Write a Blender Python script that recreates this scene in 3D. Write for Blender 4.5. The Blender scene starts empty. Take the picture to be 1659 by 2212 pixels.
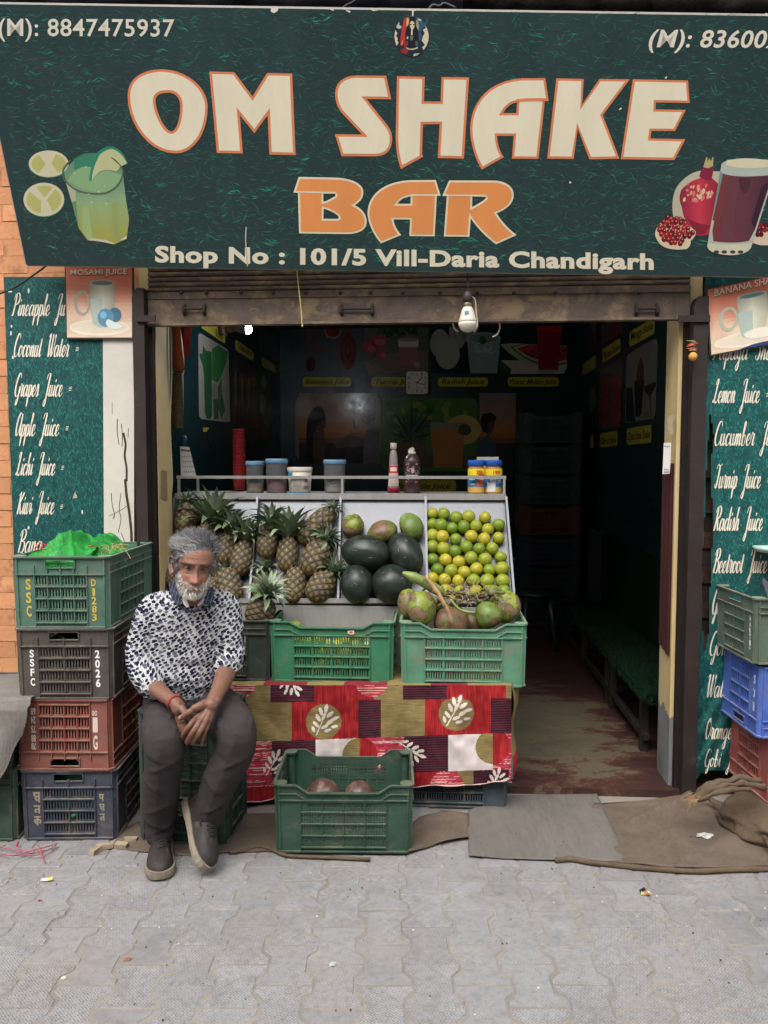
import bpy, bmesh, math, random
import numpy as np
from mathutils import Vector, Matrix, Euler, noise
from mathutils.geometry import tessellate_polygon
random.seed(11)
R = math.radians
scene = bpy.context.scene
col = scene.collection
# ------------------------------------------------------------------ camera
H = 1.48                       # lens height
PITCH = R(3.7)
F = 1662.0                     # focal length in units of a 1659 x 2212 picture
cam_d = bpy.data.cameras.new('camera')
cam = bpy.data.objects.new('camera', cam_d)
col.objects.link(cam)
cam.location = (0, 0, H)
cam.rotation_euler = (R(90) - PITCH, 0, 0)
cam_d.sensor_fit = 'VERTICAL'
cam_d.sensor_height = 36.0
cam_d.lens = 36.0 * F / 2212.0
cam_d.clip_start = 0.05
cam_d.clip_end = 400
scene.camera = cam
# ------------------------------------------------------------------ sky and sun (bright overcast)
SUN_EL, SUN_ROT = R(58), R(200)
world = bpy.data.worlds.new('World')
scene.world = world
world.use_nodes = True
wn = world.node_tree
bg = wn.nodes['Background']
sky = wn.nodes.new('ShaderNodeTexSky')
sky.sky_type = 'NISHITA'
sky.sun_disc = False
sky.sun_elevation = SUN_EL
sky.sun_rotation = SUN_ROT
sky.air_density = 1.0
sky.dust_density = 4.0
hs = wn.nodes.new('ShaderNodeHueSaturation')      # overcast: most of the blue is gone
hs.inputs['Saturation'].default_value = 0.32
wn.links.new(sky.outputs[0], hs.inputs['Color'])
wn.links.new(hs.outputs[0], bg.inputs['Color'])
bg.inputs['Strength'].default_value = 0.15
sun_d = bpy.data.lights.new('sun', 'SUN')
sun = bpy.data.objects.new('sun', sun_d)
col.objects.link(sun)
sun.location = (-2, -4, 9)
sun_d.energy = 0.65
sun_d.angle = R(60)
sun_d.color = (1.0, 0.96, 0.9)
sd = Vector((math.sin(SUN_ROT) * math.cos(SUN_EL), math.cos(SUN_ROT) * math.cos(SUN_EL), math.sin(SUN_EL)))
sun.rotation_euler = sd.to_track_quat('Z', 'Y').to_euler()
scene.view_settings.view_transform = 'Standard'
scene.view_settings.look = 'None'
scene.view_settings.gamma = 1.0
scene.view_settings.use_curve_mapping = False
scene.view_settings.exposure = 1.38
scene.cycles.max_bounces = 6
scene.cycles.diffuse_bounces = 4
scene.cycles.glossy_bounces = 3
scene.cycles.transmission_bounces = 6
scene.cycles.use_denoising = True
# ------------------------------------------------------------------ coordinates
CP, SP = math.cos(PITCH), math.sin(PITCH)
def ray(x, y):
 u, v = (x - 829.5) / F, -(y - 1106.0) / F
 return Vector((u, CP + v * SP, -SP + v * CP))
ANG = R(3.8)                   # the shop front stands turned by this much
ORG = Vector((0, 3.43, 0))
US = Vector((math.cos(ANG), -math.sin(ANG), 0))
VS = Vector((math.sin(ANG), math.cos(ANG), 0))
CAMP = Vector((0, 0, H))
def SH(u, v, z):               # shop coordinates -> world
 return ORG + US * u + VS * v + Vector((0, 0, z))
def hit(x, y, p, n):           # where the line of sight meets a plane
 d = ray(x, y)
 return CAMP + d * ((p - CAMP).dot(n) / d.dot(n))
def atv(x, y, v):              # on the plane v metres behind the shop front
 return hit(x, y, SH(0, v, 0), VS)
def atY(x, y, Y):
 return hit(x, y, Vector((0, Y, 0)), Vector((0, 1, 0)))
def gnd(x, y, z=0.0):
 return hit(x, y, Vector((0, 0, z)), Vector((0, 0, 1)))
def uvz(p):                    # world -> shop coordinates
 d = p - ORG
 return d.dot(US), d.dot(VS), p.z
# ------------------------------------------------------------------ materials
def lin(c):
 return tuple(((x / 255.0) / 12.92 if x <= 10 else (((x / 255.0) + 0.055) / 1.055) ** 2.4) for x in c[:3])
def nodes_of(m):
 m.use_nodes = True
 nt = m.node_tree
 return nt, nt.nodes, nt.links, nt.nodes['Principled BSDF']
def mixrgb(N, L, fac, a, b, mode='MIX'):
 mx = N.new('ShaderNodeMix')
 mx.data_type = 'RGBA'
 mx.blend_type = mode
 for sock, val in ((mx.inputs[0], fac), (mx.inputs[6], a), (mx.inputs[7], b)):
  if hasattr(val, 'links'):
   L.new(val, sock)
  elif isinstance(val, (int, float)):
   sock.default_value = val
  else:
   sock.default_value = (*val[:3], 1)
 return mx.outputs[2]
def math_n(N, L, op, a, b=0.0, clamp=False):
 n = N.new('ShaderNodeMath')
 n.operation = op
 n.use_clamp = clamp
 for i, val in enumerate((a, b)):
  if hasattr(val, 'links'):
   L.new(val, n.inputs[i])
  else:
   n.inputs[i].default_value = val
 return n.outputs[0]
def noise_n(N, L, vec, scale, detail=4, rough=0.6, dist=0.0):
 n = N.new('ShaderNodeTexNoise')
 n.inputs['Scale'].default_value = scale
 n.inputs['Detail'].default_value = detail
 n.inputs['Roughness'].default_value = rough
 n.inputs['Distortion'].default_value = dist
 if vec is not None:
  L.new(vec, n.inputs['Vector'])
 return n.outputs['Fac']
def ramp_n(N, L, fac, stops):
 r = N.new('ShaderNodeValToRGB')
 el = r.color_ramp.elements
 while len(el) < len(stops):
  el.new(0.5)
 for e, (p, c) in zip(el, stops):
  e.position = p
  e.color = (*c[:3], 1) if not isinstance(c, (int, float)) else (c, c, c, 1)
 L.new(fac, r.inputs[0])
 return r.outputs[0]
def coords(N, kind='Object', scale=None, rot=None, loc=None):
 tc = N.new('ShaderNodeTexCoord')
 out = tc.outputs[kind]
 if scale or rot or loc:
  mp = N.new('ShaderNodeMapping')
  N.id_data.links.new(out, mp.inputs['Vector'])
  if scale:
   mp.inputs['Scale'].default_value = scale
  if rot:
   mp.inputs['Rotation'].default_value = rot
  if loc:
   mp.inputs['Location'].default_value = loc
  out = mp.outputs[0]
 return out
def shifted(N, L, vec):        # each object gets its own place in the texture
 oi = N.new('ShaderNodeObjectInfo')
 sc = math_n(N, L, 'MULTIPLY', oi.outputs['Random'], 37.0)
 va = N.new('ShaderNodeVectorMath')
 va.operation = 'ADD'
 L.new(vec, va.inputs[0])
 L.new(sc, va.inputs[1])
 return va.outputs[0], oi
def mat(name, c, rough=0.6, var=0.18, scale=9.0, bump=0.0, bscale=70.0, metal=0.0, spec=0.4,
  dust=None, stain=None, stretch=None, rand=0.0, attr=False, sss=0.0):
 """dust: (colour, amount) settles on upward faces; stain: (colour, threshold, scale) patches."""
 m = bpy.data.materials.new(name)
 nt, N, L, P = nodes_of(m)
 vec = coords(N, 'Object', scale=stretch)
 vec, oi = shifted(N, L, vec)
 if attr:
  a = N.new('ShaderNodeAttribute')
  a.attribute_name = 'Col'
  base = a.outputs['Color']
 else:
  rgb = N.new('ShaderNodeRGB')
  rgb.outputs[0].default_value = (*lin(c), 1)
  base = rgb.outputs[0]
 n1 = noise_n(N, L, vec, scale, 6, 0.65)
 v = ramp_n(N, L, n1, [(0.28, 1 - var), (0.72, 1 + var)])
 if var:
  base = mixrgb(N, L, 1.0, base, v, 'MULTIPLY')
 if rand:
  rr = math_n(N, L, 'MULTIPLY_ADD', oi.outputs['Random'], rand * 2)
  rr.node.inputs[2].default_value = 1 - rand
  cr = N.new('ShaderNodeCombineColor')
  for k in range(3):
   L.new(rr, cr.inputs[k])
  base = mixrgb(N, L, 1.0, base, cr.outputs[0], 'MULTIPLY')
 if stain:
  n2 = noise_n(N, L, vec, stain[2], 8, 0.7, 0.4)
  f = ramp_n(N, L, n2, [(stain[1], 0.0), (min(stain[1] + 0.1, 1.0), 1.0)])
  if len(stain) > 3:
   f = math_n(N, L, 'MULTIPLY', f, stain[3])
  base = mixrgb(N, L, f, base, lin(stain[0]))
 if dust:
  g = N.new('ShaderNodeNewGeometry')
  sx = N.new('ShaderNodeSeparateXYZ')
  L.new(g.outputs['Normal'], sx.inputs[0])
  up = ramp_n(N, L, sx.outputs['Z'], [(0.25, 0.26), (0.75, 1.0)])
  n3 = noise_n(N, L, vec, 14.0, 5, 0.7)
  n3 = ramp_n(N, L, n3, [(0.3, 0.25), (0.7, 1.0)])
  f = math_n(N, L, 'MULTIPLY', math_n(N, L, 'MULTIPLY', up, n3), dust[1], True)
  base = mixrgb(N, L, f, base, lin(dust[0]))
 L.new(base, P.inputs['Base Color'])
 P.inputs['Metallic'].default_value = metal
 P.inputs['Specular IOR Level'].default_value = spec
 rn = ramp_n(N, L, n1, [(0.25, max(rough - 0.1, 0.02)), (0.75, min(rough + 0.1, 1))])
 L.new(rn, P.inputs['Roughness'])
 if bump:
  nb = noise_n(N, L, vec, bscale, 5, 0.6)
  b = N.new('ShaderNodeBump')
  b.inputs['Strength'].default_value = bump
  b.inputs['Distance'].default_value = 0.004
  L.new(nb, b.inputs['Height'])
  L.new(b.outputs[0], P.inputs['Normal'])
 if sss:
  P.inputs['Subsurface Weight'].default_value = sss
  P.inputs['Subsurface Radius'].default_value = (0.006, 0.003, 0.0015)
  P.inputs['Subsurface Scale'].default_value = 1.0
 return m
# ------------------------------------------------------------------ mesh builder
class MB:
 def __init__(s):
  s.v, s.f, s.c, s.mi = [], [], [], []
  s.col, s.m = None, 0
 def face(s, pts, colr=None):
  b = len(s.v)
  s.v += [tuple(p) for p in pts]
  s.f.append(tuple(range(b, b + len(pts))))
  s.c.append(colr or s.col)
  s.mi.append(s.m)
 def add(s, verts, faces, colr=None):
  b = len(s.v)
  s.v += [tuple(p) for p in verts]
  for f in faces:
   s.f.append(tuple(i + b for i in f))
   s.c.append(colr or s.col)
   s.mi.append(s.m)
 def box(s, x0, x1, y0, y1, z0, z1, M=None):
  vs = [Vector((x, y, z)) for z in (z0, z1) for x, y in ((x0, y0), (x1, y0), (x1, y1), (x0, y1))]
  if M is not None:
   vs = [M @ p for p in vs]
  s.add(vs, [(3, 2, 1, 0), (4, 5, 6, 7), (0, 1, 5, 4), (1, 2, 6, 5), (2, 3, 7, 6), (3, 0, 4, 7)])
 def sbox(s, u0, u1, v0, v1, z0, z1):      # a box in shop coordinates
  vs = [SH(u, v, z) for z in (z0, z1) for u, v in ((u0, v0), (u1, v0), (u1, v1), (u0, v1))]
  s.add(vs, [(3, 2, 1, 0), (4, 5, 6, 7), (0, 1, 5, 4), (1, 2, 6, 5), (2, 3, 7, 6), (3, 0, 4, 7)])
 def prism(s, poly, fn, d0, d1):           # outline (a,b) -> fn(a,b,d); counter-clockwise seen from d0 side
  n = len(poly)
  vs = [fn(a, b, d0) for a, b in poly] + [fn(a, b, d1) for a, b in poly]
  tri = tessellate_polygon([[Vector((a, b, 0)) for a, b in poly]])
  fs = [tuple(t) for t in tri] + [tuple(i + n for i in reversed(t)) for t in tri]
  fs += [(i, (i + 1) % n, (i + 1) % n + n, i + n) for i in range(n)]
  s.add(vs, fs)
 def tube(s, pts, rad, n=8, cap=True, flat=1.0, up=None):
  pts = [Vector(p) for p in pts]
  if isinstance(rad, (int, float)):
   rad = [rad] * len(pts)
  rings = []
  ref = Vector(up) if up else None
  for i, p in enumerate(pts):
   t = (pts[min(i + 1, len(pts) - 1)] - pts[max(i - 1, 0)]).normalized()
   if ref is None:
    ref = t.orthogonal().normalized()
   a = (ref - t * ref.dot(t))
   a = a.normalized() if a.length > 1e-6 else t.orthogonal().normalized()
   if not up:
    ref = a
   b = t.cross(a)
   rings.append([p + (a * math.cos(2 * math.pi * k / n) * flat + b * math.sin(2 * math.pi * k / n)) * rad[i] for k in range(n)])
  vs = [q for r in rings for q in r]
  fs = [(i * n + k, i * n + (k + 1) % n, (i + 1) * n + (k + 1) % n, (i + 1) * n + k)
   for i in range(len(pts) - 1) for k in range(n)]
  if cap:
   fs.append(tuple(reversed(range(n))))
   fs.append(tuple(range((len(pts) - 1) * n, len(pts) * n)))
  s.add(vs, fs)
 def lathe(s, prof, base, n=20, axis=None, cap=True):     # prof: [(radius, height)]
  M = Matrix.Translation(base)
  if axis is not None:
   M = M @ Vector(axis).to_track_quat('Z', 'Y').to_matrix().to_4x4()
  vs = [M @ Vector((r * math.cos(2 * math.pi * k / n), r * math.sin(2 * math.pi * k / n), h)) for r, h in prof for k in range(n)]
  fs = [(i * n + k, i * n + (k + 1) % n, (i + 1) * n + (k + 1) % n, (i + 1) * n + k)
   for i in range(len(prof) - 1) for k in range(n)]
  if cap:
   fs.append(tuple(reversed(range(n))))
   fs.append(tuple(range((len(prof) - 1) * n, len(prof) * n)))
  s.add(vs, fs)
 def grid(s, nu, nv, fn, flip=False, colfn=None):
  b = len(s.v)
  for j in range(nv + 1):
   for i in range(nu + 1):
    s.v.append(tuple(fn(i / nu, j / nv)))
  for j in range(nv):
   for i in range(nu):
    q = (b + j * (nu + 1) + i, b + j * (nu + 1) + i + 1, b + (j + 1) * (nu + 1) + i + 1, b + (j + 1) * (nu + 1) + i)
    s.f.append(tuple(reversed(q)) if flip else q)
    s.c.append(colfn((i + .5) / nu, (j + .5) / nv) if colfn else s.col)
    s.mi.append(s.m)
 def build(s, name, mats, parent=None, smooth=False, local=False, kind=None, base=None):
  me = bpy.data.meshes.new(name)
  off = Vector((0, 0, 0))
  if not local:
   if parent is not None:
    off = wloc(parent)
   elif base is not None:
    off = Vector(base)
   else:
    a = np.array(s.v)
    off = Vector(((a[:, 0].min() + a[:, 0].max()) / 2, (a[:, 1].min() + a[:, 1].max()) / 2, a[:, 2].min()))
  me.from_pydata([(x - off.x, y - off.y, z - off.z) for x, y, z in s.v], [], s.f)
  for m in (mats if isinstance(mats, (list, tuple)) else [mats]):
   me.materials.append(m)
  if any(s.mi):
   me.polygons.foreach_set('material_index', s.mi)
  if any(c is not None for c in s.c):
   ca = me.color_attributes.new('Col', 'FLOAT_COLOR', 'CORNER')
   arr = []
   for f, c in zip(s.f, s.c):
    c = lin(c) if c is not None else (0.5, 0.5, 0.5)
    arr += [c[0], c[1], c[2], 1.0] * len(f)
   ca.data.foreach_set('color', arr)
  if smooth:
   me.polygons.foreach_set('use_smooth', [True] * len(s.f))
  me.validate()
  me.update()
  o = bpy.data.objects.new(name, me)
  col.objects.link(o)
  if parent is not None:
   o.parent = parent
  elif not local:
   o.location = off
  if kind:
   o['kind'] = kind
  return o
def wloc(o):
 p = Vector(o.location)
 while o.parent:
  o = o.parent
  p = p + Vector(o.location)
 return p
def tag(o, label, cat, group=None):
 o['label'] = label
 o['category'] = cat
 if group:
  o['group'] = group
 return o
def thing(name, label, cat, loc=(0, 0, 0), group=None):
 o = bpy.data.objects.new(name, None)
 o.empty_display_size = 0.05
 col.objects.link(o)
 o.location = loc
 return tag(o, label, cat, group)
def copy_tree(o, parent=None):
 c = o.copy()
 col.objects.link(c)
 if parent is not None:
  c.parent = parent
 for ch in list(o.children):
  copy_tree(ch, c)
 return c
def smooth_by_angle(o, deg=40):
 me = o.data
 me.polygons.foreach_set('use_smooth', [True] * len(me.polygons))
 me.set_sharp_from_angle(angle=R(deg))
 return o
# ------------------------------------------------------------------ flat print: outlines, text, script
def path(p):
 """(x,y) line to, (cx,cy,x,y) quadratic, (ax,ay,bx,by,x,y) cubic."""
 out = []
 for q in p:
  if len(q) == 2:
   out.append(tuple(q))
  else:
   x0, y0 = out[-1]
   n = 10
   for i in range(1, n + 1):
    t = i / n
    if len(q) == 4:
     out.append(((1 - t) ** 2 * x0 + 2 * t * (1 - t) * q[0] + t * t * q[2],
        (1 - t) ** 2 * y0 + 2 * t * (1 - t) * q[1] + t * t * q[3]))
    else:
     out.append(((1 - t) ** 3 * x0 + 3 * t * (1 - t) ** 2 * q[0] + 3 * t * t * (1 - t) * q[2] + t ** 3 * q[4],
        (1 - t) ** 3 * y0 + 3 * t * (1 - t) ** 2 * q[1] + 3 * t * t * (1 - t) * q[3] + t ** 3 * q[5]))
 res = []
 for p_ in out:
  if not res or (abs(p_[0] - res[-1][0]) + abs(p_[1] - res[-1][1])) > 1e-4:
   res.append(p_)
 if abs(res[0][0] - res[-1][0]) + abs(res[0][1] - res[-1][1]) < 1e-4:
  res.pop()
 return res
def inset(poly, d):            # move an outline inwards by d (miter joins)
 n = len(poly)
 area = sum(poly[i][0] * poly[(i + 1) % n][1] - poly[(i + 1) % n][0] * poly[i][1] for i in range(n))
 sg = 1 if area > 0 else -1
 out = []
 for i in range(n):
  p0, p1, p2 = Vector(poly[i - 1]), Vector(poly[i]), Vector(poly[(i + 1) % n])
  a, b = (p1 - p0).normalized(), (p2 - p1).normalized()
  na, nb = Vector((-a.y, a.x)) * sg, Vector((-b.y, b.x)) * sg
  m = na + nb
  k = m.length_squared
  m = m * (2 / k) if k > 0.35 else (m.normalized() * 2.4 if k > 1e-6 else na)
  q = p1 + m * d
  out.append((q.x, q.y))
 return out
def ellipse(cx, cy, rx, ry, n=28, rot=0.0):
 c, s_ = math.cos(rot), math.sin(rot)
 return [(cx + rx * math.cos(t) * c - ry * math.sin(t) * s_, cy + rx * math.cos(t) * s_ + ry * math.sin(t) * c)
   for t in (2 * math.pi * i / n for i in range(n))]
def rrect(x0, y0, x1, y1, r, n=5):
 out = []
 for cx, cy, a0 in ((x1 - r, y1 - r, 0), (x0 + r, y1 - r, 90), (x0 + r, y0 + r, 180), (x1 - r, y0 + r, 270)):
  for i in range(n + 1):
   a = R(a0 + 90 * i / n)
   out.append((cx + r * math.cos(a), cy + r * math.sin(a)))
 return out
class Print(MB):
 """flat print on a surface; pos(x, y, lift) -> world."""
 STEP = 0.0005
 def __init__(s, pos):
  super().__init__()
  s.pos, s.layer = pos, 1.0
 def shape(s, loops, colr, layer=None):
  if loops and isinstance(loops[0][0], (int, float)):
   loops = [loops]
  lift = (layer if layer is not None else s.layer) * s.STEP
  flat = [p for l in loops for p in l]
  tri = tessellate_polygon([[Vector((x, y, 0)) for x, y in l] for l in loops])
  vs = [s.pos(x, y, lift) for x, y in flat]
  fs = []
  for t in tri:
   a, b, c = (flat[i] for i in t)
   cr = (b[0] - a[0]) * (c[1] - a[1]) - (c[0] - a[0]) * (b[1] - a[1])
   fs.append(tuple(t) if cr < 0 else tuple(reversed(t)))
  s.add(vs, fs, colr)
 def grad(s, poly, c0, c1, layer, n=12, axis=1, mid=None):
  lo, hi = min(p[axis] for p in poly), max(p[axis] for p in poly)
  def clip(pl, v, keep):
   out = []
   for i in range(len(pl)):
    a, b = pl[i - 1], pl[i]
    ia, ib = (a[axis] - v) * keep >= 0, (b[axis] - v) * keep >= 0
    if ia != ib:
     t = (v - a[axis]) / (b[axis] - a[axis])
     out.append((a[0] + (b[0] - a[0]) * t, a[1] + (b[1] - a[1]) * t))
    if ib:
     out.append(b)
   return out
  for i in range(n):
   q = clip(clip(poly, lo + (hi - lo) * i / n, 1), lo + (hi - lo) * (i + 1) / n, -1)
   if len(q) > 2:
    t = (i + .5) / n
    if mid is None:
     c = tuple(a * (1 - t) + b * t for a, b in zip(c0, c1))
    else:
     c = tuple(a * (1 - 2 * t) + b * 2 * t for a, b in zip(c0, mid)) if t < .5 else tuple(a * (2 - 2 * t) + b * (2 * t - 1) for a, b in zip(mid, c1))
    s.shape(q, c, layer)
 def text(s, txt, x0, x1, ybase, cap, colr, layer=2, bold=0.0, shear=0.0, slope=0.0, spacing=1.0, fit=True):
  cu = bpy.data.curves.new('t', 'FONT')
  cu.body = txt
  cu.offset = bold
  cu.shear = shear
  cu.space_character = spacing
  cu.resolution_u = 3
  ob = bpy.data.objects.new('t', cu)
  col.objects.link(ob)
  dg = bpy.context.evaluated_depsgraph_get()
  me = bpy.data.meshes.new_from_object(ob.evaluated_get(dg))
  bpy.data.objects.remove(ob)
  v = np.array([q.co[:] for q in me.vertices])
  if len(v) == 0:
   return
  a0, a1 = v[:, 0].min(), v[:, 0].max()
  sx = (x1 - x0) / (a1 - a0)
  sy = cap / 0.70
  vs = []
  for q in v:
   px = x0 + (q[0] - a0) * sx
   vs.append(s.pos(px, ybase - q[1] * sy + slope * (px - x0), layer * s.STEP))
  s.add(vs, [tuple(p.vertices) for p in me.polygons], colr)
  bpy.data.meshes.remove(me)
  bpy.data.curves.remove(cu)
 def stroke(s, pts, w, colr, layer=2, pen=None):
  """ribbon along pts; pen: (thin, thick) calligraphic widths as factors of w."""
  P_ = catmull(pts, 5) if len(pts) > 2 else [Vector(p) for p in pts]
  L_, Rr = [], []
  n = len(P_)
  for i, p in enumerate(P_):
   t = (P_[min(i + 1, n - 1)] - P_[max(i - 1, 0)])
   t = t.normalized() if t.length > 1e-9 else Vector((1, 0))
   ww = w
   if pen:
    k = max(0.0, min(1.0, (t.y + 0.25) / 0.9))     # y grows downwards: strokes going down are thick
    ww = w * (pen[0] + (pen[1] - pen[0]) * k)
    if i in (0, n - 1):
     ww *= 0.6
   nn = Vector((-t.y, t.x)) * ww * 0.5
   L_.append(p + nn)
   Rr.append(p - nn)
  b = len(s.v)
  for l, r in zip(L_, Rr):
   s.v.append(tuple(s.pos(l.x, l.y, layer * s.STEP)))
   s.v.append(tuple(s.pos(r.x, r.y, layer * s.STEP)))
  for i in range(n - 1):
   s.f.append((b + 2 * i, b + 2 * i + 1, b + 2 * i + 3, b + 2 * i + 2))
   s.c.append(colr)
   s.mi.append(s.m)
 def script(s, txt, x0, x1, ybase, cap, colr, layer=2, weight=0.30, outline=None):
  adv, strokes = 0.0, []
  for ch in txt:
   if ch == ' ':
    adv += 1.2
    continue
   st, a = GLYPH[ch]
   for q in st:
    strokes.append([(x + adv, y) for x, y in q])
   adv += a
  u = cap / 2.0
  k = (x1 - x0) / max(adv + 0.2, 0.1)
  i = 0
  for q in strokes:
   pts = [(x0 + x * k + y * u * 0.16, ybase - y * u) for x, y in q]
   if outline:
    s.stroke(pts, weight * u * 1.0 + 1.3, outline, layer + 0.01 * (i % 30), pen=(0.62, 1.0))
   s.stroke(pts, weight * u, colr, layer + 0.5 + 0.01 * (i % 30), pen=(0.42, 1.0))
   i += 1
def catmull(pts, n=6):
 P_ = [Vector(p) for p in pts]
 P_ = [P_[0] * 2 - P_[1]] + P_ + [P_[-1] * 2 - P_[-2]]
 out = []
 for i in range(1, len(P_) - 2):
  a, b, c, d = P_[i - 1:i + 3]
  for j in range(n):
   t = j / n
   out.append(0.5 * ((2 * b) + (c - a) * t + (2 * a - 5 * b + 4 * c - d) * t * t + (3 * b - a - 3 * c + d) * t ** 3))
 out.append(P_[-2])
 return out
BOWL = [(.75, .85), (.5, 1), (.2, .8), (.1, .4), (.25, .02), (.5, .15), (.75, .8)]
PCAP = [[(.38, 1.95), (.28, .9), (.12, .1), (-.12, .05)], [(0, 1.45), (.2, 1.92), (.7, 2.05), (1.0, 1.7), (.85, 1.2), (.45, 1.0)]]
CCAP = [(1.0, 1.6), (.85, 2), (.5, 1.9), (.2, 1.2), (.15, .5), (.4, .02), (.75, .1), (1.0, .4)]
GLYPH = {
 'a': ([BOWL, [(.78, 1), (.72, .35), (.8, .03), (1.0, .2)]], 1.0),
 'b': ([[(.1, .2), (.45, 1.6), (.4, 2), (.25, 1.7), (.2, .2), (.35, 0), (.6, .15), (.65, .6), (.5, .9), (.3, .75)]], .85),
 'c': ([[(.7, .8), (.55, 1), (.25, .85), (.12, .4), (.3, .02), (.55, .08), (.8, .35)]], .75),
 'd': ([BOWL, [(.95, 2), (.75, .4), (.82, .03), (1.02, .2)]], 1.0),
 'e': ([[(.1, .35), (.45, .5), (.6, .8), (.45, 1), (.2, .8), (.12, .35), (.3, .02), (.55, .08), (.8, .35)]], .75),
 'g': ([BOWL, [(.78, 1), (.7, 0), (.6, -.7), (.35, -.9), (.2, -.65), (.5, -.2), (1, .25)]], 1.0),
 'h': ([[(0, .2), (.4, 1.5), (.45, 1.95), (.3, 1.7), (.15, 0)], [(.18, .4), (.45, .95), (.62, .85), (.6, .2), (.7, .02), (.9, .25)]], .9),
 'i': ([[(0, .2), (.22, 1), (.2, .25), (.3, .02), (.5, .25)], [(.34, 1.5), (.30, 1.25)]], .48),
 'k': ([[(0, .2), (.4, 1.5), (.45, 1.95), (.3, 1.7), (.15, 0)], [(.2, .4), (.5, 1), (.6, .8), (.3, .5)], [(.3, .5), (.6, .05), (.9, .25)]], .85),
 'l': ([[(0, .2), (.4, 1.4), (.42, 1.95), (.28, 1.8), (.18, .3), (.3, .02), (.5, .25)]], .48),
 'm': ([[(0, .5), (.15, 1), (.12, 0)], [(.15, .5), (.4, 1), (.5, .8), (.45, 0)], [(.48, .5), (.75, 1), (.88, .8), (.83, .2), (.95, .02), (1.1, .25)]], 1.1),
 'n': ([[(0, .5), (.15, 1), (.12, 0)], [(.15, .5), (.45, 1), (.58, .8), (.53, .2), (.65, .02), (.85, .25)]], .83),
 'o': ([[(.45, 1), (.18, .85), (.1, .4), (.3, .02), (.58, .2), (.65, .65), (.45, 1), (.6, .8), (.9, .85)]], .8),
 'p': ([[(0, .5), (.18, 1), (.1, -.85)], [(.15, .6), (.4, 1), (.65, .8), (.6, .25), (.4, 0), (.2, .1)], [(.6, .3), (.7, .15), (.85, .2)]], .82),
 'r': ([[(0, .3), (.2, 1.1), (.25, .95), (.5, .95), (.42, .2), (.55, .02), (.75, .25)]], .72),
 's': ([[(0, .15), (.35, 1.1), (.5, .5), (.4, .05), (.15, .05)], [(.45, .1), (.6, .1), (.75, .25)]], .7),
 't': ([[(0, .2), (.3, 1.6), (.22, .3), (.35, .02), (.6, .25)], [(.02, 1.05), (.5, 1.12)]], .55),
 'u': ([[(0, .5), (.15, 1), (.12, .25), (.3, .02), (.55, .35), (.6, 1), (.58, .25), (.7, .02), (.9, .25)]], .88),
 'w': ([[(0, .5), (.15, 1), (.12, .25), (.3, .02), (.5, .35), (.55, 1), (.52, .25), (.7, .02), (.95, .4), (1.0, .95), (1.15, .9)]], 1.15),
 'y': ([[(0, .5), (.15, 1), (.12, .35), (.3, .1), (.55, .4), (.6, 1), (.55, 0), (.45, -.7), (.25, -.9), (.1, -.65), (.4, -.2), (.9, .25)]], .88),
 'P': (PCAP, 1.0),
 'J': ([[(.1, 1.45), (.3, 1.92), (.75, 2.0)], [(.75, 2.0), (.6, 1), (.45, -.3), (.25, -.85), (.05, -.6), (.4, -.1), (.9, .3)]], .85),
 'C': ([CCAP], 1.0),
 'G': ([CCAP, [(1.0, .9), (.9, 0), (.75, -.6), (.5, -.7), (.6, -.2)]], 1.1),
 'W': ([[(0, 1.7), (.25, 2), (.25, 1), (.35, .02), (.6, .6), (.8, 2), (.78, .8), (.9, .02), (1.2, .7), (1.35, 1.9), (1.25, 1.6)]], 1.4),
 'A': ([[(1.0, 1.8), (.6, 2), (.2, 1.4), (.12, .5), (.35, .02), (.7, .5), (1.0, 1.9)], [(1.0, 1.9), (.92, .5), (1.05, .02), (1.25, .3)]], 1.2),
 'L': ([[(.15, 1.5), (.3, 1.95), (.55, 1.95), (.48, 1.5), (.36, .8), (.22, .15), (-.02, .05), (.02, .25), (.3, .2), (.65, -.02), (.95, .3)]], .95),
 'K': ([[(.38, 1.95), (.25, .8), (.12, 0)], [(0, 1.6), (.35, 1.95)], [(1.0, 1.9), (.6, 1.3), (.3, 1.0)], [(.35, 1.05), (.65, .3), (.8, .02), (1.05, .3)]], 1.05),
 'B': ([[(.38, 1.95), (.28, .9), (.12, 0)], [(0, 1.45), (.2, 1.92), (.7, 2.05), (.95, 1.7), (.8, 1.25), (.45, 1.05), (.85, .95), (.95, .5), (.7, .02), (.3, .1)]], 1.1),
 'R': (PCAP + [[(.5, 1.0), (.7, .3), (.85, .02), (1.1, .3)]], 1.08),
 'T': ([[(0, 1.6), (.2, 2.0), (.6, 1.85), (1.0, 2.05)], [(.6, 1.9), (.5, .8), (.35, .1), (.1, .1), (.1, .4)]], .85),
 'O': ([[(.6, 2), (.2, 1.6), (.1, .7), (.35, .02), (.75, .4), (.9, 1.3), (.65, 1.95), (.45, 1.7), (.7, 1.6)]], 1.0),
 'S': ([[(.9, 1.7), (.7, 2), (.45, 1.7), (.55, 1.2), (.7, .7), (.5, .05), (.15, .1), (.1, .4)]], .9),
 '-': ([[(.1, .52), (.3, .53), (.65, .56)], [(.1, .66), (.3, .67), (.65, .70)], [(.1, .78), (.3, .80), (.65, .82)]], .8),
}
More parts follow.
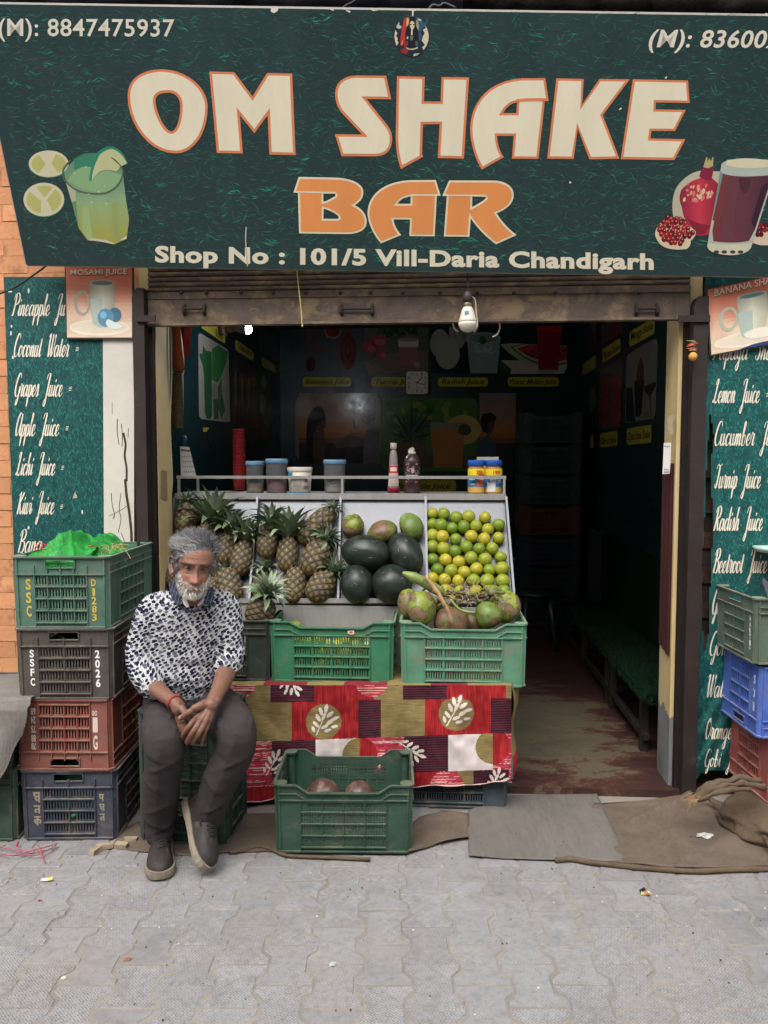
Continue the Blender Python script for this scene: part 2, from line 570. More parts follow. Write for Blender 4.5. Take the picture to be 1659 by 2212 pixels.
# ------------------------------------------------------------------ shared materials
M = {}
M['concrete'] = mat('concrete', (150, 147, 142), 0.9, 0.2, 5, 0.5, 90, spec=0.2)
M['sand'] = mat('sand', (130, 123, 114), 0.95, 0.25, 7, 0.6, 120, spec=0.1)
M['orange_paint'] = mat('orange_paint', (196, 140, 100), 0.85, 0.12, 9, 0.5, 60, rand=0.08, stain=((140, 100, 74), 0.55, 9, 0.7), spec=0.2)
M['mortar'] = mat('mortar', (186, 132, 94), 0.95, 0.2, 20, 0.5, 90, spec=0.1)
M['brown_brick'] = mat('brown_brick', (78, 58, 48), 0.9, 0.3, 14, 0.7, 80, rand=0.2, spec=0.15)
M['cream_paint'] = mat('cream_paint', (176, 160, 122), 0.8, 0.12, 5, 0.4, 40, spec=0.25, stain=((120, 100, 70), 0.66, 7, 0.7), stretch=(1, 1, 0.35))
M['grey_cement'] = mat('grey_cement', (120, 120, 122), 0.9, 0.25, 8, 0.6, 60, spec=0.2)
M['post_steel'] = mat('post_steel', (46, 37, 35), 0.65, 0.25, 8, 0.3, 70, spec=0.3, stain=((78, 68, 62), 0.6, 14, 0.5))
M['dark_gap'] = mat('dark_gap', (38, 34, 33), 0.9, 0.2, 8, spec=0.1)
M['shutter'] = mat('shutter', (96, 84, 76), 0.85, 0.25, 16, 0.6, 90, spec=0.2, stain=((138, 118, 92), 0.50, 7.0, 0.75), stretch=(1, 1, 1.2))
M['dark_concrete'] = mat('dark_concrete', (88, 84, 82), 0.95, 0.3, 4, 0.7, 30, spec=0.1)
M['print'] = mat('print', (255, 255, 255), 0.5, 0.06, 6, 0, attr=True, spec=0.3)
M['gloss_print'] = mat('gloss_print', (255, 255, 255), 0.2, 0.08, 8, 0, attr=True, spec=0.22)
M['dusty_print'] = mat('dusty_print', (255, 255, 255), 0.6, 0.10, 8, 0, attr=True, spec=0.25, stain=((140, 125, 105), 0.66, 9, 0.5))
M['sign_print'] = mat('sign_print', (255, 255, 255), 0.5, 0.07, 3, 0, attr=True, spec=0.3, stretch=(3, 1, 0.6))
M['attr_rough'] = mat('attr_rough', (255, 255, 255), 0.8, 0.12, 25, 0.25, 160, attr=True, spec=0.2)
M['pale_metal'] = mat('pale_metal', (150, 146, 138), 0.5, 0.15, 20, spec=0.4)
M['wire'] = mat('wire', (42, 40, 40), 0.6, 0.1, 20)
M['white_wire'] = mat('white_wire', (190, 184, 170), 0.6, 0.1, 20)
# ------------------------------------------------------------------ ground
g = MB()
g.box(-30, 30, -30, 3.5, -0.4, -0.003)
for nm, yy in (('ground', 0),):
 o = g.build('ground', M['sand'], kind='structure')
ground = o
def paver_mat():
 m = bpy.data.materials.new('paver_concrete')
 nt, N, L, P = nodes_of(m)
 tc = N.new('ShaderNodeTexCoord')
 vec, oi = shifted(N, L, tc.outputs['Object'])
 n1 = noise_n(N, L, vec, 9, 8, 0.7)
 n2 = noise_n(N, L, vec, 42, 6, 0.72, 0.3)
 geo = N.new('ShaderNodeNewGeometry')
 wpos = geo.outputs['Position']
 n3 = noise_n(N, L, wpos, 1.7, 5, 0.65)
 base = ramp_n(N, L, n1, [(0.25, lin((122, 121, 121))), (0.75, lin((156, 155, 155)))])
 rr = ramp_n(N, L, oi.outputs['Random'], [(0.0, 0.70), (0.2, 0.90), (0.8, 1.0), (1.0, 1.08)])
 base = mixrgb(N, L, 1.0, base, rr, 'MULTIPLY')
 base = mixrgb(N, L, ramp_n(N, L, n3, [(0.48, 0.0), (0.75, 0.55)]), base, lin((138, 126, 112)))
 grit = ramp_n(N, L, n2, [(0.36, 0.82), (0.5, 1.0), (0.7, 1.08)])
 base = mixrgb(N, L, 1.0, base, grit, 'MULTIPLY')
 mp = N.new('ShaderNodeMapping')
 mp.inputs['Rotation'].default_value = (0, 0, R(45))
 L.new(tc.outputs['Object'], mp.inputs['Vector'])
 sx = N.new('ShaderNodeSeparateXYZ')
 L.new(mp.outputs[0], sx.inputs[0])
 K = 3.14159 / 0.0105
 sa = math_n(N, L, 'SINE', math_n(N, L, 'MULTIPLY', sx.outputs['X'], K))
 sb = math_n(N, L, 'SINE', math_n(N, L, 'MULTIPLY', sx.outputs['Y'], K))
 a3 = math_n(N, L, 'SINE', math_n(N, L, 'MULTIPLY', sx.outputs['X'], K * 3))
 b3 = math_n(N, L, 'SINE', math_n(N, L, 'MULTIPLY', sx.outputs['Y'], K * 3))
 chk = math_n(N, L, 'GREATER_THAN', math_n(N, L, 'MULTIPLY', sa, sb), 0.0)
 pat = N.new('ShaderNodeMix')
 L.new(chk, pat.inputs[0])
 L.new(a3, pat.inputs[2])
 L.new(b3, pat.inputs[3])
 wear = math_n(N, L, 'ADD', n1, math_n(N, L, 'MULTIPLY', oi.outputs['Random'], 0.42))
 wear = ramp_n(N, L, wear, [(0.55, 0.0), (0.8, 1.0)])
 ridge = math_n(N, L, 'MULTIPLY', pat.outputs[0], wear)
 groove_tone = ramp_n(N, L, ridge, [(0.0, 1.0), (0.5, 0.74)])  # tone drops along the sunken lines of the tread pattern
 base = mixrgb(N, L, 1.0, base, groove_tone, 'MULTIPLY')
 n4 = noise_n(N, L, wpos, 7, 6, 0.7, 0.6)
 base = mixrgb(N, L, ramp_n(N, L, n4, [(0.66, 0.0), (0.74, 0.45)]), base, lin((96, 92, 88)))
 n5 = noise_n(N, L, wpos, 3.1, 4, 0.6, 0.2)
 base = mixrgb(N, L, ramp_n(N, L, n5, [(0.70, 0.0), (0.78, 0.4)]), base, lin((142, 108, 92)))
 L.new(base, P.inputs['Base Color'])
 P.inputs['Roughness'].default_value = 0.92
 P.inputs['Specular IOR Level'].default_value = 0.15
 b = N.new('ShaderNodeBump')
 b.inputs['Strength'].default_value = 0.6
 b.inputs['Distance'].default_value = 0.003
 h = math_n(N, L, 'SUBTRACT', math_n(N, L, 'MULTIPLY', n2, 0.7), math_n(N, L, 'MULTIPLY', ridge, 0.45))
 L.new(h, b.inputs['Height'])
 L.new(b.outputs[0], P.inputs['Normal'])
 return m
M['paver'] = paver_mat()
PW, PL, PA, PG = 0.141, 0.182, 0.0135, 0.0024
def paver_mesh(flip, seed):
 rnd = random.Random(seed)
 prof = [(-.5, 1), (-.36, 1), (-.2, -1), (.2, -1), (.36, 1), (.5, 1)]
 right = [(PW / 2 + PA * s - PG, t * PL + (PG if t < 0 else -PG) * (abs(t) == .5)) for t, s in prof]
 left = [(-x, y) for x, y in reversed(right)]
 poly = [(x + rnd.uniform(-.0015, .0015), y + rnd.uniform(-.0015, .0015)) for x, y in right + left]
 top = inset(poly, 0.003)
 n = len(poly)
 vs = [(x, y, -0.03) for x, y in poly] + [(x, y, -0.0035) for x, y in poly] + [(x, y, 0) for x, y in top]
 fs = [(i, (i + 1) % n, (i + 1) % n + n, i + n) for i in range(n)]
 fs += [(i + n, (i + 1) % n + n, (i + 1) % n + 2 * n, i + 2 * n) for i in range(n)]
 tri = tessellate_polygon([[Vector((x, y, 0)) for x, y in top]])
 for t in tri:
  a, b_, c = (top[i] for i in t)
  cr = (b_[0] - a[0]) * (c[1] - a[1]) - (c[0] - a[0]) * (b_[1] - a[1])
  t = t if cr > 0 else tuple(reversed(t))
  fs.append(tuple(i + 2 * n for i in t))
 me = bpy.data.meshes.new('paver')
 me.from_pydata(vs, [], fs)
 me.materials.append(M['paver'])
 return me
pv = [paver_mesh(False, k) for k in range(6)]
rnd = random.Random(5)
gl = Vector(ground.location)
for k in range(-14, 15):
 for j in range(9, 19):
  y = (j + (0.5 if k % 2 else 0.0)) * PL
  x = k * PW
  if y > 3.2:
   continue
  o = bpy.data.objects.new('paver', rnd.choice(pv))
  col.objects.link(o)
  o.parent = ground
  o.location = Vector((x, y, rnd.uniform(-0.0025, 0.0015))) - gl
  o.rotation_euler = (rnd.uniform(-.008, .008), rnd.uniform(-.008, .008), rnd.uniform(-.008, .008) + (math.pi if rnd.random() < .5 else 0))
# ------------------------------------------------------------------ building shell
ul, ur = uvz(atv(341, 950, 0.03))[0], uvz(atv(1461, 950, 0.03))[0]      # arrises of the two jambs
UL, UR = -1.263, 1.60                                                 # inner faces of the two side walls
VJ = 0.205                                                            # jamb depth
pl0, pl1 = uvz(atv(291, 950, -0.05))[0], uvz(atv(316, 950, -0.05))[0]  # left post
pr0, pr1 = uvz(atv(1486, 1200, -0.05))[0], uvz(atv(1517, 1200, -0.05))[0]
VB = 3.95                                                             # back wall
ZT = 2.75
fl = MB()
fl.sbox(pl0, pr1, -0.03, 0.03, -0.3, 0.03)
fl.sbox(UL - .02, UR + .02, 0.0301, VB + 0.1, -0.3, 0.03)
def floor_mat():
 m = bpy.data.materials.new('worn_red_floor')
 nt, N, L, P = nodes_of(m)
 geo = N.new('ShaderNodeNewGeometry')
 mp = N.new('ShaderNodeMapping')
 mp.inputs['Scale'].default_value = (1.0, 2.2, 1)
 L.new(geo.outputs['Position'], mp.inputs['Vector'])
 n1 = noise_n(N, L, mp.outputs[0], 3.2, 10, 0.72, 0.5)
 n2 = noise_n(N, L, mp.outputs[0], 30, 5, 0.7, 0.8)
 nn = math_n(N, L, 'ADD', n1, math_n(N, L, 'MULTIPLY', math_n(N, L, 'SUBTRACT', n2, 0.5), 0.35))
 gx = N.new('ShaderNodeSeparateXYZ')
 L.new(geo.outputs['Position'], gx.inputs[0])
 ex = math_n(N, L, 'POWER', math_n(N, L, 'MULTIPLY', math_n(N, L, 'SUBTRACT', gx.outputs['X'], .86), 2.3), 2)
 ey = math_n(N, L, 'POWER', math_n(N, L, 'MULTIPLY', math_n(N, L, 'SUBTRACT', gx.outputs['Y'], 4.15), 1.25), 2)
 tread = math_n(N, L, 'SUBTRACT', 1.0, math_n(N, L, 'SQRT', math_n(N, L, 'ADD', ex, ey)))
 nn = math_n(N, L, 'ADD', nn, math_n(N, L, 'MULTIPLY', math_n(N, L, 'MAXIMUM', tread, -.6), .26))
 base = ramp_n(N, L, nn, [(0.40, lin((52, 32, 29))), (0.49, lin((68, 42, 36))), (0.53, lin((80, 54, 44))), (0.57, lin((92, 84, 68))), (0.8, lin((76, 71, 58)))])
 n3 = noise_n(N, L, geo.outputs['Position'], 2.3, 4, 0.6, 0.3)
 base = mixrgb(N, L, ramp_n(N, L, n3, [(0.62, 0.0), (0.68, 0.75)]), base, lin((62, 60, 60)))
 L.new(base, P.inputs['Base Color'])
 P.inputs['Roughness'].default_value = 0.55
 b = N.new('ShaderNodeBump')
 b.inputs['Strength'].default_value = 0.4
 b.inputs['Distance'].default_value = 0.003
 L.new(nn, b.inputs['Height'])
 L.new(b.outputs[0], P.inputs['Normal'])
 return m
fl.build('shop_floor', floor_mat(), kind='structure')
def jamb_mat():
 """cream paint that ends in a ragged edge above bare cement."""
 m = bpy.data.materials.new('cream_over_cement')
 nt, N, L, P = nodes_of(m)
 geo = N.new('ShaderNodeNewGeometry')
 sx = N.new('ShaderNodeSeparateXYZ')
 L.new(geo.outputs['Position'], sx.inputs[0])
 n0 = noise_n(N, L, geo.outputs['Position'], 14, 3, 0.5)
 hz = math_n(N, L, 'ADD', sx.outputs['Z'], math_n(N, L, 'MULTIPLY', n0, 0.16))
 f = math_n(N, L, 'GREATER_THAN', hz, 0.44)
 n1 = noise_n(N, L, coords(N, 'Object', scale=(1, 1, .3)), 9, 6, 0.65)
 cream = ramp_n(N, L, n1, [(0.3, lin((184, 160, 112))), (0.7, lin((212, 188, 138)))])
 n2 = noise_n(N, L, coords(N, 'Object', scale=(1, 1, .5)), 13, 7, 0.75, .5)
 cream = mixrgb(N, L, ramp_n(N, L, n2, [(0.64, 0), (0.72, 0.7)]), cream, lin((112, 92, 64)))
 cem = ramp_n(N, L, n1, [(0.3, lin((92, 92, 94))), (0.7, lin((134, 134, 136)))])
 L.new(mixrgb(N, L, f, cem, cream), P.inputs['Base Color'])
 P.inputs['Roughness'].default_value = 0.8
 b = N.new('ShaderNodeBump')
 b.inputs['Strength'].default_value = 0.5
 b.inputs['Distance'].default_value = 0.004
 L.new(math_n(N, L, 'ADD', f, n1), b.inputs['Height'])
 L.new(b.outputs[0], P.inputs['Normal'])
 return m
M['jamb'] = jamb_mat()
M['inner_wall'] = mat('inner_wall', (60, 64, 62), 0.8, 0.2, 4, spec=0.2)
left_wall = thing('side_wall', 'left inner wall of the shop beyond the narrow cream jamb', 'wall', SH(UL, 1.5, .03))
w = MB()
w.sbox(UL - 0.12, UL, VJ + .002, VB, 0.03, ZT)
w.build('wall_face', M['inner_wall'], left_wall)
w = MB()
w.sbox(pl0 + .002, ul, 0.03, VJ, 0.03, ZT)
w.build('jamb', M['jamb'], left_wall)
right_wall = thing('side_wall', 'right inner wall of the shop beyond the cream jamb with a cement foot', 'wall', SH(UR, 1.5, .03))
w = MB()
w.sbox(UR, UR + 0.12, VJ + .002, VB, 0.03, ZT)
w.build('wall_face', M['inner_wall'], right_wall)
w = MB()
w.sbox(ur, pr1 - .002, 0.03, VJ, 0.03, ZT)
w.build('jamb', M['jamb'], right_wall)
w = MB()
rr_ = random.Random(3)
for y0 in range(1230, 1560, 16):
 x1 = 1476
 x0 = 1466 + rr_.uniform(-3, 4)
 pp = [(x0, y0), (x0 + rr_.uniform(-3, 3), y0 + 9), (x0, y0 + 17), (x1, y0 + 17), (x1, y0)]
 w.prism(pp, lambda a, b, d: atv(a, b, d), 0.022, 0.03)
w.build('chipped_plaster', M['brown_brick'], right_wall)
w = MB()
for y0 in range(715, 1240, 15):
 x1 = 327
 x0 = 331 + rr_.uniform(-2, 3)
 w.prism([(x1, y0), (x1, y0 + 15), (x0, y0 + 15), (x0 + rr_.uniform(-2, 2), y0 + 8), (x0, y0)], lambda a, b, d: atv(a, b, d), 0.024, 0.0295)
w.build('chipped_plaster', M['brown_brick'], left_wall)
w = MB()
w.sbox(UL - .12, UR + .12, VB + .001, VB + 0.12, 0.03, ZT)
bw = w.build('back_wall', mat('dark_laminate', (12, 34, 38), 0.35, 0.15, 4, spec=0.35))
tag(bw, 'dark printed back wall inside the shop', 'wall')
w = MB()
w.sbox(pl0 - 1.2, pr1 + 1.2, 0.21, VB + 0.2, ZT, ZT + 0.12)
w.build('ceiling', M['dark_concrete'], kind='structure')
# outer wall left of the shop: painted bricks seen past the board
wl = thing('brick_wall', 'orange painted brick wall left of the shop front', 'wall', SH(-1.75, 0.06, 0))
w = MB()
w.sbox(-2.6, pl0 - 0.002, 0.06, 0.22, 0.0, 3.9)
w.build('mortar_core', M['mortar'], wl)
brick_me = []
for q in range(4):
 b = MB()
 b.box(-.115, .115, -.004, .03, -.0365, .0365)
 for i, p in enumerate(b.v):
  b.v[i] = (p[0] + rr_.uniform(-.003, .003), p[1] + rr_.uniform(-.002, .002), p[2] + rr_.uniform(-.002, .002))
 me = bpy.data.meshes.new('brick')
 me.from_pydata(b.v, [], b.f)
 me.materials.append(M['orange_paint'])
 brick_me.append(me)
for j in range(36):
 z = 0.045 + j * 0.078
 for k in range(3):
  u = -1.99 + k * 0.234 + (0.117 if j % 2 else 0)
  if u > -1.45:
   continue
  o = bpy.data.objects.new('brick', rr_.choice(brick_me))
  col.objects.link(o)
  o.parent = wl
  o.location = SH(u, 0.0622, z) - Vector(wl.location)
  o.rotation_euler = (0, 0, -ANG)
wr = thing('brick_wall', 'bare brown brick wall behind the torn right banner', 'wall', SH(1.75, 0.06, 0))
w = MB()
w.sbox(pr1 + 0.002, 2.8, 0.06, 0.22, 0.0, 3.9)
w.build('mortar_core', mat('brown_mortar', (60, 50, 44), 0.95, 0.3, 14, 0.6, spec=0.1), wr)
me = brick_me[0].copy()
me.materials.clear()
me.materials.append(M['brown_brick'])
for j in range(2, 30):
 z = 0.045 + j * 0.078
 for k in range(2):
  u = 1.50 + k * 0.234 + (0.117 if j % 2 else 0)
  o = bpy.data.objects.new('brick', me)
  col.objects.link(o)
  o.parent = wr
  o.location = SH(u, 0.056, z) - Vector(wr.location)
  o.rotation_euler = (0, 0, -ANG)
w = MB()
w.sbox(pl0 - 0.0, pr1 + 0.0, 0.07, 0.2, 2.30, 3.9)
tag(w.build('lintel_wall', M['dark_concrete']), 'grimy wall over the shop opening behind the sign', 'wall')
# ------------------------------------------------------------------ steel posts (shutter guides)
for (a, b, lab, top, flange) in ((pl0, pl1, 'brown steel shutter post on the left of the opening', 622, 1),
        (pr0, pr1, 'brown steel shutter post on the right with chillies hung on it', 640, -1)):
 zt = atv(300 if flange > 0 else 1495, top, -0.05).z
 post = thing('shutter_post', lab, 'post', SH((a + b) / 2, -.02, 0), 'steel posts of the shutter')
 w = MB()
 zz = [(a, 0.0), (b, 0.0), (b, zt - (0.0 if flange > 0 else 0.0)), (b - 0.02, zt), (a + 0.02, zt), (a, zt - 0.04)]
 w.prism(zz, lambda p, q, d: SH(p, d, q), -0.05, 0.025)
 w.build('channel', M['post_steel'], post)
 w = MB()
 e = b if flange > 0 else a - 0.02
 w.sbox(e, e + 0.02, -0.0, 0.028, 0.0, 2.2)
 w.build('guide_slot', M['dark_gap'], post)
 w = MB()
 yb = atv(300 if flange > 0 else 1495, 690, -0.05).z
 if flange > 0:
  w.sbox(b - 0.03, b + 0.055, -0.062, -0.051, yb - 0.012, yb + 0.016)
 else:
  w.sbox(a - 0.065, b + 0.003, -0.062, -0.051, yb - 0.012, yb + 0.016)
 w.build('bracket', M['post_steel'], post)
# ------------------------------------------------------------------ rolled-up shutter
sh = thing('roller_shutter', 'rolled up brown steel shutter with dusty bottom rail and handles', 'shutter', SH(0.1, 0, 2.1))
VS0 = 0.0
u0, u1 = pl1 + 0.02, pr0 - 0.02
def zat(y, v=0.0, x=900):
 return atv(x, y, v).z
w = MB()
w.sbox(u0 - .015, u1 + .015, VS0 - 0.012, VS0 + 0.012, zat(697), zat(641))
w.sbox(u0 - .015, u1 + .015, VS0 - 0.03, VS0 + 0.012, zat(699), zat(694))
w.build('bottom_rail', M['shutter'], sh)
w = MB()
w.sbox(u0 - .015, u1 + .015, VS0 - 0.016, VS0 + 0.01, zat(640), zat(625))
w.build('riveted_strip', M['shutter'], sh)
for y in (618, 607, 596, 584, 572, 560):
 w = MB()
 zc_ = zat(y)
 pr_ = [(0.006, -.013), (-.004, -.012), (-.017, -.004), (-.017, .004), (-.004, .012), (.006, .013)]
 n = len(pr_)
 vs = [SH(u0 - .012, VS0 + a_, zc_ + b_) for a_, b_ in pr_] + [SH(u1 + .012, VS0 + a_, zc_ + b_) for a_, b_ in pr_]
 w.add(vs, [(i, (i + 1) % n, (i + 1) % n + n, i + n) for i in range(n)] + [tuple(range(n)), tuple(reversed(range(n, 2 * n)))])
 w.build('slat', M['shutter'], sh)
rv = MB()
rv.lathe([(0.0, -.006), (.006, -.005), (.009, 0), (.009, .004)], (0, 0, 0), 10, axis=(0, 1, 0))
rme = None
for x in (392, 446, 520, 590, 660, 735, 800, 870, 950, 1030, 1110, 1200, 1290, 1381):
 if rme is None:
  o = rv.build('rivet', M['post_steel'], None, True, True)
  rme = o.data
 else:
  o = bpy.data.objects.new('rivet', rme)
  col.objects.link(o)
 o.parent = sh
 o.location = atv(x, 632, VS0 - 0.017) - Vector(sh.location)
for xs in ((396, 440), (737, 804), (1376, 1421)):
 w = MB()
 p0, p1 = atv(xs[0], 667, VS0 - .03), atv(xs[1], 667, VS0 - .03)
 w.tube([p0 + VS * .02, p0, p1, p1 + VS * .02], 0.006, 8)
 for p in (p0, p1):
  w.tube([p + Vector((0, 0, .02)) + VS * .018, p + Vector((0, 0, .006)), p - Vector((0, 0, .012)), p - Vector((0, 0, .022)) + VS * .018], .008, 6)
 w.build('handle', M['post_steel'], sh)
# ------------------------------------------------------------------ menu boards
TEAL = [(24, 74, 72), (28, 88, 84), (36, 110, 103), (20, 58, 60), (44, 122, 114), (18, 48, 52)]
def blades(pr, x0, x1, y0, y1, n, colrs, ln, wd, ang, seed, layer=0.3, skip=None):
 r_ = random.Random(seed)
 for i in range(n):
  x, y = r_.uniform(x0, x1), r_.uniform(y0, y1)
  if skip and skip(x, y):
   continue
  a = ang + r_.gauss(0, 0.38)
  if r_.random() < .3:
   a += r_.choice((-.8, .8))
  l, w_ = r_.uniform(*ln), r_.uniform(*wd)
  c = r_.choice(colrs)
  dx, dy = math.cos(a), math.sin(a)
  bend = r_.uniform(-.13, .13) * l
  p0, p1, p2 = (x, y), (x + dx * l * .5 - dy * bend, y + dy * l * .5 + dx * bend), (x + dx * l, y + dy * l)
  if not (x0 < p2[0] < x1 and y0 < p2[1] < y1 and x0 < p1[0] < x1 and y0 < p1[1] < y1):
   continue
  lf = (layer + (i % 40) * 0.012) * pr.STEP
  nx, ny = -dy * w_ * .5, dx * w_ * .5
  vs = [pr.pos(*p0, lf), pr.pos(p1[0] + nx, p1[1] + ny, lf), pr.pos(*p2, lf), pr.pos(p1[0] - nx, p1[1] - ny, lf)]
  pr.add(vs, [(3, 2, 1, 0)], c)
CREAM = (214, 208, 190)
lb = thing('menu_board', 'tall teal board left of the opening listing pineapple and coconut drinks', 'sign', atv(120, 1480, -0.02), 'painted drink lists beside the opening')
VBD = -0.012
pos_l = lambda x, y, l: atv(x, y, VBD) - VS * l
w = MB()
quad = [(6, 598), (6 + .01, 598), (225, 598), (225, 1500), (42, 1500)]
quad = [(8, 598), (228, 598), (226, 1500), (41, 1500)]
w.prism(quad, lambda a, b, d: atv(a, b, VBD) + VS * d, 0.0, 0.012)
w.build('panel', mat('teal_panel', (24, 72, 72), 0.5, 0.3, 30, spec=0.3, stretch=(1, 1, 0.5)), lb)
pr = Print(pos_l)
blades(pr, 12, 226, 600, 1180, 9500, TEAL, (5, 14), (0.9, 1.9), R(85), 3, skip=lambda x, y: x < 10 + (y - 598) * .036)
pr.build('grass_print', M['print'], lb)
w = MB()
w.prism([(222, 598), (290, 598), (290, 1300), (226, 1300)], lambda a, b, d: atv(a, b, VBD) + VS * d, -0.003, 0.010)
w.build('white_panel', mat('cracked_white', (196, 190, 180), 0.7, 0.08, 5, 0.3, 30, spec=0.3, stain=((140, 128, 112), 0.64, 8, 0.6)), lb)
pr = Print(lambda x, y, l: atv(x, y, VBD) - VS * (0.0033 + l))
for pts, wd in (([(267, 935), (272, 960), (270, 985), (274, 1010), (274, 1040)], 4.5), ([(271, 1035), (274, 1070), (279, 1100), (284, 1145), (285, 1175)], 5.5),
    ([(254, 905), (254, 935), (258, 960)], 1.6), ([(263, 915), (265, 945), (264, 965)], 1.6), ([(241, 1065), (243, 1090), (248, 1112), (244, 1120)], 1.5),
    ([(262, 1065), (258, 1100), (262, 1120), (256, 1150)], 1.3), ([(236, 1115), (258, 1104), (276, 1092)], 1.0), ([(278, 925), (277, 945)], 1.4),
    ([(262, 1150), (268, 1165), (275, 1180)], 1.2), ([(243, 870), (243, 895)], .9)):
 pr.stroke(pts, wd, (66, 52, 42), 0.5)
pr.build('crack', M['print'], lb)
OUTL = (12, 44, 46)
pr = Print(pos_l)
for t, a, b, y, cap in (('Coconut Water -', 28, 171, 771, 50), ('Grapes Juice -', 30, 156, 856.7, 50), ('Apple Juice -', 32, 149, 942, 50),
      ('Lichi Juice -', 34, 139, 1027, 50), ('Kiwi Juice -', 36, 137, 1111, 50), ('Pineapple Ju', 26, 142, 682.6, 48), ('Bana', 38, 92, 1194, 49)):
 pr = Print(pos_l)
 pr.script(t, a, b, y, cap, CREAM, 2.0, 0.12, OUTL)
 pr.build('lettering', M['print'], lb)
pr = Print(pos_l)
for x, y, a, b in ((62, 628, 2, 6), (24, 720, 2, 5), (28, 772, 2, 4), (68, 1100, 2, 5), (178, 1106, 2, 5), (22, 630, 5, 1.5), (25, 705, 2, 3), (62, 1140, 2, 4)):
 pr.shape(ellipse(x, y, a, b, 8), (205, 205, 196), 2)
pr.build('paint_flecks', M['print'], lb, kind='stuff')
pr = Print(pos_l)
pr.shape([(162, 1062), (168, 1075), (157, 1077)], (170, 160, 130), 2)
pr.build('peeled_patch', M['print'], lb)
VRB = -0.012
rb = thing('menu_board', 'torn teal vinyl banner right of the opening listing lemon and cucumber drinks', 'sign', atv(1600, 1660, VRB), 'painted drink lists beside the opening')
HOLE = [(1530, 871), (1543, 945), (1537, 990), (1539, 1165), (1533, 1288), (1530, 1370), (1520, 1412), (1517, 1340), (1518, 1179), (1523, 1100), (1527, 990), (1531, 940)]
OUTB = [(1525, 597), (1720, 597), (1720, 1662), (1640, 1664), (1520, 1665), (1513, 1673), (1504, 1682), (1502, 1672), (1509, 1152)]
def banner_v(x, y):             # the vinyl hangs with creases low down
 k = max(0.0, min(1.0, (y - 1380) / 200.0))
 e = math.exp(-((x - 1506) / 9.0) ** 2) * 0.012 * max(0, min(1, (y - 860) / 100.0))
 return VRB - k * 0.010 * (0.5 + 0.5 * math.sin((x - 1500) * 0.16 + (y - 1400) * 0.10)) - e
pos_r = lambda x, y, l: atv(x, y, banner_v(x, y)) - VS * l
pr = Print(pos_r)
# fine grid clipped to the outline minus the tear so that the creases show
def inside(poly, x, y):
 c = False
 n = len(poly)
 for i in range(n):
  (xa, ya), (xb, yb) = poly[i], poly[(i + 1) % n]
  if (ya > y) != (yb > y) and x < (xb - xa) * (y - ya) / (yb - ya) + xa:
   c = not c
 return c
gx, gy = 4.0, 6.0
nx_, ny_ = 56, 182
for j in range(ny_):
 for i in range(nx_):
  x, y = 1500 + i * gx, 596 + j * gy
  if inside(OUTB, x + gx / 2, y + gy / 2) and not inside(HOLE, x + gx / 2, y + gy / 2):
   pr.face([pos_r(x, y + gy, 0), pos_r(x + gx, y + gy, 0), pos_r(x + gx, y, 0), pos_r(x, y, 0)])
o = pr.build('vinyl', mat('teal_vinyl', (26, 78, 76), 0.42, 0.3, 30, spec=0.4, stretch=(1, 1, 0.5)), rb)
bm = bmesh.new()
bm.from_mesh(o.data)
bmesh.ops.remove_doubles(bm, verts=bm.verts, dist=0.0004)
bm.to_mesh(o.data)
bm.free()
pr = Print(pos_r)
blades(pr, 1502, 1718, 600, 1660, 11500, [tuple(min(255, int(c * 1.12)) for c in q) for q in TEAL], (5, 14), (0.9, 1.9), R(83), 9,
 skip=lambda x, y: not inside(OUTB, x - 3, y) or not inside(OUTB, x, y + 20) or inside(HOLE, x, y) or inside(HOLE, x + 8, y + 10) or inside(HOLE, x - 6, y + 5) or inside(HOLE, x + 3, y + 18) or inside(HOLE, x, y + 8) or inside(HOLE, x + 12, y + 20))
pr.build('grass_print', M['print'], rb)
pr = Print(pos_r)
for t, a, b, y, cap in (('Papaya Shake', 1539, 1690, 777.6, 50), ('Lemon Juice -', 1539, 1662, 870.6, 52), ('Cucumber Juice', 1541, 1692, 962.7, 52),
      ('Turnip Juice -', 1542, 1664, 1055, 52), ('Radish Juice -', 1541, 1668, 1146.5, 52), ('Beetroot Juice', 1539, 1657, 1238, 52),
      ('Go', 1536, 1556, 1326.6, 56), ('Gon', 1530, 1572, 1416, 52), ('Water', 1524, 1580, 1506.6, 50), ('Orange', 1522, 1581, 1596.5, 46), ('Gobi Ju', 1520, 1590, 1656, 38)):
 pr = Print(pos_r)
 pr.script(t, a, b, y, cap, CREAM, 2.0, 0.12, OUTL)
 pr.build('lettering', M['print'], rb)
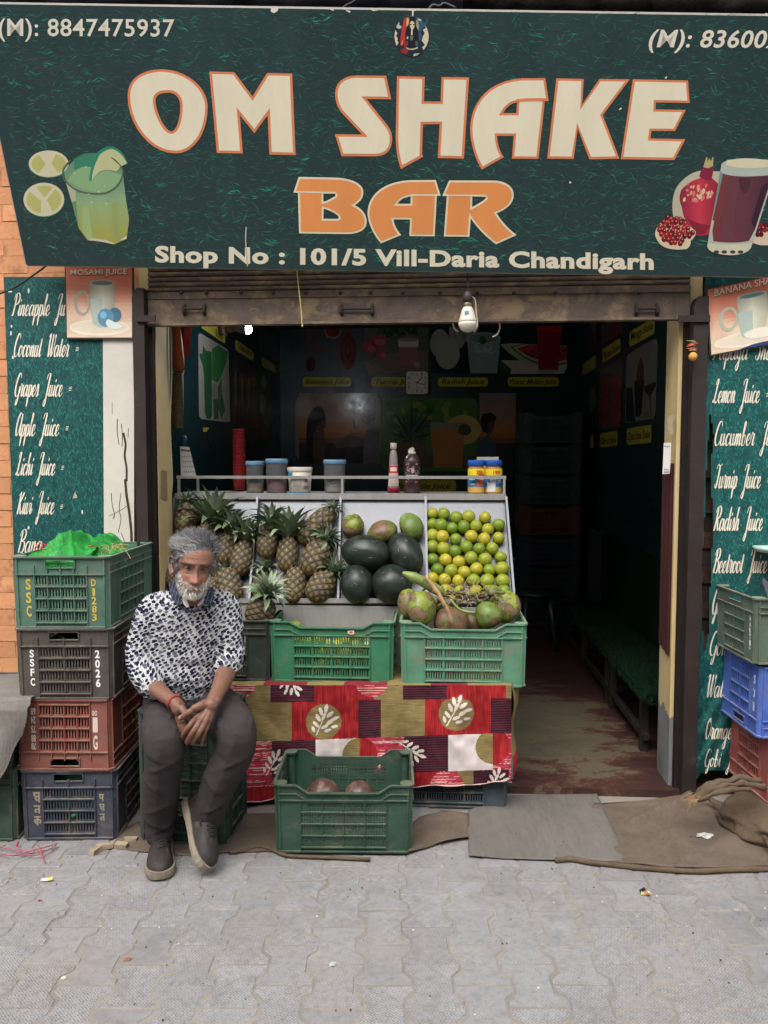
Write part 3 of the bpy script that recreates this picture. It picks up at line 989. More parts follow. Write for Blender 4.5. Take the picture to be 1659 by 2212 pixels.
# ------------------------------------------------------------------ two drink posters
def cup(pr, f, blue, glass, citrus=True):
 """mug on a saucer drawn in a unit square (x right, y down)."""
 T = lambda pts: [f(*p) for p in pts]
 pr.shape(T(ellipse(.50, .86, .46, .115, 30)), (224, 212, 192), 1.2)
 pr.shape(T(ellipse(.50, .85, .43, .09, 30)), (212, 200, 180), 1.5)
 hd = ellipse(.24, .51, .125, .185, 26)
 hi = ellipse(.25, .51, .085, .14, 26)
 pr.shape([T(hd), T(hi)], glass[1], 1.8)
 body = path([(.36, .22), (.365, .55), (.40, .80), (.46, .86, .58, .86), (.68, .84, .70, .78), (.735, .55), (.74, .22)])
 pr.grad(T(body), tuple(c * .86 for c in glass[0]), tuple(c * .90 for c in glass[0]), 2.1, 14, 0, tuple(min(255, c * 1.12) for c in glass[0]))
 pr.shape(T(path([(.365, .45), (.40, .80), (.46, .86, .55, .86), (.55, .45)])), glass[2], 2.4)
 pr.shape(T(ellipse(.55, .22, .19, .042, 26)), glass[1], 2.7)
 pr.shape(T(ellipse(.55, .226, .16, .03, 26)), glass[3], 3.0)
 if citrus:
  pr.shape(T(ellipse(.74, .68, .10, .105, 20)), tuple(int(c * .8) for c in blue), 3.0)
  pr.shape(T(ellipse(.60, .72, .125, .13, 22)), blue, 3.3)
  pr.shape(T(ellipse(.565, .68, .05, .05, 16)), tuple(min(255, int(c * 1.35)) for c in blue), 3.5)
  pr.shape(T(path([(.60, .79), (.62, .74, .64, .74), (.78, .80, .86, .84), (.80, .90, .70, .88), (.62, .86, .60, .79)])), (206, 214, 210), 3.7)
 else:
  pr.shape(T(path([(.42, .78), (.55, .70, .75, .74), (.9, .72, .98, .80), (.8, .9, .55, .88), (.45, .86, .42, .78)])), (222, 216, 200), 3.3)
def poster(name, lab, corners, v, title, ty, blue, glass, citrus, grp, slope, bottom_strip=None, letters=None):
 (xa, ya), (xb, yb), (xc, yc), (xd, yd) = corners   # TL TR BR BL
 def f(s_, t_):
  x = (xa * (1 - s_) + xb * s_) * (1 - t_) + (xd * (1 - s_) + xc * s_) * t_
  y = (ya * (1 - s_) + yb * s_) * (1 - t_) + (yd * (1 - s_) + yc * s_) * t_
  return x, y
 ps = lambda x, y, l: atv(x, y, v) - VS * l
 t = thing(name, lab, 'poster', ps(*f(.5, 1), 0), grp)
 w = MB()
 w.prism([f(-.02, -.02), f(1.02, -.02), f(1.02, 1.02), f(-.02, 1.02)], lambda a, b, d: atv(a, b, v) + VS * d, 0.0015, 0.012)
 w.build('frame', mat('poster_frame', (62, 54, 50), 0.7, 0.2, 20), t)
 pr = Print(ps)
 n = 18
 for j in range(n):
  for i in range(n):
   s_, t_ = (i + .5) / n, (j + .5) / n
   k = min(1, max(0, (t_ - .05) / .75))
   nn = noise.noise(Vector((s_ * 4, t_ * 4, 3.0)))
   k = min(1, max(0, k + nn * .25))
   c = tuple(int(p * (1 - k) + q * k) for p, q in zip((184, 92, 70), (216, 196, 172)))
   pr.face([ps(*f(i / n, (j + 1) / n), 0), ps(*f((i + 1) / n, (j + 1) / n), 0), ps(*f((i + 1) / n, j / n), 0), ps(*f(i / n, j / n), 0)], c)
 pr.build('sheet', M['dusty_print'], t)
 pr = Print(ps)
 cup(pr, f, blue, glass, citrus)
 if bottom_strip:
  pr.shape([f(*p) for p in bottom_strip], (44, 62, 108), 3.9)
 pr.build('picture', M['dusty_print'], t)
 pr = Print(ps)
 x0, y0 = f(*ty[0])
 x1, y1 = f(*ty[1])
 pr.text(title, x0 - .6, x1 + .6, y0 + 1.2, ty[2] + 1.6, (70, 50, 44), 2.0, 0.03, slope=(y1 - y0) / (x1 - x0))
 pr.build('lettering_outline', M['print'], t)
 pr = Print(ps)
 pr.text(title, x0, x1, y0, ty[2], (206, 190, 170), 3.0, 0.012, slope=(y1 - y0) / (x1 - x0))
 pr.build('lettering', M['print'], t)
 return t
poster('drink_poster', 'faded upright poster of a mosami juice mug and blue fruit', [(142, 577), (285, 577), (285, 729), (145, 729)], -0.03,
 'MOSAMI JUICE', ((.07, .115), (.93, .10), 12.5), (92, 140, 164), [(178, 178, 158), (160, 156, 138), (172, 184, 172), (106, 118, 108)], True,
 'drink posters hung over the boards', 0)
poster('drink_poster', 'crooked banana shake poster hanging over the right banner', [(1529, 626), (1700, 589), (1702, 736), (1537, 766)], -0.035,
 'BANANA SHAKE', ((.075, .125), (.93, .10), 15), (92, 140, 164), [(186, 186, 166), (170, 172, 152), (168, 182, 174), (92, 134, 136)], False,
 'drink posters hung over the boards', 0, [(.35, 1.0), (.55, .955), (1.0, .93), (1.0, 1.0)])
# ------------------------------------------------------------------ the big leaning sign
TILT = R(22.8)
SP0 = SH(0, -0.14, 2.285)
SUP = Vector((0, 0, 1)) * math.cos(TILT) - VS * math.sin(TILT)
SN = VS * math.cos(TILT) + Vector((0, 0, 1)) * math.sin(TILT)       # points back and up
pos_s = lambda x, y, l=0.0: hit(x, y, SP0, SN) - SN * l
SQ = [(-60, 8), (1815, 37), (1690, 598), (57, 572)]
sg = thing('shop_sign', 'huge dark green leaning sign board reading Om Shake Bar', 'sign', pos_s(870, 585))
w = MB()
w.prism([SQ[3], SQ[2], SQ[1], SQ[0]], lambda a, b, d: pos_s(a, b) + SN * d, 0.0, 0.05)
w.build('board', mat('sign_face', (42, 64, 65), 0.5, 0.10, 3, spec=0.3, stretch=(2, 1, 0.5)), sg)
w = MB()
for a, b in ((SQ[0], SQ[1]), (SQ[1], SQ[2]), (SQ[2], SQ[3]), (SQ[3], SQ[0])):
 w.tube([pos_s(*a, -0.01), pos_s(*b, -0.01)], 0.008, 4, True)
w.build('frame', M['pale_metal'], sg)
pr = Print(pos_s)
def off_sign(x, y):
 return x < -52 + (y - 8) * .212 or x + 45 > 1806 - (y - 37) * .222 or y < 14 + x * .0155 or y > 566 + x * .0155 or y + 16 > 570 + x * .0155 and y > 540
GB = [(52, 78, 78), (46, 92, 86), (50, 118, 104), (40, 132, 112), (60, 92, 92), (66, 84, 86), (44, 60, 64), (42, 66, 66)]
blades(pr, -55, 1800, 15, 590, 11500, GB, (8, 30), (0.8, 2.0), R(4), 21, 0.3, off_sign)
# clusters of brighter tufts
rc = random.Random(8)
for q in range(330):
 cx, cy = rc.uniform(-40, 1780), rc.uniform(25, 575)
 c = rc.choice([(44, 140, 118), (52, 150, 128), (40, 112, 98)])
 blades(pr, cx - 24, cx + 24, cy - 9, cy + 9, 5, [c], (12, 30), (1.2, 2.8), R(rc.choice((-18, 12, 30, 165))), q, 0.85, off_sign)
pr.build('grass_print', M['print'], sg)
CR, OR = (239, 230, 204), (228, 138, 94)
OR2, CR2 = (238, 154, 90), (236, 226, 196)
def conv(ox, oy, sc):
 k = sc / 1.8228
 def g_(p):
  out = []
  for q in p:
   out.append(tuple((ox / 1.8228 + q[i] * k) if i % 2 == 0 else (oy / 1.8228 + q[i] * k) for i in range(len(q))))
  return out
 return g_
def letter(outer, holes, cv, edge_c, fill_c, wd, bands=()):
 pr = Print(pos_s)
 o_ = path(cv(outer))
 hs_ = [path(cv(h)) for h in holes]
 pr.shape([o_] + hs_, edge_c, 2.0)
 pr.shape([inset(o_, wd)] + [inset(h, -wd) for h in hs_], fill_c, 3.0)
 for b in bands:
  pr.shape(path(cv(b)), edge_c, 4.0)
 pr.build('letter', M['sign_print'], sg)
c1 = conv(480, 230, 720 / 1659)
c2 = conv(1280, 260, 820 / 1659)
c3 = conv(1800, 260, 960 / 1659)
c4 = conv(1120, 660, 960 / 1659)
letter([(370, 98), (600, 105, 775, 270, 780, 430), (780, 700, 640, 862, 490, 862), (250, 862, 52, 600, 52, 340), (52, 170, 200, 98, 370, 98)],
 [[(420, 312), (500, 312, 530, 370, 530, 440), (530, 560, 490, 662, 450, 662), (390, 662, 306, 480, 306, 380), (306, 330, 350, 312, 420, 312)]], c1, OR, CR, 5.6)
letter([(793, 118), (1020, 124), (1185, 345), (1318, 132), (1545, 138), (1577, 877), (1338, 872), (1323, 515), (1203, 678), (1070, 515), (1098, 862), (862, 858)], [], c1, OR, CR, 5.4)
letter([(487, 77), (528, 265), (330, 262), (470, 440), (515, 490, 535, 530, 535, 580), (535, 670, 490, 718, 395, 720), (132, 718), (78, 542), (295, 545), (130, 370),
  (100, 330, 80, 285, 80, 220), (80, 130, 150, 77, 250, 75)], [], c2, OR, CR, 5.4)
letter([(573, 80), (795, 86), (788, 282), (920, 283), (928, 88), (1148, 90), (1106, 738), (898, 733), (912, 463), (780, 465), (772, 705), (784, 720), (605, 820), (565, 720, 562, 560)], [], c2, OR, CR, 5.4)
letter([(600, 82), (623, 238), (597, 240), (553, 632), (372, 630), (385, 475), (272, 475), (275, 560, 318, 620), (168, 705), (120, 630, 88, 520, 88, 420), (95, 230, 230, 95, 440, 83)],
 [[(312, 320), (403, 320), (407, 248), (350, 255, 312, 320)]], c3, OR, CR, 5.0,
 [[(402, 226), (480, 219), (612, 219), (621, 238), (480, 239), (404, 243)]])
letter([(675, 84), (862, 88), (850, 262), (968, 88), (1175, 90), (990, 335), (1104, 630), (900, 635), (820, 425), (793, 632), (612, 630)], [], c3, OR, CR, 5.0)
letter([(1195, 90), (1570, 98), (1582, 252), (1352, 248), (1350, 295), (1556, 298), (1482, 442), (1322, 442), (1315, 492), (1553, 498), (1478, 640), (1112, 634)], [], c3, OR, CR, 5.0)
letter([(97, 63), (350, 68), (460, 72, 537, 110, 537, 165), (537, 215, 510, 235, 478, 255), (530, 280, 560, 320, 560, 370), (560, 420, 510, 450, 430, 452), (100, 447), (92, 172), (62, 168)],
 [[(265, 178), (340, 178), (352, 184, 345, 195), (285, 227), (265, 231)], [(267, 279), (287, 285), (372, 318, 370, 342), (362, 348), (265, 348)]], c4, CR2, OR2, 4.2,
 [[(64, 160), (350, 165), (350, 176), (62, 170)]])
letter([(1030, 84), (1063, 192), (1037, 192), (1022, 467), (850, 465), (855, 353), (742, 352), (750, 410, 795, 458), (657, 515), (600, 450, 565, 370, 565, 300), (575, 170, 690, 92, 860, 85)],
 [[(768, 246), (858, 246), (860, 195), (800, 200, 768, 246)]], c4, CR2, OR2, 4.2, [[(858, 181), (1057, 181), (1061, 192), (858, 193)]])
letter([(1120, 87), (1430, 88), (1510, 92, 1560, 130, 1560, 185), (1560, 250, 1500, 290, 1443, 310), (1500, 400, 1580, 458), (1440, 522), (1330, 440, 1268, 345), (1258, 470), (1085, 468), (1105, 192), (1075, 190)],
 [[(1278, 197), (1368, 200), (1384, 212, 1277, 268)]], c4, CR2, OR2, 4.2, [[(1078, 183), (1370, 185), (1370, 196), (1076, 193)]])
for a_, k_ in ((('(M): 8847475937', -3, 377, 77, 37, (230, 224, 208), 2, 0.012), dict(slope=.004, spacing=1.05)),
   (('(M): 836002', 1401, 1684, 101, 37, (230, 224, 208), 2, 0.018), dict(shear=0.25, slope=.008, spacing=1.05)),
   (('Shop No : 101/5 Vill-Daria Chandigarh', 335, 1412, 565, 33, (232, 224, 200), 2, 0.04), dict(slope=.0150, spacing=1.06))):
 pr = Print(pos_s)
 pr.text(*a_, **k_)
 pr.build('lettering', M['sign_print'], sg)
# drink picture on the left: lime halves and a tumbler
c6 = conv(60, 540, 500 / 1659)
pr = Print(pos_s)
S6 = lambda pts, c, l: pr.shape(path(c6(pts)), c, l)
for (cx, cy, rx, ry) in ((437, 348, 260, 174), (375, 815, 266, 220)):
 S6([p for p in ellipse(cx + 5, cy + 12, rx, ry, 32)], (44, 132, 104), 1.6)
 S6([p for p in ellipse(cx, cy, rx, ry, 32)], (216, 210, 178), 2.0)
 for a0, a1 in ((-65, 55), (125, 235)) if cy < 500 else ((-50, 60), (100, 215), (245, 300)):
  seg = [(cx + 40 * math.cos(R((a0 + a1) / 2)), cy + 30 * math.sin(R((a0 + a1) / 2)))] + \
   [(cx + rx * .86 * math.cos(R(a0 + (a1 - a0) * q / 8)), cy + ry * .82 * math.sin(R(a0 + (a1 - a0) * q / 8))) for q in range(9)]
  S6(seg, (190, 190, 116), 2.4)
S6([(640, 480), (690, 330, 900, 215), (1060, 200, 1250, 250), (1380, 330, 1410, 480), (1440, 800), (1490, 1080), (1455, 1330), (1310, 1395), (945, 1345), (830, 1190), (740, 850)], (104, 150, 116), 1.9)
pr.grad(path(c6([(640, 480), (690, 330, 900, 215), (1060, 200, 1250, 250), (1380, 330, 1410, 480), (1440, 760), (1250, 880, 1050, 888), (900, 880, 795, 820), (740, 850)])), (92, 144, 116), (150, 176, 136), 1.95, 14)
S6([(760, 290), (900, 215), (1050, 205), (1000, 420), (780, 430)], (62, 136, 108), 2.2)
S6([(690, 570), (740, 430, 900, 385), (1150, 390, 1390, 500), (1350, 650, 1180, 715), (950, 745, 690, 570)], (142, 180, 132), 2.4)
pr.grad(path(c6([(795, 820), (900, 880, 1050, 888), (1250, 880, 1440, 760), (1490, 1080), (1455, 1330), (1310, 1395), (945, 1345), (830, 1190)])), (146, 182, 136), (172, 164, 78), 2.5, 18)
S6([(880, 900), (960, 920), (1010, 1330), (950, 1340), (880, 1230)], (160, 186, 128), 2.7)
S6([(1250, 870), (1330, 840), (1370, 1350), (1310, 1385)], (152, 168, 104), 2.7)
S6([(945, 1345), (1020, 1320), (1200, 1345), (1310, 1395), (1280, 1398), (1100, 1360)], (200, 200, 180), 3.0)
S6([(1365, 1345), (1460, 1290), (1455, 1330)], (220, 220, 204), 3.0)
S6([(660, 580), (790, 690), (800, 830), (740, 850)], (186, 192, 160), 2.9)
pr.stroke(c6([(640, 560), (630, 430), (720, 300)]), 4, (92, 104, 92), 3.1)
pr.stroke(c6([(640, 560), (780, 680), (980, 735), (1180, 730), (1330, 640), (1405, 500), (1390, 390), (1250, 260)]), 3.2, (86, 104, 88), 3.2)
S6([(965, 560), (985, 380, 1070, 200), (1180, 110, 1270, 120), (1420, 160, 1472, 345), (1390, 380), (1300, 260, 1240, 260), (1100, 280, 1000, 575)], (40, 138, 112), 3.4)
S6([(1000, 570), (1010, 400, 1110, 225), (1230, 130, 1300, 165), (1410, 220, 1460, 345), (1390, 378), (1300, 262, 1245, 262), (1370, 370), (1370, 420, 1320, 450), (1150, 400, 1080, 470)], (196, 200, 152), 3.6)
for p in ((930, 390), (1175, 640), (1090, 715), (1000, 850), (1195, 870), (960, 745), (780, 470)):
 S6(ellipse(p[0], p[1], 16, 8, 8), (196, 212, 176), 3.8)
pr.build('picture', M['sign_print'], sg)
# drink picture on the right: pomegranate and tall glass
c5 = conv(2540, 560, 484 / 1659)
pr = Print(pos_s)
S5 = lambda pts, c, l: pr.shape(path(c5(pts)), c, l)
S5([(740, 385), (560, 420, 430, 600), (340, 760, 380, 1010), (520, 1030), (860, 1240), (1030, 395)], (196, 190, 166), 1.6)
pr.grad(path(c5([(770, 480), (620, 500, 490, 640), (440, 760, 490, 860), (520, 1000), (640, 1240), (700, 1275, 870, 1245), (930, 1000), (985, 560), (900, 480)])), (146, 40, 66), (150, 38, 60), 2.0, 16, 0, (204, 62, 80))
S5([(560, 1010), (680, 1100, 880, 1120), (800, 1245), (680, 1250)], (136, 38, 58), 2.15)
rp = random.Random(4)
for q in range(42):
 x, y = rp.gauss(740, 120), rp.gauss(670, 85)
 if 520 < x < 930 and 510 < y < 860:
  S5(ellipse(x, y, rp.uniform(8, 26), rp.uniform(14, 40), 8, .3), rp.choice([(222, 168, 140), (214, 130, 120), (226, 196, 160)]), 2.4 + q * .01)
S5([(730, 460), (745, 380, 790, 330), (915, 330), (925, 420, 890, 500), (800, 520, 730, 460)], (138, 40, 66), 2.9)
S5([(785, 335), (825, 200), (840, 205), (835, 270), (865, 215), (890, 260), (905, 200), (922, 205), (915, 320), (850, 350)], (190, 176, 120), 3.1)
S5([(132, 1240), (140, 1140, 240, 1060), (500, 1020, 680, 1200), (690, 1270, 615, 1330), (620, 1400, 560, 1440), (330, 1470, 220, 1390), (150, 1330, 132, 1240)], (222, 206, 176), 3.2)
k = 0
for row, (y, n, x0) in enumerate(((1025, 4, 290), (1075, 6, 235), (1130, 7, 205), (1190, 8, 195), (1245, 7, 215), (1300, 5, 250), (1345, 3, 345))):
 for q in range(n):
  x = x0 + q * 62 + rp.uniform(-10, 10)
  yy = y + rp.uniform(-12, 12) + q * 4
  S5(ellipse(x, yy, 34, 40, 10), rp.choice([(112, 22, 34), (140, 30, 40), (92, 18, 34), (168, 36, 42)]), 3.6 + k * .01)
  S5(ellipse(x + 6, yy - 14, 10, 10, 7), (226, 170, 150), 4.4)
  k += 1
S5([(1480, 1180), (1560, 1100, 1900, 1050), (1900, 1390), (1560, 1390), (1450, 1360)], (222, 200, 176), 1.6)
for q in range(10):
 S5(ellipse(1520 + (q % 4) * 50 + rp.uniform(-8, 8), 1120 + (q // 4) * 62, 32, 38, 9), rp.choice([(112, 22, 34), (140, 30, 40), (92, 18, 34)]), 1.9 + q * .01)
S5([(1030, 290), (1090, 225, 1350, 215), (1650, 220, 1790, 290), (1720, 500), (1440, 1380), (1420, 1520, 1150, 1525), (850, 1510, 835, 1400)], (186, 196, 186), 4.6)
pr.grad(path(c5([(1045, 420), (1150, 460, 1350, 462), (1600, 455, 1720, 440), (1480, 1180), (1400, 1330), (1200, 1375, 920, 1335), (905, 1200)])), (126, 60, 60), (82, 46, 60), 5.0, 16, 0, (104, 58, 72))
S5([(1045, 420), (1110, 440), (1040, 1080, 990, 1085), (905, 1050)], (124, 62, 60), 5.2)
S5([(1110, 450), (1260, 462), (1180, 1280), (1010, 1340)], (112, 64, 76), 5.1)
S5([(1260, 480), (1430, 480), (1410, 660, 1350, 690), (1270, 680, 1260, 480)], (84, 46, 58), 5.3)
S5([(1560, 620), (1680, 500), (1480, 1180), (1430, 1070)], (56, 34, 52), 5.3)
S5([(1015, 390), (1050, 420), (920, 1010), (905, 1000)], (120, 148, 150), 5.5)
S5([(1090, 300), (1150, 340, 1350, 350), (1600, 350, 1790, 320), (1720, 240), (1350, 215), (1100, 240)], (226, 218, 186), 5.0)
S5([(850, 1360), (1150, 1400, 1440, 1360), (1420, 1510, 1150, 1522), (850, 1510, 835, 1400)], (212, 210, 186), 5.0)
for x in (960, 1065, 1180, 1285):
 S5(ellipse(x, 1480, 38, 24, 9), (78, 62, 66), 5.3)
pr.build('picture', M['sign_print'], sg)
# round emblem at the top: abstract figure in a disc
c7 = conv(1500, 30, 240 / 1659)
pr = Print(pos_s)
S7 = lambda pts, c, l: pr.shape(path(c7(pts)), c, l)
S7([p for p in ellipse(832, 790, 468, 545, 36)], (40, 48, 62), 1.7)
S7([(372, 800), (370, 680, 400, 610), (445, 700), (410, 770), (460, 850), (440, 900), (480, 950), (430, 1040), (380, 930, 372, 800)], (222, 214, 184), 2.1)
S7([(420, 540), (440, 450, 510, 390), (490, 480), (560, 500), (550, 560), (490, 580)], (206, 206, 190), 2.1)
S7([(1200, 480), (1300, 620, 1300, 800), (1290, 1000, 1160, 1150), (1120, 1080), (1200, 1020), (1110, 900), (1150, 760), (1190, 700), (1140, 600), (1220, 560)], (222, 214, 184), 2.1)
S7([(610, 380), (640, 260, 740, 250), (790, 280, 770, 350), (690, 560), (660, 700), (660, 870), (600, 1030), (540, 1040), (520, 800, 570, 600)], (196, 62, 58), 2.4)
S7([(700, 300), (780, 270, 770, 360), (740, 480), (690, 520)], (224, 190, 110), 2.6)
S7([(530, 1000), (600, 860), (620, 1000, 560, 1040)], (222, 120, 64), 2.7)
S7([(520, 1160), (620, 1110), (640, 930), (740, 900), (760, 1000, 660, 1090), (760, 1130), (740, 1200), (690, 1280), (560, 1220)], (150, 52, 56), 2.5)
S7([(940, 250), (1060, 260, 1180, 420), (1240, 470), (1150, 560), (1080, 660), (1120, 800), (1080, 910), (1030, 880), (1020, 680), (960, 480)], (58, 96, 128), 2.4)
S7([(1000, 290), (1110, 330), (1090, 370), (1020, 350)], (216, 212, 188), 2.7)
S7([(950, 340), (1010, 350), (1040, 500), (1010, 640), (960, 500)], (160, 168, 136), 2.6)
S7([(760, 400), (770, 280, 850, 260), (950, 290, 960, 500), (1020, 660), (1020, 900), (940, 1100), (780, 1100), (700, 800), (700, 640)], (34, 34, 46), 2.9)
S7([(780, 440), (790, 380, 850, 370), (920, 390, 920, 460), (910, 580, 850, 610), (790, 580, 780, 440)], (216, 206, 178), 3.2)
S7([(835, 360), (865, 360), (860, 750), (818, 750)], (228, 218, 186), 3.5)
S7(ellipse(810, 462, 26, 20, 10), (34, 34, 46), 3.5)
S7(ellipse(895, 462, 24, 20, 10), (34, 34, 46), 3.5)
S7([(790, 780), (880, 770), (870, 880), (830, 905), (795, 850)], (120, 116, 112), 3.2)
S7([(700, 800), (745, 780), (740, 860), (705, 850)], (206, 196, 170), 3.2)
S7([(680, 1070), (780, 1120), (900, 1110), (1000, 1070), (1010, 1110), (900, 1150), (780, 1150), (700, 1120)], (196, 196, 156), 3.3)
S7([(890, 1260), (1060, 1240), (980, 1300), (890, 1325)], (206, 206, 176), 3.3)
S7([(930, 920), (1000, 900), (1020, 1050), (950, 1060)], (60, 108, 104), 3.1)
pr.build('emblem', M['sign_print'], sg)
# peeled bits and the paler runs of rain on the print
pr = Print(pos_s)
for pts in ([(586, 18), (602, 17), (600, 24), (592, 29), (585, 25)], [(883, 20), (900, 21), (900, 23), (894, 24), (893, 35), (890, 35), (890, 23), (883, 23)],
   [(712, 20), (722, 21), (720, 24)], [(745, 21), (757, 24), (756, 28), (749, 24)], [(800, 20), (818, 22), (806, 24)],
   [(1229, 394), (1231, 391), (1234, 394), (1231, 397)], [(1435, 168), (1441, 164), (1439, 171)], [(1336, 236), (1342, 232), (1343, 235), (1338, 238)],
   [(1652, 28), (1659, 30), (1656, 36)]):
 pr = Print(pos_s)
 pr.shape(pts, (232, 226, 212), 5.0)
 pr.build('peeled_patch', M['print'], sg)
pr = Print(pos_s)
pr.stroke([(532, 490), (531, 520), (535, 575)], 2.2, (206, 198, 176), 5.0)
pr.build('peeled_patch', M['print'], sg)
w = MB()
for x in (180, 640, 1080, 1560):
 p = pos_s(x, 560 + x * .0155)
 w.tube([p + SN * .05, p + SN * .05 + VS * .16 + Vector((0, 0, .02))], 0.012, 6)
 q = pos_s(x, 30 + x * .0155)
 w.tube([q + SN * .05, Vector((q.x, SH(0, .08, 0).y, q.z - .05))], 0.012, 6)
w.build('bracket', M['post_steel'], sg)
# dark tarpaulin bundled along the top of the sign, and cables
def cloth_roll(x0, x1, y0, y1, Y, r, seed):
 w = MB()
 pts, rad = [], []
 n = 60
 for i in range(n + 1):
  s_ = i / n
  x = x0 + (x1 - x0) * s_
  p = atY(x, y0 + (y1 - y0) * s_, Y + 0.02 * noise.noise(Vector((s_ * 9, seed, 0))))
  p.z += 0.012 * noise.noise(Vector((s_ * 14, seed, 4)))
  pts.append(p)
  rad.append(r * (1 + .35 * noise.noise(Vector((s_ * 18, seed, 7)))))
 w.tube(pts, rad, 14)
 for i, p in enumerate(w.v):
  v_ = Vector(p)
  d_ = noise.noise(v_ * 14) * 0.014 + noise.noise(v_ * 40) * 0.006
  w.v[i] = (p[0], p[1] + d_, p[2] + d_ * .8)
 return w
tag(cloth_roll(-120, 1000, -16, -10, 3.16, 0.085, 1.0).build('tarpaulin', mat('dark_tarp', (52, 54, 62), 0.55, 0.25, 6, 0.4, 20, spec=0.35), smooth=True),
 'dark blue grey tarpaulin rolled up behind the sign', 'tarpaulin')
tag(cloth_roll(980, 1850, -4, 4, 3.16, 0.075, 5.0).build('sacking_roll', mat('dark_sack', (50, 46, 44), 0.95, 0.35, 18, 0.8, 60, spec=0.1), smooth=True),
 'ragged dark sacking bundled behind the right half of the sign', 'sacking')
for lab, pts, r in (('black cable looping over the top of the sign near its middle', [(925, 22), (935, 12), (950, 14), (960, 8), (985, 18)], .006),
     ('thin black cable rising from the sign top left of the middle', [(735, 22), (748, 12), (760, 6), (775, -4)], .004)):
 w = MB()
 w.tube(catmull([atY(x, y, 3.03) for x, y in pts], 5), r, 6)
 tag(w.build('cable', M['wire'], smooth=True), lab, 'cable')
w = MB()
w.tube(catmull([atv(x, y, -.05 - .03 * (x > 60)) for x, y in [(-10, 638), (30, 622), (70, 596), (105, 570), (125, 552)]], 6), .0042, 6)
tag(w.build('cable', M['wire'], smooth=True), 'black cable drooping from the sign across the left board corner', 'cable')
# unseen block across the street behind the camera, added to narrow the sky
ob = thing('building', 'plain pale two storey building added unseen behind the viewer to narrow the sky', 'building', (0, -5.2, 0))
w = MB()
w.box(-14, 14, -9, -5.2, 0, 7.2)
w.build('wall', mat('added_block_wall', (150, 138, 122), .9, .2, 2, spec=.1), ob)
for i in range(9):
 for z in (.1, 4.0):
  w = MB()
  w.box(-12.6 + i * 3, -10.6 + i * 3, -5.21, -5.15, z, z + (2.3 if z < 1 else 1.5))
  w.build('shutter' if z < 1 else 'window', M['dark_concrete'], ob)
w = MB()
w.box(-14, 14, -5.2, -4.4, 3.1, 3.25)
w.build('ledge', M['dark_concrete'], ob)
# ------------------------------------------------------------------ prints on the inner walls
back_wall = bw
pos_b = lambda x, y, l: atv(x, y, VB) - VS * (l + .001)
pos_lw = lambda x, y, l: hit(x, y, SH(UL, 0, 0), US) + US * (l + .001)
pos_rw = lambda x, y, l: hit(x, y, SH(UR, 0, 0), US) - US * (l + .001)
k2 = lambda pts: [tuple((548.6 if i % 2 == 0 else 685.8) + v * .29762 for i, v in enumerate(p)) for p in pts]
k3 = lambda pts: [tuple((1069.8 if i % 2 == 0 else 685.8) + v * .23148 for i, v in enumerate(p)) for p in pts]
kl = lambda pts: [tuple((329.2 if i % 2 == 0 else 630.9) + v * .16534 for i, v in enumerate(p)) for p in pts]
DK, INK, YEL = (12, 34, 38), (24, 26, 24), (172, 158, 58)
def vgrad(pr, x0, y0, x1, y1, stops, layer, n=14):
 for i in range(n):
  t = (i + .5) / n
  for (a, ca), (b, cb) in zip(stops, stops[1:]):
   if a <= t <= b:
    k = (t - a) / (b - a)
    c = tuple(p * (1 - k) + q * k for p, q in zip(ca, cb))
  ya, yb = y0 + (y1 - y0) * i / n, y0 + (y1 - y0) * (i + 1) / n
  pr.shape([(x0, ya), (x1, ya), (x1, yb), (x0, yb)], c, layer)
pr = Print(pos_b)
B = lambda pts, c, l: pr.shape(path(k2(pts)), c, l)
E = lambda cx, cy, rx, ry, c, l, rot=0: pr.shape(ellipse(548.6 + cx * .29762, 685.8 + cy * .29762, rx * .29762, ry * .29762, 22, rot), c, l)
# beetroot
for i in range(16):
 pr.stroke(k2([(380 + i * 8, 0), (385 + i * 5, 90 + i * 3), (405 + i * 2, 250)]), .8, (92, 62, 60), 1.5 + i * .01)
E(412, 340, 34, 55, (66, 30, 34), 1.7)
E(478, 240, 30, 24, (110, 66, 50), 1.7)
E(572, 95, 62, 62, (132, 108, 90), 1.7)
E(572, 90, 54, 52, (104, 30, 36), 1.9)
E(684, 242, 60, 138, (98, 36, 38), 1.8)
for q in range(4):
 E(684, 242, 50 - q * 12, 118 - q * 30, (112, 44, 44) if q % 2 else (80, 28, 32), 2.0 + q * .05)
# turnip
pr.shape(rrect(787, 676, 925, 807, 7), (84, 86, 78), 1.5)
B([(800, 330), (1000, 260), (1262, 240), (1262, 400), (830, 405)], (112, 96, 84), 1.7)
for cx, cy, rx, ry in ((905, 165, 62, 46), (840, 215, 50, 45), (925, 262, 38, 40)):
 E(cx, cy, rx, ry, (158, 58, 72), 1.9)
 E(cx + 12, cy + 14, rx * .6, ry * .5, (176, 88, 96), 2.0)
for i in range(20):
 x = 880 + i * 15
 B([(x, 150 - (i % 5) * 18), (x + 40, 40 + (i % 4) * 16), (x + 60, 90 + (i % 3) * 20)], [(40, 70, 44), (52, 86, 50), (32, 56, 40)][i % 3], 2.1 + i * .01)
pr.stroke(k2([(800, 330), (900, 300), (950, 285)]), 1, (170, 110, 110), 2.3)
B([(1045, 160), (1195, 160), (1180, 345), (1060, 345)], (146, 92, 100), 2.5)
B([(1045, 160), (1195, 160), (1192, 215), (1048, 215)], (186, 176, 168), 2.6)
E(1120, 160, 75, 14, (120, 118, 106), 2.7)
E(1182, 342, 28, 28, (128, 118, 110), 2.7)
E(1182, 342, 18, 18, (160, 140, 136), 2.8)
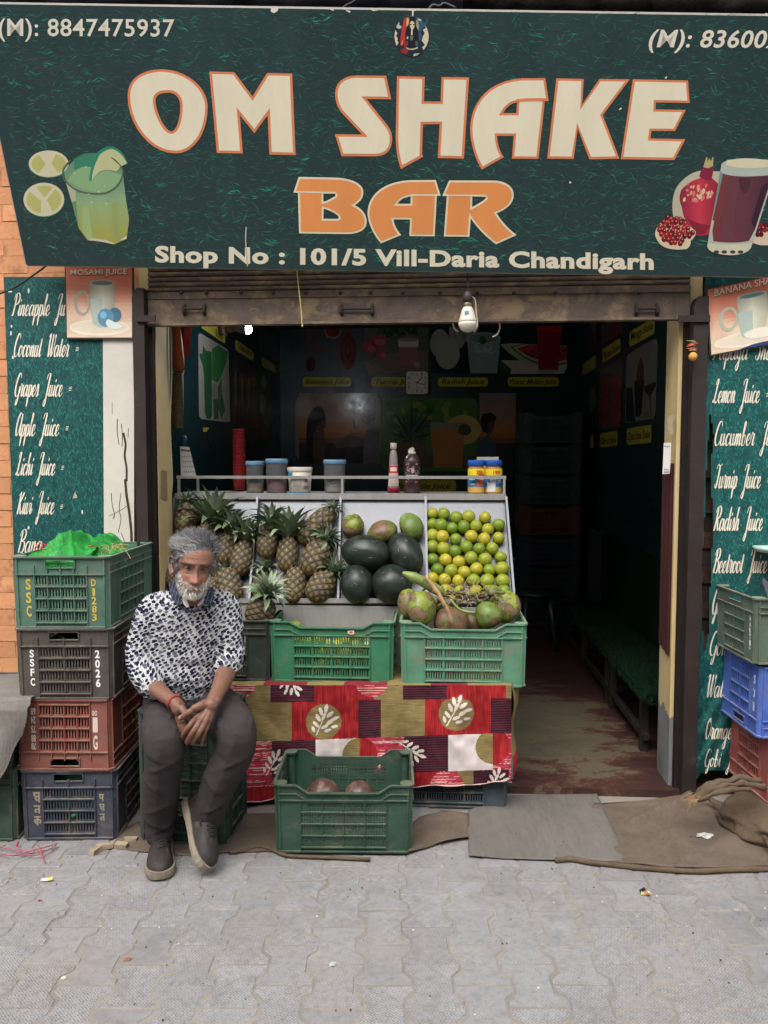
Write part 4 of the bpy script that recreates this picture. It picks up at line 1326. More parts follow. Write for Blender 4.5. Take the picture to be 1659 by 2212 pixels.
# radish
pr.shape(rrect(930, 676, 1073, 806, 5), (24, 36, 40), 1.5)
E(1350, 190, 72, 105, (142, 142, 134), 1.8)
E(1480, 100, 65, 130, (138, 140, 134), 1.7)
E(1405, 265, 88, 112, (150, 150, 142), 1.9)
E(1560, 60, 70, 120, (138, 140, 134), 1.7)
B([(1545, 150), (1790, 150), (1765, 405), (1570, 405)], (132, 144, 142), 2.1)
E(1668, 150, 122, 42, (150, 160, 156), 2.2)
E(1668, 150, 108, 34, (112, 130, 126), 2.3)
E(1660, 165, 26, 30, (52, 86, 58), 2.4)
for i in range(6):
 B([(1590 + i * 26, 200 + (i % 3) * 40), (1625 + i * 26, 190 + (i % 2) * 40), (1630 + i * 24, 250), (1600 + i * 24, 262)], (158, 170, 168), 2.5 + i * .01)
# watermelon
D3 = lambda pts, c, l: pr.shape(path(k3(pts)), c, l)
E3 = lambda cx, cy, rx, ry, c, l: pr.shape(ellipse(1069.8 + cx * .23148, 685.8 + cy * .23148, rx * .23148, ry * .23148, 20), c, l)
D3([(50, 400), (668, 400), (668, 470), (640, 525), (150, 528), (50, 440)], (168, 164, 150), 1.6)
D3([(50, 400), (150, 480), (140, 528), (50, 470)], (44, 82, 46), 1.8)
D3([(52, 250), (150, 240), (370, 250), (380, 460), (220, 430, 52, 260)], (158, 158, 126), 1.8)
D3([(145, 270), (300, 245), (672, 262), (668, 430), (400, 520, 145, 280)], (70, 104, 66), 2.0)
D3([(170, 275), (300, 250), (672, 265), (668, 415), (400, 490, 170, 285)], (170, 166, 126), 2.1)
D3([(205, 285), (320, 252), (672, 268), (668, 395), (400, 455, 205, 292)], (162, 62, 58), 2.2)
for cx, cy in ((290, 330), (320, 345), (345, 355), (370, 335), (345, 320), (600, 330), (630, 315), (655, 305), (610, 350)):
 E3(cx, cy, 8, 14, (40, 24, 24), 2.4)
D3([(385, 68), (625, 68), (585, 500), (405, 500)], (142, 36, 40), 2.6)
D3([(385, 68), (625, 68), (618, 130), (392, 130)], (164, 50, 50), 2.7)
D3([(400, 490), (590, 490), (585, 520), (405, 520)], (150, 150, 140), 2.8)
# the couple at sunset
for (xa, xb) in ((638, 823), (1028, 1122)):
 vgrad(pr, xa + 8, 849, xb - 8, 1000, [(0, (120, 108, 100)), (.35, (150, 112, 88)), (.55, (176, 108, 62)), (.66, (140, 82, 54)), (.75, (58, 52, 52)), (1, (40, 44, 48))], 1.5)
pr.shape(rrect(638, 849, 823, 1000, 26), (120, 108, 100), 1.4)
B([(385, 760), (395, 680, 460, 645), (520, 650, 520, 740), (520, 780, 490, 800), (465, 760), (450, 900), (440, 1060), (390, 1060), (380, 880)], (26, 26, 32), 2.0)
B([(470, 760), (520, 740), (522, 790), (490, 830), (440, 820)], (78, 54, 44), 2.1)
B([(430, 840), (510, 820), (520, 1060), (430, 1060)], (78, 60, 52), 2.2)
B([(755, 600), (780, 560, 830, 550), (890, 560, 885, 640), (880, 740), (850, 790), (800, 770), (775, 740), (765, 680), (755, 640)], (26, 28, 34), 2.0)
B([(765, 640), (800, 640), (830, 700), (815, 775), (785, 745)], (84, 60, 50), 2.2)
B([(850, 745), (910, 800), (920, 1060), (790, 1060), (800, 860)], (98, 96, 98), 2.1)
B([(570, 900), (700, 850), (800, 880), (800, 930), (600, 950)], (92, 84, 82), 2.2)
B([(712, 740), (730, 735), (742, 810), (728, 815)], (28, 26, 28), 2.3)
pr.shape(rrect(1031, 862, 1122, 1000, 10), (64, 60, 62), 1.4)
B([(1640, 760), (1660, 700), (1720, 690), (1760, 720), (1740, 790), (1715, 850), (1660, 830)], (28, 28, 34), 2.4)
B([(1700, 760), (1745, 745), (1742, 820), (1700, 860)], (86, 62, 52), 2.5)
B([(1620, 900), (1700, 850), (1760, 940), (1750, 1060), (1620, 1060)], (60, 76, 90), 2.6)
# pineapple juice
pr.shape(rrect(826, 860, 1032, 1018, 16), (66, 108, 48), 1.5)
rb_ = random.Random(6)
for i in range(46):
 c = rb_.choice([(84, 132, 52), (116, 132, 58), (46, 84, 44), (56, 104, 48), (132, 122, 68)])
 pr.shape(ellipse(rb_.uniform(842, 1016), rb_.uniform(872, 940), rb_.uniform(5, 13), rb_.uniform(4, 9), 10), c, 1.7 + i * .005)
pr.shape([(830, 985), (1028, 985), (1024, 1010), (834, 1010)], (84, 74, 60), 1.95)
for i in range(17):
 a = R(-90 + (i - 8) * 13)
 L_ = 90 + 60 * math.cos((i - 8) * .25) + (i % 3) * 20
 bx, by = 1145, 880
 tx, ty = bx + math.cos(a) * L_ * 1.35, by + math.sin(a) * L_ * 1.6
 nx_2, ny_2 = -math.sin(a) * 22, math.cos(a) * 22
 B([(bx - nx_2, by - ny_2), (tx, ty), (bx + nx_2, by + ny_2)], [(44, 62, 52), (58, 82, 64), (32, 48, 44)][i % 3], 2.1 + i * .01)
E(1145, 980, 110, 110, (96, 78, 48), 2.0)
B([(1280, 810), (1530, 800), (1510, 1090), (1310, 1090)], (166, 110, 60), 2.5)
B([(1280, 760), (1540, 760), (1530, 812), (1280, 815)], (128, 122, 100), 2.6)
E(1520, 815, 128, 108, (176, 152, 84), 2.4)
E(1530, 815, 48, 42, (66, 70, 48), 2.8)
for nm, x0, x1, y0, y1, a, b in (('Beetroot Juice', 654, 759, 815, 835, 660, 754), ('Turnip Juice', 802, 905, 815, 835, 811, 900), ('Radish Juice', 946, 1054, 815.7, 835, 954, 1046),
        ('Water Mellon Juice', 1097, 1207, 814.5, 835, 1101, 1203), ('Pineapple Juice', 846, 985, 1037, 1061, 854, 972), ('Coconut', 1090, 1160, 1204, 1223, 1097, 1152)):
 pr.shape(rrect(x0, y0, x1, y1, 7), YEL, 2.0)
 pr.text(nm, a, b, y1 - 5.5, 10.5 if y1 < 900 else 12, INK, 3.0, 0.012, shear=.25)
pr.build('wall_print', M['gloss_print'], back_wall)
# left wall
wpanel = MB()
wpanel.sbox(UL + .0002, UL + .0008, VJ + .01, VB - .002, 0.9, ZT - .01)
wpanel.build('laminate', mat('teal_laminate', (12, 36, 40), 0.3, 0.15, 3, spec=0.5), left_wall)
pr = Print(pos_lw)
LW = lambda pts, c, l: pr.shape(path(kl(pts)), c, l)
LW([(595, 560), (615, 538), (640, 545), (975, 745), (992, 790), (1012, 1690), (990, 1700), (640, 1660), (605, 1620)], (128, 124, 118), 1.6)
LW([(660, 700), (700, 765), (770, 780), (775, 1620), (750, 1660), (700, 1650), (680, 1560), (672, 1100), (655, 960), (612, 850), (615, 795), (650, 810)], (36, 76, 46), 2.0)
LW([(775, 740), (860, 690), (985, 790), (960, 960, 890, 1110), (850, 1180), (800, 1160), (776, 1140)], (46, 96, 52), 2.1)
LW([(900, 1120), (850, 1240), (850, 1500), (900, 1660), (950, 1540), (900, 1300)], (48, 88, 58), 2.2)
LW([(776, 1200), (835, 1190), (840, 1390), (780, 1400)], (116, 106, 84), 2.2)
LW([(790, 1400), (850, 1400), (860, 1660), (800, 1660)], (40, 80, 50), 2.25)
LW([(1040, 850), (1350, 1010), (1358, 1780), (1045, 1700)], (54, 44, 42), 1.6)
for i in range(9):
 LW([(1070 + i * 30, 1000 + i * 20), (1095 + i * 30, 1010 + i * 20), (1100 + i * 28, 1500 + (i % 3) * 60), (1075 + i * 28, 1480)], [(92, 80, 74), (36, 34, 40), (74, 52, 44)][i % 3], 1.9 + i * .01)
LW([(1390, 420), (1640, 560), (1640, 920), (1390, 760)], (58, 66, 68), 1.6)
for cx, cy, rx, ry in ((1452, 1190, 34, 105), (1436, 1470, 40, 130)):
 pr.shape(ellipse(329.2 + cx * .16534, 630.9 + cy * .16534, rx * .16534, ry * .16534, 18), (112, 108, 82), 1.8)
for qd, t, a, b, yb_, cap, sl in (([(640, 400), (800, 400), (935, 505), (952, 560), (945, 672), (920, 660), (640, 470)], 'Shake', (820, 0), (915, 0), 575, 90, .55),
        ([(1075, 650), (1090, 622), (1300, 770), (1322, 810), (1315, 902), (1290, 890), (1085, 760)], 'Grapes Juice', (1120, 0), (1285, 0), 735, 85, .62),
        ([(1420, 862), (1432, 848), (1590, 945), (1606, 975), (1605, 1066), (1440, 975), (1424, 950)], 'Anar', (1460, 0), (1560, 0), 945, 70, .62)):
 pr.shape(kl(qd), YEL, 2.0)
 x0, x1 = 329.2 + a[0] * .16534, 329.2 + b[0] * .16534
 if t != 'Anar':
  pr.text(t, x0, x1, 630.9 + yb_ * .16534, cap * .16534, INK, 3.0, 0.01, slope=sl)
LW([(660, 1770), (740, 1770), (700, 1825), (660, 1825)], YEL, 2.0)
pr.build('wall_print', M['gloss_print'], left_wall)
# right wall
wpanel = MB()
wpanel.sbox(UR - .0008, UR - .0002, VJ + .01, VB - .002, 0.9, ZT - .01)
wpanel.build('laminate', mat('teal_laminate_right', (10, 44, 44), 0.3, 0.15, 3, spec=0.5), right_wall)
pr = Print(pos_rw)
RW = lambda pts, c, l: pr.shape(path(k3(pts)), c, l)
RW([(1228, 370), (1250, 335), (1480, 200), (1510, 200), (1520, 240), (1498, 900), (1480, 940), (1240, 985), (1212, 960)], (112, 110, 104), 1.6)
RW([(1320, 560), (1330, 400, 1360, 382), (1392, 400, 1390, 480), (1370, 900), (1320, 920)], (66, 46, 40), 2.0)
RW([(1300, 590), (1395, 580), (1360, 920), (1310, 930)], (30, 28, 36), 2.2)
RW([(1225, 660), (1280, 650), (1310, 980), (1220, 970)], (34, 32, 38), 2.1)
RW([(1390, 640), (1500, 600), (1500, 640), (1450, 740), (1400, 700)], (40, 38, 44), 2.1)
pr.stroke(k3([(1445, 640), (1445, 760), (1460, 930)]), 2, (50, 40, 40), 2.3)
RW([(1390, 880), (1440, 860), (1450, 930), (1400, 940)], (120, 100, 84), 2.2)
RW([(975, 510), (990, 480), (1160, 385), (1188, 390), (1170, 1020), (1150, 1030), (968, 1048)], (84, 72, 66), 1.6)
RW([(985, 560), (1060, 540), (1060, 1000), (980, 1010)], (134, 50, 44), 2.0)
RW([(1090, 560), (1175, 530), (1160, 1000), (1095, 1010)], (140, 48, 44), 2.0)
pr.shape(ellipse(1069.8 + 1020 * .23148, 685.8 + 900 * .23148, 12, 15, 18), (124, 50, 40), 2.3)
RW([(820, 660), (940, 600), (935, 1030), (825, 1050)], (40, 44, 42), 1.6)
pr.shape(ellipse(1069.8 + 905 * .23148, 685.8 + 760 * .23148, 8, 26, 18), (92, 96, 62), 1.9)
RW([(990, 30), (1190, 30), (1190, 140), (1000, 252)], (86, 66, 58), 1.6)
RW([(810, 30), (950, 30), (940, 290), (812, 300)], (62, 44, 42), 1.6)
RW([(870, 30), (950, 30), (940, 250)], (110, 84, 70), 1.8)
for qd, t, a, b, yb_, cap, sl in (([(1255, 150), (1270, 125), (1490, 0), (1490, 135), (1478, 155), (1268, 272), (1255, 270)], 'Mango Shake', 1268, 1474, 215, 70, -.53),
        ([(1003, 300), (1015, 285), (1165, 195), (1172, 200), (1172, 320), (1015, 422), (1003, 422)], 'Papaya Shake', 1012, 1165, 385, 60, -.58),
        ([(812, 440), (935, 352), (942, 355), (942, 470), (820, 542), (812, 540)], '', 0, 0, 0, 0, 0),
        ([(978, 1090), (988, 1078), (1135, 1058), (1142, 1065), (1142, 1185), (1134, 1197), (985, 1214), (978, 1205)], 'Carrot Juice', 988, 1130, 1185, 62, -.13),
        ([(1230, 1048), (1242, 1034), (1450, 1000), (1460, 1010), (1460, 1155), (1448, 1168), (1240, 1190), (1230, 1180)], 'Chocolate Shake', 1240, 1448, 1148, 74, -.13),
        ([(838, 1112), (920, 1100), (920, 1218), (850, 1230)], '', 0, 0, 0, 0, 0)):
 pr.shape(k3(qd), YEL, 2.0)
 if t:
  pr.text(t, 1069.8 + a * .23148, 1069.8 + b * .23148, 685.8 + yb_ * .23148, cap * .23148, INK, 3.0, 0.01, slope=sl, shear=.15)
pr.build('wall_print', M['gloss_print'], right_wall)
# ------------------------------------------------------------------ wall clock
ck = thing('wall_clock', 'square cream wall clock hanging among the printed drink pictures', 'clock', pos_b(901, 853, .03))
pk = lambda x, y, l: atv(x, y, VB - .035) - VS * l
w = MB()
w.prism(list(reversed(rrect(875, 800, 926.5, 853.5, 8))), lambda a, b, d: pk(a, b, 0) + VS * d, 0.0, 0.034)
w.build('case', mat('clock_case', (70, 62, 52), 0.5, 0.1, 10), ck)
w = MB()
w.prism(list(reversed(rrect(877.5, 802.5, 924, 851, 6))), lambda a, b, d: pk(a, b, 0) + VS * d, -0.004, 0.001)
w.build('face', mat('clock_face', (206, 200, 184), 0.5, 0.05, 10), ck)
pc = Print(lambda x, y, l: pk(x, y, .0045 + l))
cx, cy = 901, 827
for i in range(1, 13):
 a = R(i * 30)
 s_, c_ = math.sin(a), math.cos(a)
 m_ = max(abs(s_), abs(c_))
 x, y = cx + s_ / m_ * 17.5, cy - c_ / m_ * 18.5
 wd = 5 if i > 9 else 3
 pc.text(str(i), x - wd / 2, x + wd / 2, y + 2.6, 5.4, (36, 34, 32), 1.0, 0.02)
pc.build('numerals', M['print'], ck)
pc = Print(lambda x, y, l: pk(x, y, .006 + l))
pc.stroke([(cx - 1, cy + 1), (912, 815)], 1.9, (30, 28, 28), 1.0)
pc.build('hour_hand', M['print'], ck)
pc = Print(lambda x, y, l: pk(x, y, .007 + l))
pc.stroke([(cx - 2, cy - .5), (919, 832)], 1.5, (30, 28, 28), 1.0)
pc.build('minute_hand', M['print'], ck)
pc = Print(lambda x, y, l: pk(x, y, .008 + l))
pc.stroke([(cx, cy - 3), (cx - 1, 845)], .7, (30, 28, 28), 1.0)
pc.build('second_hand', M['print'], ck)
# ------------------------------------------------------------------ lamps
M['bulb_on'] = bpy.data.materials.new('lit_bulb')
nt, N, L, P = nodes_of(M['bulb_on'])
P.inputs['Emission Color'].default_value = (0.9, 0.97, 1.0, 1)
P.inputs['Emission Strength'].default_value = 14.0
P.inputs['Base Color'].default_value = (.9, .9, .9, 1)
lv = 1.05
lp = atv(533, 711, lv)
t = thing('led_bulb', 'glowing led bulb pointing sideways on the left inner wall', 'lamp', lp)
w = MB()
w.lathe([(.001, .030), (.009, .0288), (.017, .025), (.023, .019), (.0275, .010), (.029, .0)], lp, 22, axis=US)
w.build('diffuser', M['bulb_on'], t, True)
w = MB()
w.lathe([(.030, 0), (.030, -.006), (.022, -.045), (.014, -.06), (.014, -.085)], lp, 18, axis=US)
w.build('housing', mat('bulb_housing', (120, 116, 108), 0.5, 0.1, 10), t, True)
w = MB()
w.lathe([(.02, -.08), (.022, -.085), (.022, -.12), (.035, -.122), (.035, -.16), (.02, -.165)], lp, 16, axis=US)
w.build('holder', mat('bulb_holder', (120, 92, 74), 0.6, 0.1, 10), t, True)
pld = bpy.data.lights.new('bulb_light', 'POINT')
pld.energy = 6.5
pld.shadow_soft_size = 0.03
pld.color = (0.92, 0.97, 1.0)
plo = bpy.data.objects.new('bulb_light', pld)
col.objects.link(plo)
plo.location = lp + US * 0.07
bp = atv(1012, 660, -0.10)
M['white_plastic'] = mat('white_plastic', (214, 208, 196), 0.45, 0.08, 14, dust=((150, 130, 104), .4))
hb = thing('hanging_bulb', 'unlit dusty white bulb hanging from the shutter in the opening', 'lamp', atv(1010, 717, -.10))
zb = lambda y: atv(1010, y, -.10)
w = MB()
ax = (zb(650) - zb(718)).normalized()
base = zb(718)
hh = (zb(650) - zb(718)).length
rr2 = 0.0385
w.lathe([(.002, 0), (.018, .004), (.030, .014), (.0375, .030), (rr2, .042)], base, 22, axis=ax)
w.build('diffuser', mat('opal', (206, 200, 184), 0.4, 0.05, 20, spec=.4), hb, True)
w = MB()
w.lathe([(rr2, .042), (.0375, .050), (.030, .075), (.024, .095), (.0185, .105)], base, 22, axis=ax)
w.build('housing', M['white_plastic'], hb, True)
w = MB()
w.lathe([(.017, .104), (.017, .128), (.012, .130)], base, 16, axis=ax)
w.build('cap', mat('bulb_cap', (170, 160, 140), 0.35, 0.1, 20, metal=.8), hb, True)
w = MB()
w.lathe([(.020, .124), (.021, .150), (.015, .168), (.008, .172)], base, 16, axis=ax)
w.build('holder', mat('black_holder', (56, 50, 48), 0.55, 0.1, 20), hb, True)
w = MB()
w.tube(catmull([base + ax * .17, base + ax * .2 + US * .003, base + ax * .27 - US * .004], 5), .003, 6)
w.build('flex', M['wire'], hb, True)
pb = Print(lambda x, y, l: atv(x, y, -.10) - VS * (.0335 + l))
pb.shape([(1003, 675), (1012, 674), (1012, 682), (1003, 683)], (96, 150, 168), 1)
pb.build('label_sticker', M['print'], hb)
w = MB()
w.tube(catmull([zb(640) + US * .012, atv(1026, 648, -.10), atv(1029, 680, -.10), atv(1031, 700, -.10), atv(1022, 716, -.09)], 5), [.004] * 16 + [.009] * 5, 6, flat=.4)
tag(w.build('plastic_strip', mat('clear_strip', (176, 164, 140), 0.4, 0.1, 20), smooth=True), 'dirty plastic strip dangling beside the hanging bulb', 'strip')
for lab, pts in (('white wire end curling down left of the hanging bulb', [(985, 688), (979, 698), (982, 710), (990, 716)]), ('curled pale wire end right of the hanging bulb', [(1078, 694), (1080, 708), (1074, 722), (1064, 728)])):
 w = MB()
 w.tube(catmull([atv(x, y, 0.02) for x, y in pts], 5), .0035, 6)
 tag(w.build('wire', M['white_wire'], smooth=True), lab, 'wire')
w = MB()
w.tube(catmull([atv(641, 580, -.07), atv(645, 620, -.07), atv(650, 665, -.07), atv(653, 705, -.07)], 5), .0025, 6)
w.lathe([(.001, -.006), (.005, 0), (.001, .006)], atv(653, 704, -.07), 6)
tag(w.build('string', mat('yellow_string', (196, 172, 104), 0.7, 0.1, 20)), 'yellow pull string hanging from the sign over the shutter', 'string')
# ------------------------------------------------------------------ grass-topped bench
bz = 0.35
M['turf'] = mat('turf_base', (10, 32, 18), 0.95, 0.3, 30, spec=.1)
bn = thing('bench', 'dark metal bench with artificial grass top along the right wall', 'bench', SH(1.42, 1.5, .03))
w = MB()
w.sbox(1.25, 1.585, 0.34, 2.9, bz - .03, bz)
w.build('seat', M['turf'], bn)
M['bench_steel'] = mat('bench_steel', (38, 35, 32), 0.6, 0.3, 12, spec=.3, stain=((84, 72, 52), .58, 20, .6))
for v in (0.45, 1.13, 1.26, 2.0, 2.75):
 for u in (1.28, 1.56):
  w = MB()
  w.sbox(u - .018, u + .018, v - .018, v + .018, .03, bz - .031)
  w.build('leg', M['bench_steel'], bn)
for u in (1.28, 1.56):
 w = MB()
 w.sbox(u - .015, u + .015, 0.40, 2.8, .10, .13)
 w.build('rail', M['bench_steel'], bn)
for v in (1.13, 2.0):
 w = MB()
 w.sbox(1.30, 1.54, v - .012, v + .012, .135, .16)
 w.build('crossbar', M['bench_steel'], bn)
w = MB()
rg = random.Random(2)
for i in range(9000):
 v = 0.32 + 2.5 * (rg.random() ** 1.5)
 side = rg.random()
 if side < .18:
  p = SH(1.248, v, bz - rg.random() * .03)
  d = US * -.014 + Vector((0, 0, rg.uniform(-.02, .006)))
 elif side < .25:
  p = SH(rg.uniform(1.25, 1.58), .338, bz - rg.random() * .04)
  d = VS * -.016 + Vector((0, 0, rg.uniform(-.025, .004)))
 else:
  p = SH(rg.uniform(1.25, 1.58), v, bz)
  d = Vector((rg.gauss(0, .007), rg.gauss(0, .007), rg.uniform(.010, .02)))
 s2 = Vector((rg.uniform(-1, 1), rg.uniform(-1, 1), 0)).normalized() * .002
 w.face([p - s2, p + s2, p + d], rg.choice([(10, 36, 20), (14, 46, 25), (8, 28, 16), (18, 52, 30)]))
w.build('grass_blades', M['attr_rough'], bn, kind='stuff')
# strip of the same grass against the wall edge (far jamb)
ws = MB()
ws.sbox(UR - .02, UR - .004, .5, 2.9, bz + .0, .9)
tag(ws.build('grass_backing', M['turf']), 'artificial grass strip fixed to the wall behind the bench', 'grass mat')
# ------------------------------------------------------------------ things on the right jamb
w = MB()
vj = lambda x, y: hit(x, y, SH(ur, 0, 0), US)
n = 14
pts = []
for i in range(n + 1):
 t_ = i / n
 pts.append((t_, 1005 + t_ * 375))
prof = lambda s_, t_: SH(ur - .006 - .006 * abs(math.sin(s_ * 9)), 0.045 + s_ * .15, 0) + Vector((0, 0, 1.475 - t_ * (0.86 - s_ * 0.03)))
w.grid(24, 8, prof)
w.grid(24, 8, lambda s_, t_: prof(s_, t_) + US * .003, flip=True)
tag(w.build('curtain_strip', mat('maroon_cloth', (66, 26, 26), 0.85, 0.35, 16, stretch=(1, 6, .2)), smooth=True), 'narrow dark maroon cloth hanging on the right jamb', 'cloth')
M['card'] = mat('white_card', (206, 204, 198), 0.5, 0.05, 10)
w = MB()
cpos = lambda x, y, d: atv(x, y, -.005 + d)
w.prism([(1434, 957), (1450, 956), (1447, 1023), (1431, 1024)], lambda a, b, d: atv(a, b, .02 + d), 0.0, 0.004)
t = thing('payment_card', 'white payment card fixed on top of the maroon cloth', 'card', atv(1440, 1024, .02))
o = w.build('card', M['card'], t)
pc = Print(lambda x, y, l: atv(x, y, .02) - VS * l)
pc.text('Google Pay', 1437.5, 1447, 965.5, 3.4, (60, 60, 66), 1.5, .01)
pc.shape(ellipse(1436, 964, 1.2, 1.6, 8), (40, 40, 46), 1.5)
pc.text('BHIM UPI', 1434.5, 1445, 1016, 3.0, (60, 60, 66), 1.5, .01)
pc.shape([(1434, 1019), (1446, 1018.5), (1446, 1020.5), (1434, 1021)], (70, 70, 78), 1.5)
pc.build('print', M['print'], t)
w = MB()
w.prism([(1442, 903), (1447, 896), (1456, 897), (1458, 903), (1453, 910), (1454, 938), (1444, 936)], lambda a, b, d: atv(a, b, .027 + d), -0.002, 0.002)
tag(w.build('torn_sticker', mat('torn_paper', (150, 138, 112), .7, .2, 20)), 'torn faded sticker stuck on the right cream jamb', 'sticker')
w = MB()
w.prism([(347, 1017), (351, 1015), (360, 1018), (361, 1080), (358, 1082), (346, 1076)], lambda a, b, d: hit(a, b, SH(ul, 0, 0), US) + US * d, 0.002, 0.0)
tag(w.build('torn_sticker', mat('torn_paper_brown', (140, 122, 88), .7, .2, 20)), 'brownish torn sticker on the left cream jamb', 'sticker')
# chillies and lemon charm on the right post
ch = thing('lemon_charm', 'string of dried chillies with an orange lemon on the right post', 'charm', atv(1497, 778, -.075))
w = MB()
w.tube([atv(1496, 733, -.07), atv(1497, 775, -.07)], .0012, 5)
w.build('thread', M['wire'], ch)
for x0, y0, x1, y1, c in ((1482, 736, 1506, 741, (120, 116, 60)), (1484, 745, 1508, 742, (176, 76, 44)), (1482, 749, 1503, 746, (186, 84, 48)), (1483, 753, 1507, 755, (150, 92, 58)), (1487, 757, 1505, 758, (170, 128, 80))):
 w = MB()
 p0, p1 = atv(x0, y0, -.075), atv(x1, y1, -.08)
 w.tube([p0, p0.lerp(p1, .3) + Vector((0, 0, .002)), p0.lerp(p1, .7) + Vector((0, 0, .003)), p1], [.0008, .003, .0042, .002], 7)
 w.build('chilli', mat('chilli', c, .5, .15, 40), ch, True)
w = MB()
q = atv(1497, 770, -.085)
w.lathe([(.001, -.019), (.009, -.017), (.0165, -.008), (.018, 0), (.0165, .008), (.009, .016), (.001, .018)], q, 14)
w.build('lemon', mat('dried_lemon', (206, 150, 66), .5, .15, 40), ch, True)
# ------------------------------------------------------------------ plastic crates
DUST = (160, 150, 133)
def plastic(name, c, dust=0.6, stain=0.55):
 return mat(name, c, 0.55, 0.28, 9, 0.2, 120, spec=0.35, dust=(DUST, dust), stain=((116, 106, 92), 0.53, 8.0, stain * .75))
def crate_panel(w, h, T, corner, rows, cols, ns, dip=0.0, handle=False, bars=0, top=0.23, bot=0.075, inv=False, vholes=False):
 mb = MB()
 t, rb_, TT = 0.003, 0.009, T
 def bx(a0, a1, d0, d1, z0, z1):
  if inv:
   z0, z1 = h - z1, h - z0
  vs = [TT(a, d, z) for z in (z0, z1) for a, d in ((a0, d1), (a1, d1), (a1, d0), (a0, d0))]
  mb.add(vs, [(3, 2, 1, 0), (4, 5, 6, 7), (0, 1, 5, 4), (1, 2, 6, 5), (2, 3, 7, 6), (3, 0, 4, 7)])
 cw = w * corner
 zt, zb = h * (1 - top), h * bot
 x0, x1 = -w / 2 + cw, w / 2 - cw
 bx(-w / 2, x0, 0, t, 0, zt)
 bx(x1, w / 2, 0, t, 0, zt)
 bx(x0, x1, 0, t, 0, zb)
 if handle:
  hw, h0, h1 = w * 0.16, h - h * top * 0.62, h - h * top * 0.22
  bx(-w / 2, -hw, 0, t, zt, h)
  bx(hw, w / 2, 0, t, zt, h)
  bx(-hw, hw, 0, t, zt, h0)
  bx(-hw, hw, 0, t, h1, h)
  bx(-hw - .004, hw + .004, t, rb_, h0 - .004, h0)
  bx(-hw - .004, hw + .004, t, rb_, h1, h1 + .004)
  bx(-hw - .004, -hw, t, rb_, h0, h1)
  bx(hw, hw + .004, t, rb_, h0, h1)
 a_ = [(-w / 2, h), (-w * .36, h), (-w * .27, h - dip), (w * .27, h - dip), (w * .36, h), (w / 2, h)] if dip else [(-w / 2, h), (w / 2, h)]
 if not handle:
  poly = [(-w / 2, zt), (w / 2, zt)] + list(reversed(a_))
  n = len(poly)
  b = len(mb.v)
  mb.v += [tuple(TT(a, t, (h - z) if inv else z)) for a, z in poly] + [tuple(TT(a, 0, (h - z) if inv else z)) for a, z in poly]
  tri = tessellate_polygon([[Vector((a, z, 0)) for a, z in poly]])
  for q in [tuple(x) for x in tri] + [tuple(i + n for i in reversed(x)) for x in tri] + [(i, (i + 1) % n, (i + 1) % n + n, i + n) for i in range(n)]:
   mb.f.append(tuple(i + b for i in q))
   mb.c.append(None)
   mb.mi.append(0)
 for dz, th, pr_ in ((0.0, .006, .013), (-.034, .004, .010)):
  for (ax, az), (bx_, bz_) in zip(a_, a_[1:]):
   if handle and dz:
    continue
   vs = []
   for zz in (0, 1):
    for (xx, zq), dd in (((ax, az), pr_), ((bx_, bz_), pr_), ((bx_, bz_), t if dz else -.001), ((ax, az), t if dz else -.001)):
     z_ = zq + dz - th * (1 - zz)
     vs.append(TT(xx, dd, (h - z_) if inv else z_))
   mb.add(vs, [(3, 2, 1, 0), (4, 5, 6, 7), (0, 1, 5, 4), (1, 2, 6, 5), (2, 3, 7, 6), (3, 0, 4, 7)])
 bx(-w / 2, w / 2, t, .012, 0.0, .006)
 for i in range(rows + 1):
  z = zb + (zt - zb) * i / rows
  bx(x0 if 0 < i < rows else (-w / 2 if i == rows else x0), x1 if 0 < i < rows else (w / 2 if i == rows else x1), t, .012, z - .002, z + .002)
 for i in range(cols + 1):
  x = x0 + (x1 - x0) * i / cols
  bx(x - .002, x + .002, t, rb_, .006 if i in (0, cols) else zb, (h - .036) if i in (0, cols) or cols < 5 else zt)
 for x in (-w / 2 + .004, w / 2 - .004):
  bx(x - .003, x + .003, t, .008, .006, h)
 cwid = (x1 - x0) / cols
 for i in range(cols):
  cx = x0 + cwid * i
  pad = cwid * 0.05
  per = (cwid - 2 * pad) / ns
  if not vholes:
   for q_ in range(rows):
    zr0, zh = zb + (zt - zb) * q_ / rows, (zt - zb) / rows
    bx(cx, cx + cwid, .0006, t - .0006, zr0, zr0 + zh * .17)
    bx(cx, cx + cwid, .0006, t - .0006, zr0 + zh * .83, zr0 + zh)
   bx(cx, cx + pad + per * .25, 0, t, zb, zt)
   for k in range(1, ns):
    bx(cx + pad + per * (k - .26), cx + pad + per * (k + .26), 0.0003, t - .0003, zb, zt)
   bx(cx + cwid - pad - per * .25, cx + cwid, 0, t, zb, zt)
  else:
   bx(cx, cx + cwid * .12, 0, t, zb, zt)
   bx(cx + cwid * .45, cx + cwid * .55, 0, t, zb, zt)
   bx(cx + cwid * .88, cx + cwid, 0, t, zb, zt)
   nb = rows * 3
   for k in range(nb + 1):
    z = zb + (zt - zb) * k / nb
    bx(cx, cx + cwid, 0.0004, t - .0004, z - .008, z + .008)
 if bars:
  for i in range(rows):
   for k in range(bars):
    z = zb + (zt - zb) * (i + (k + 1) / (bars + 1)) / rows
    bx(x0, x1, 0.0005, t - .0005, z - .0035, z + .0035)
 return mb
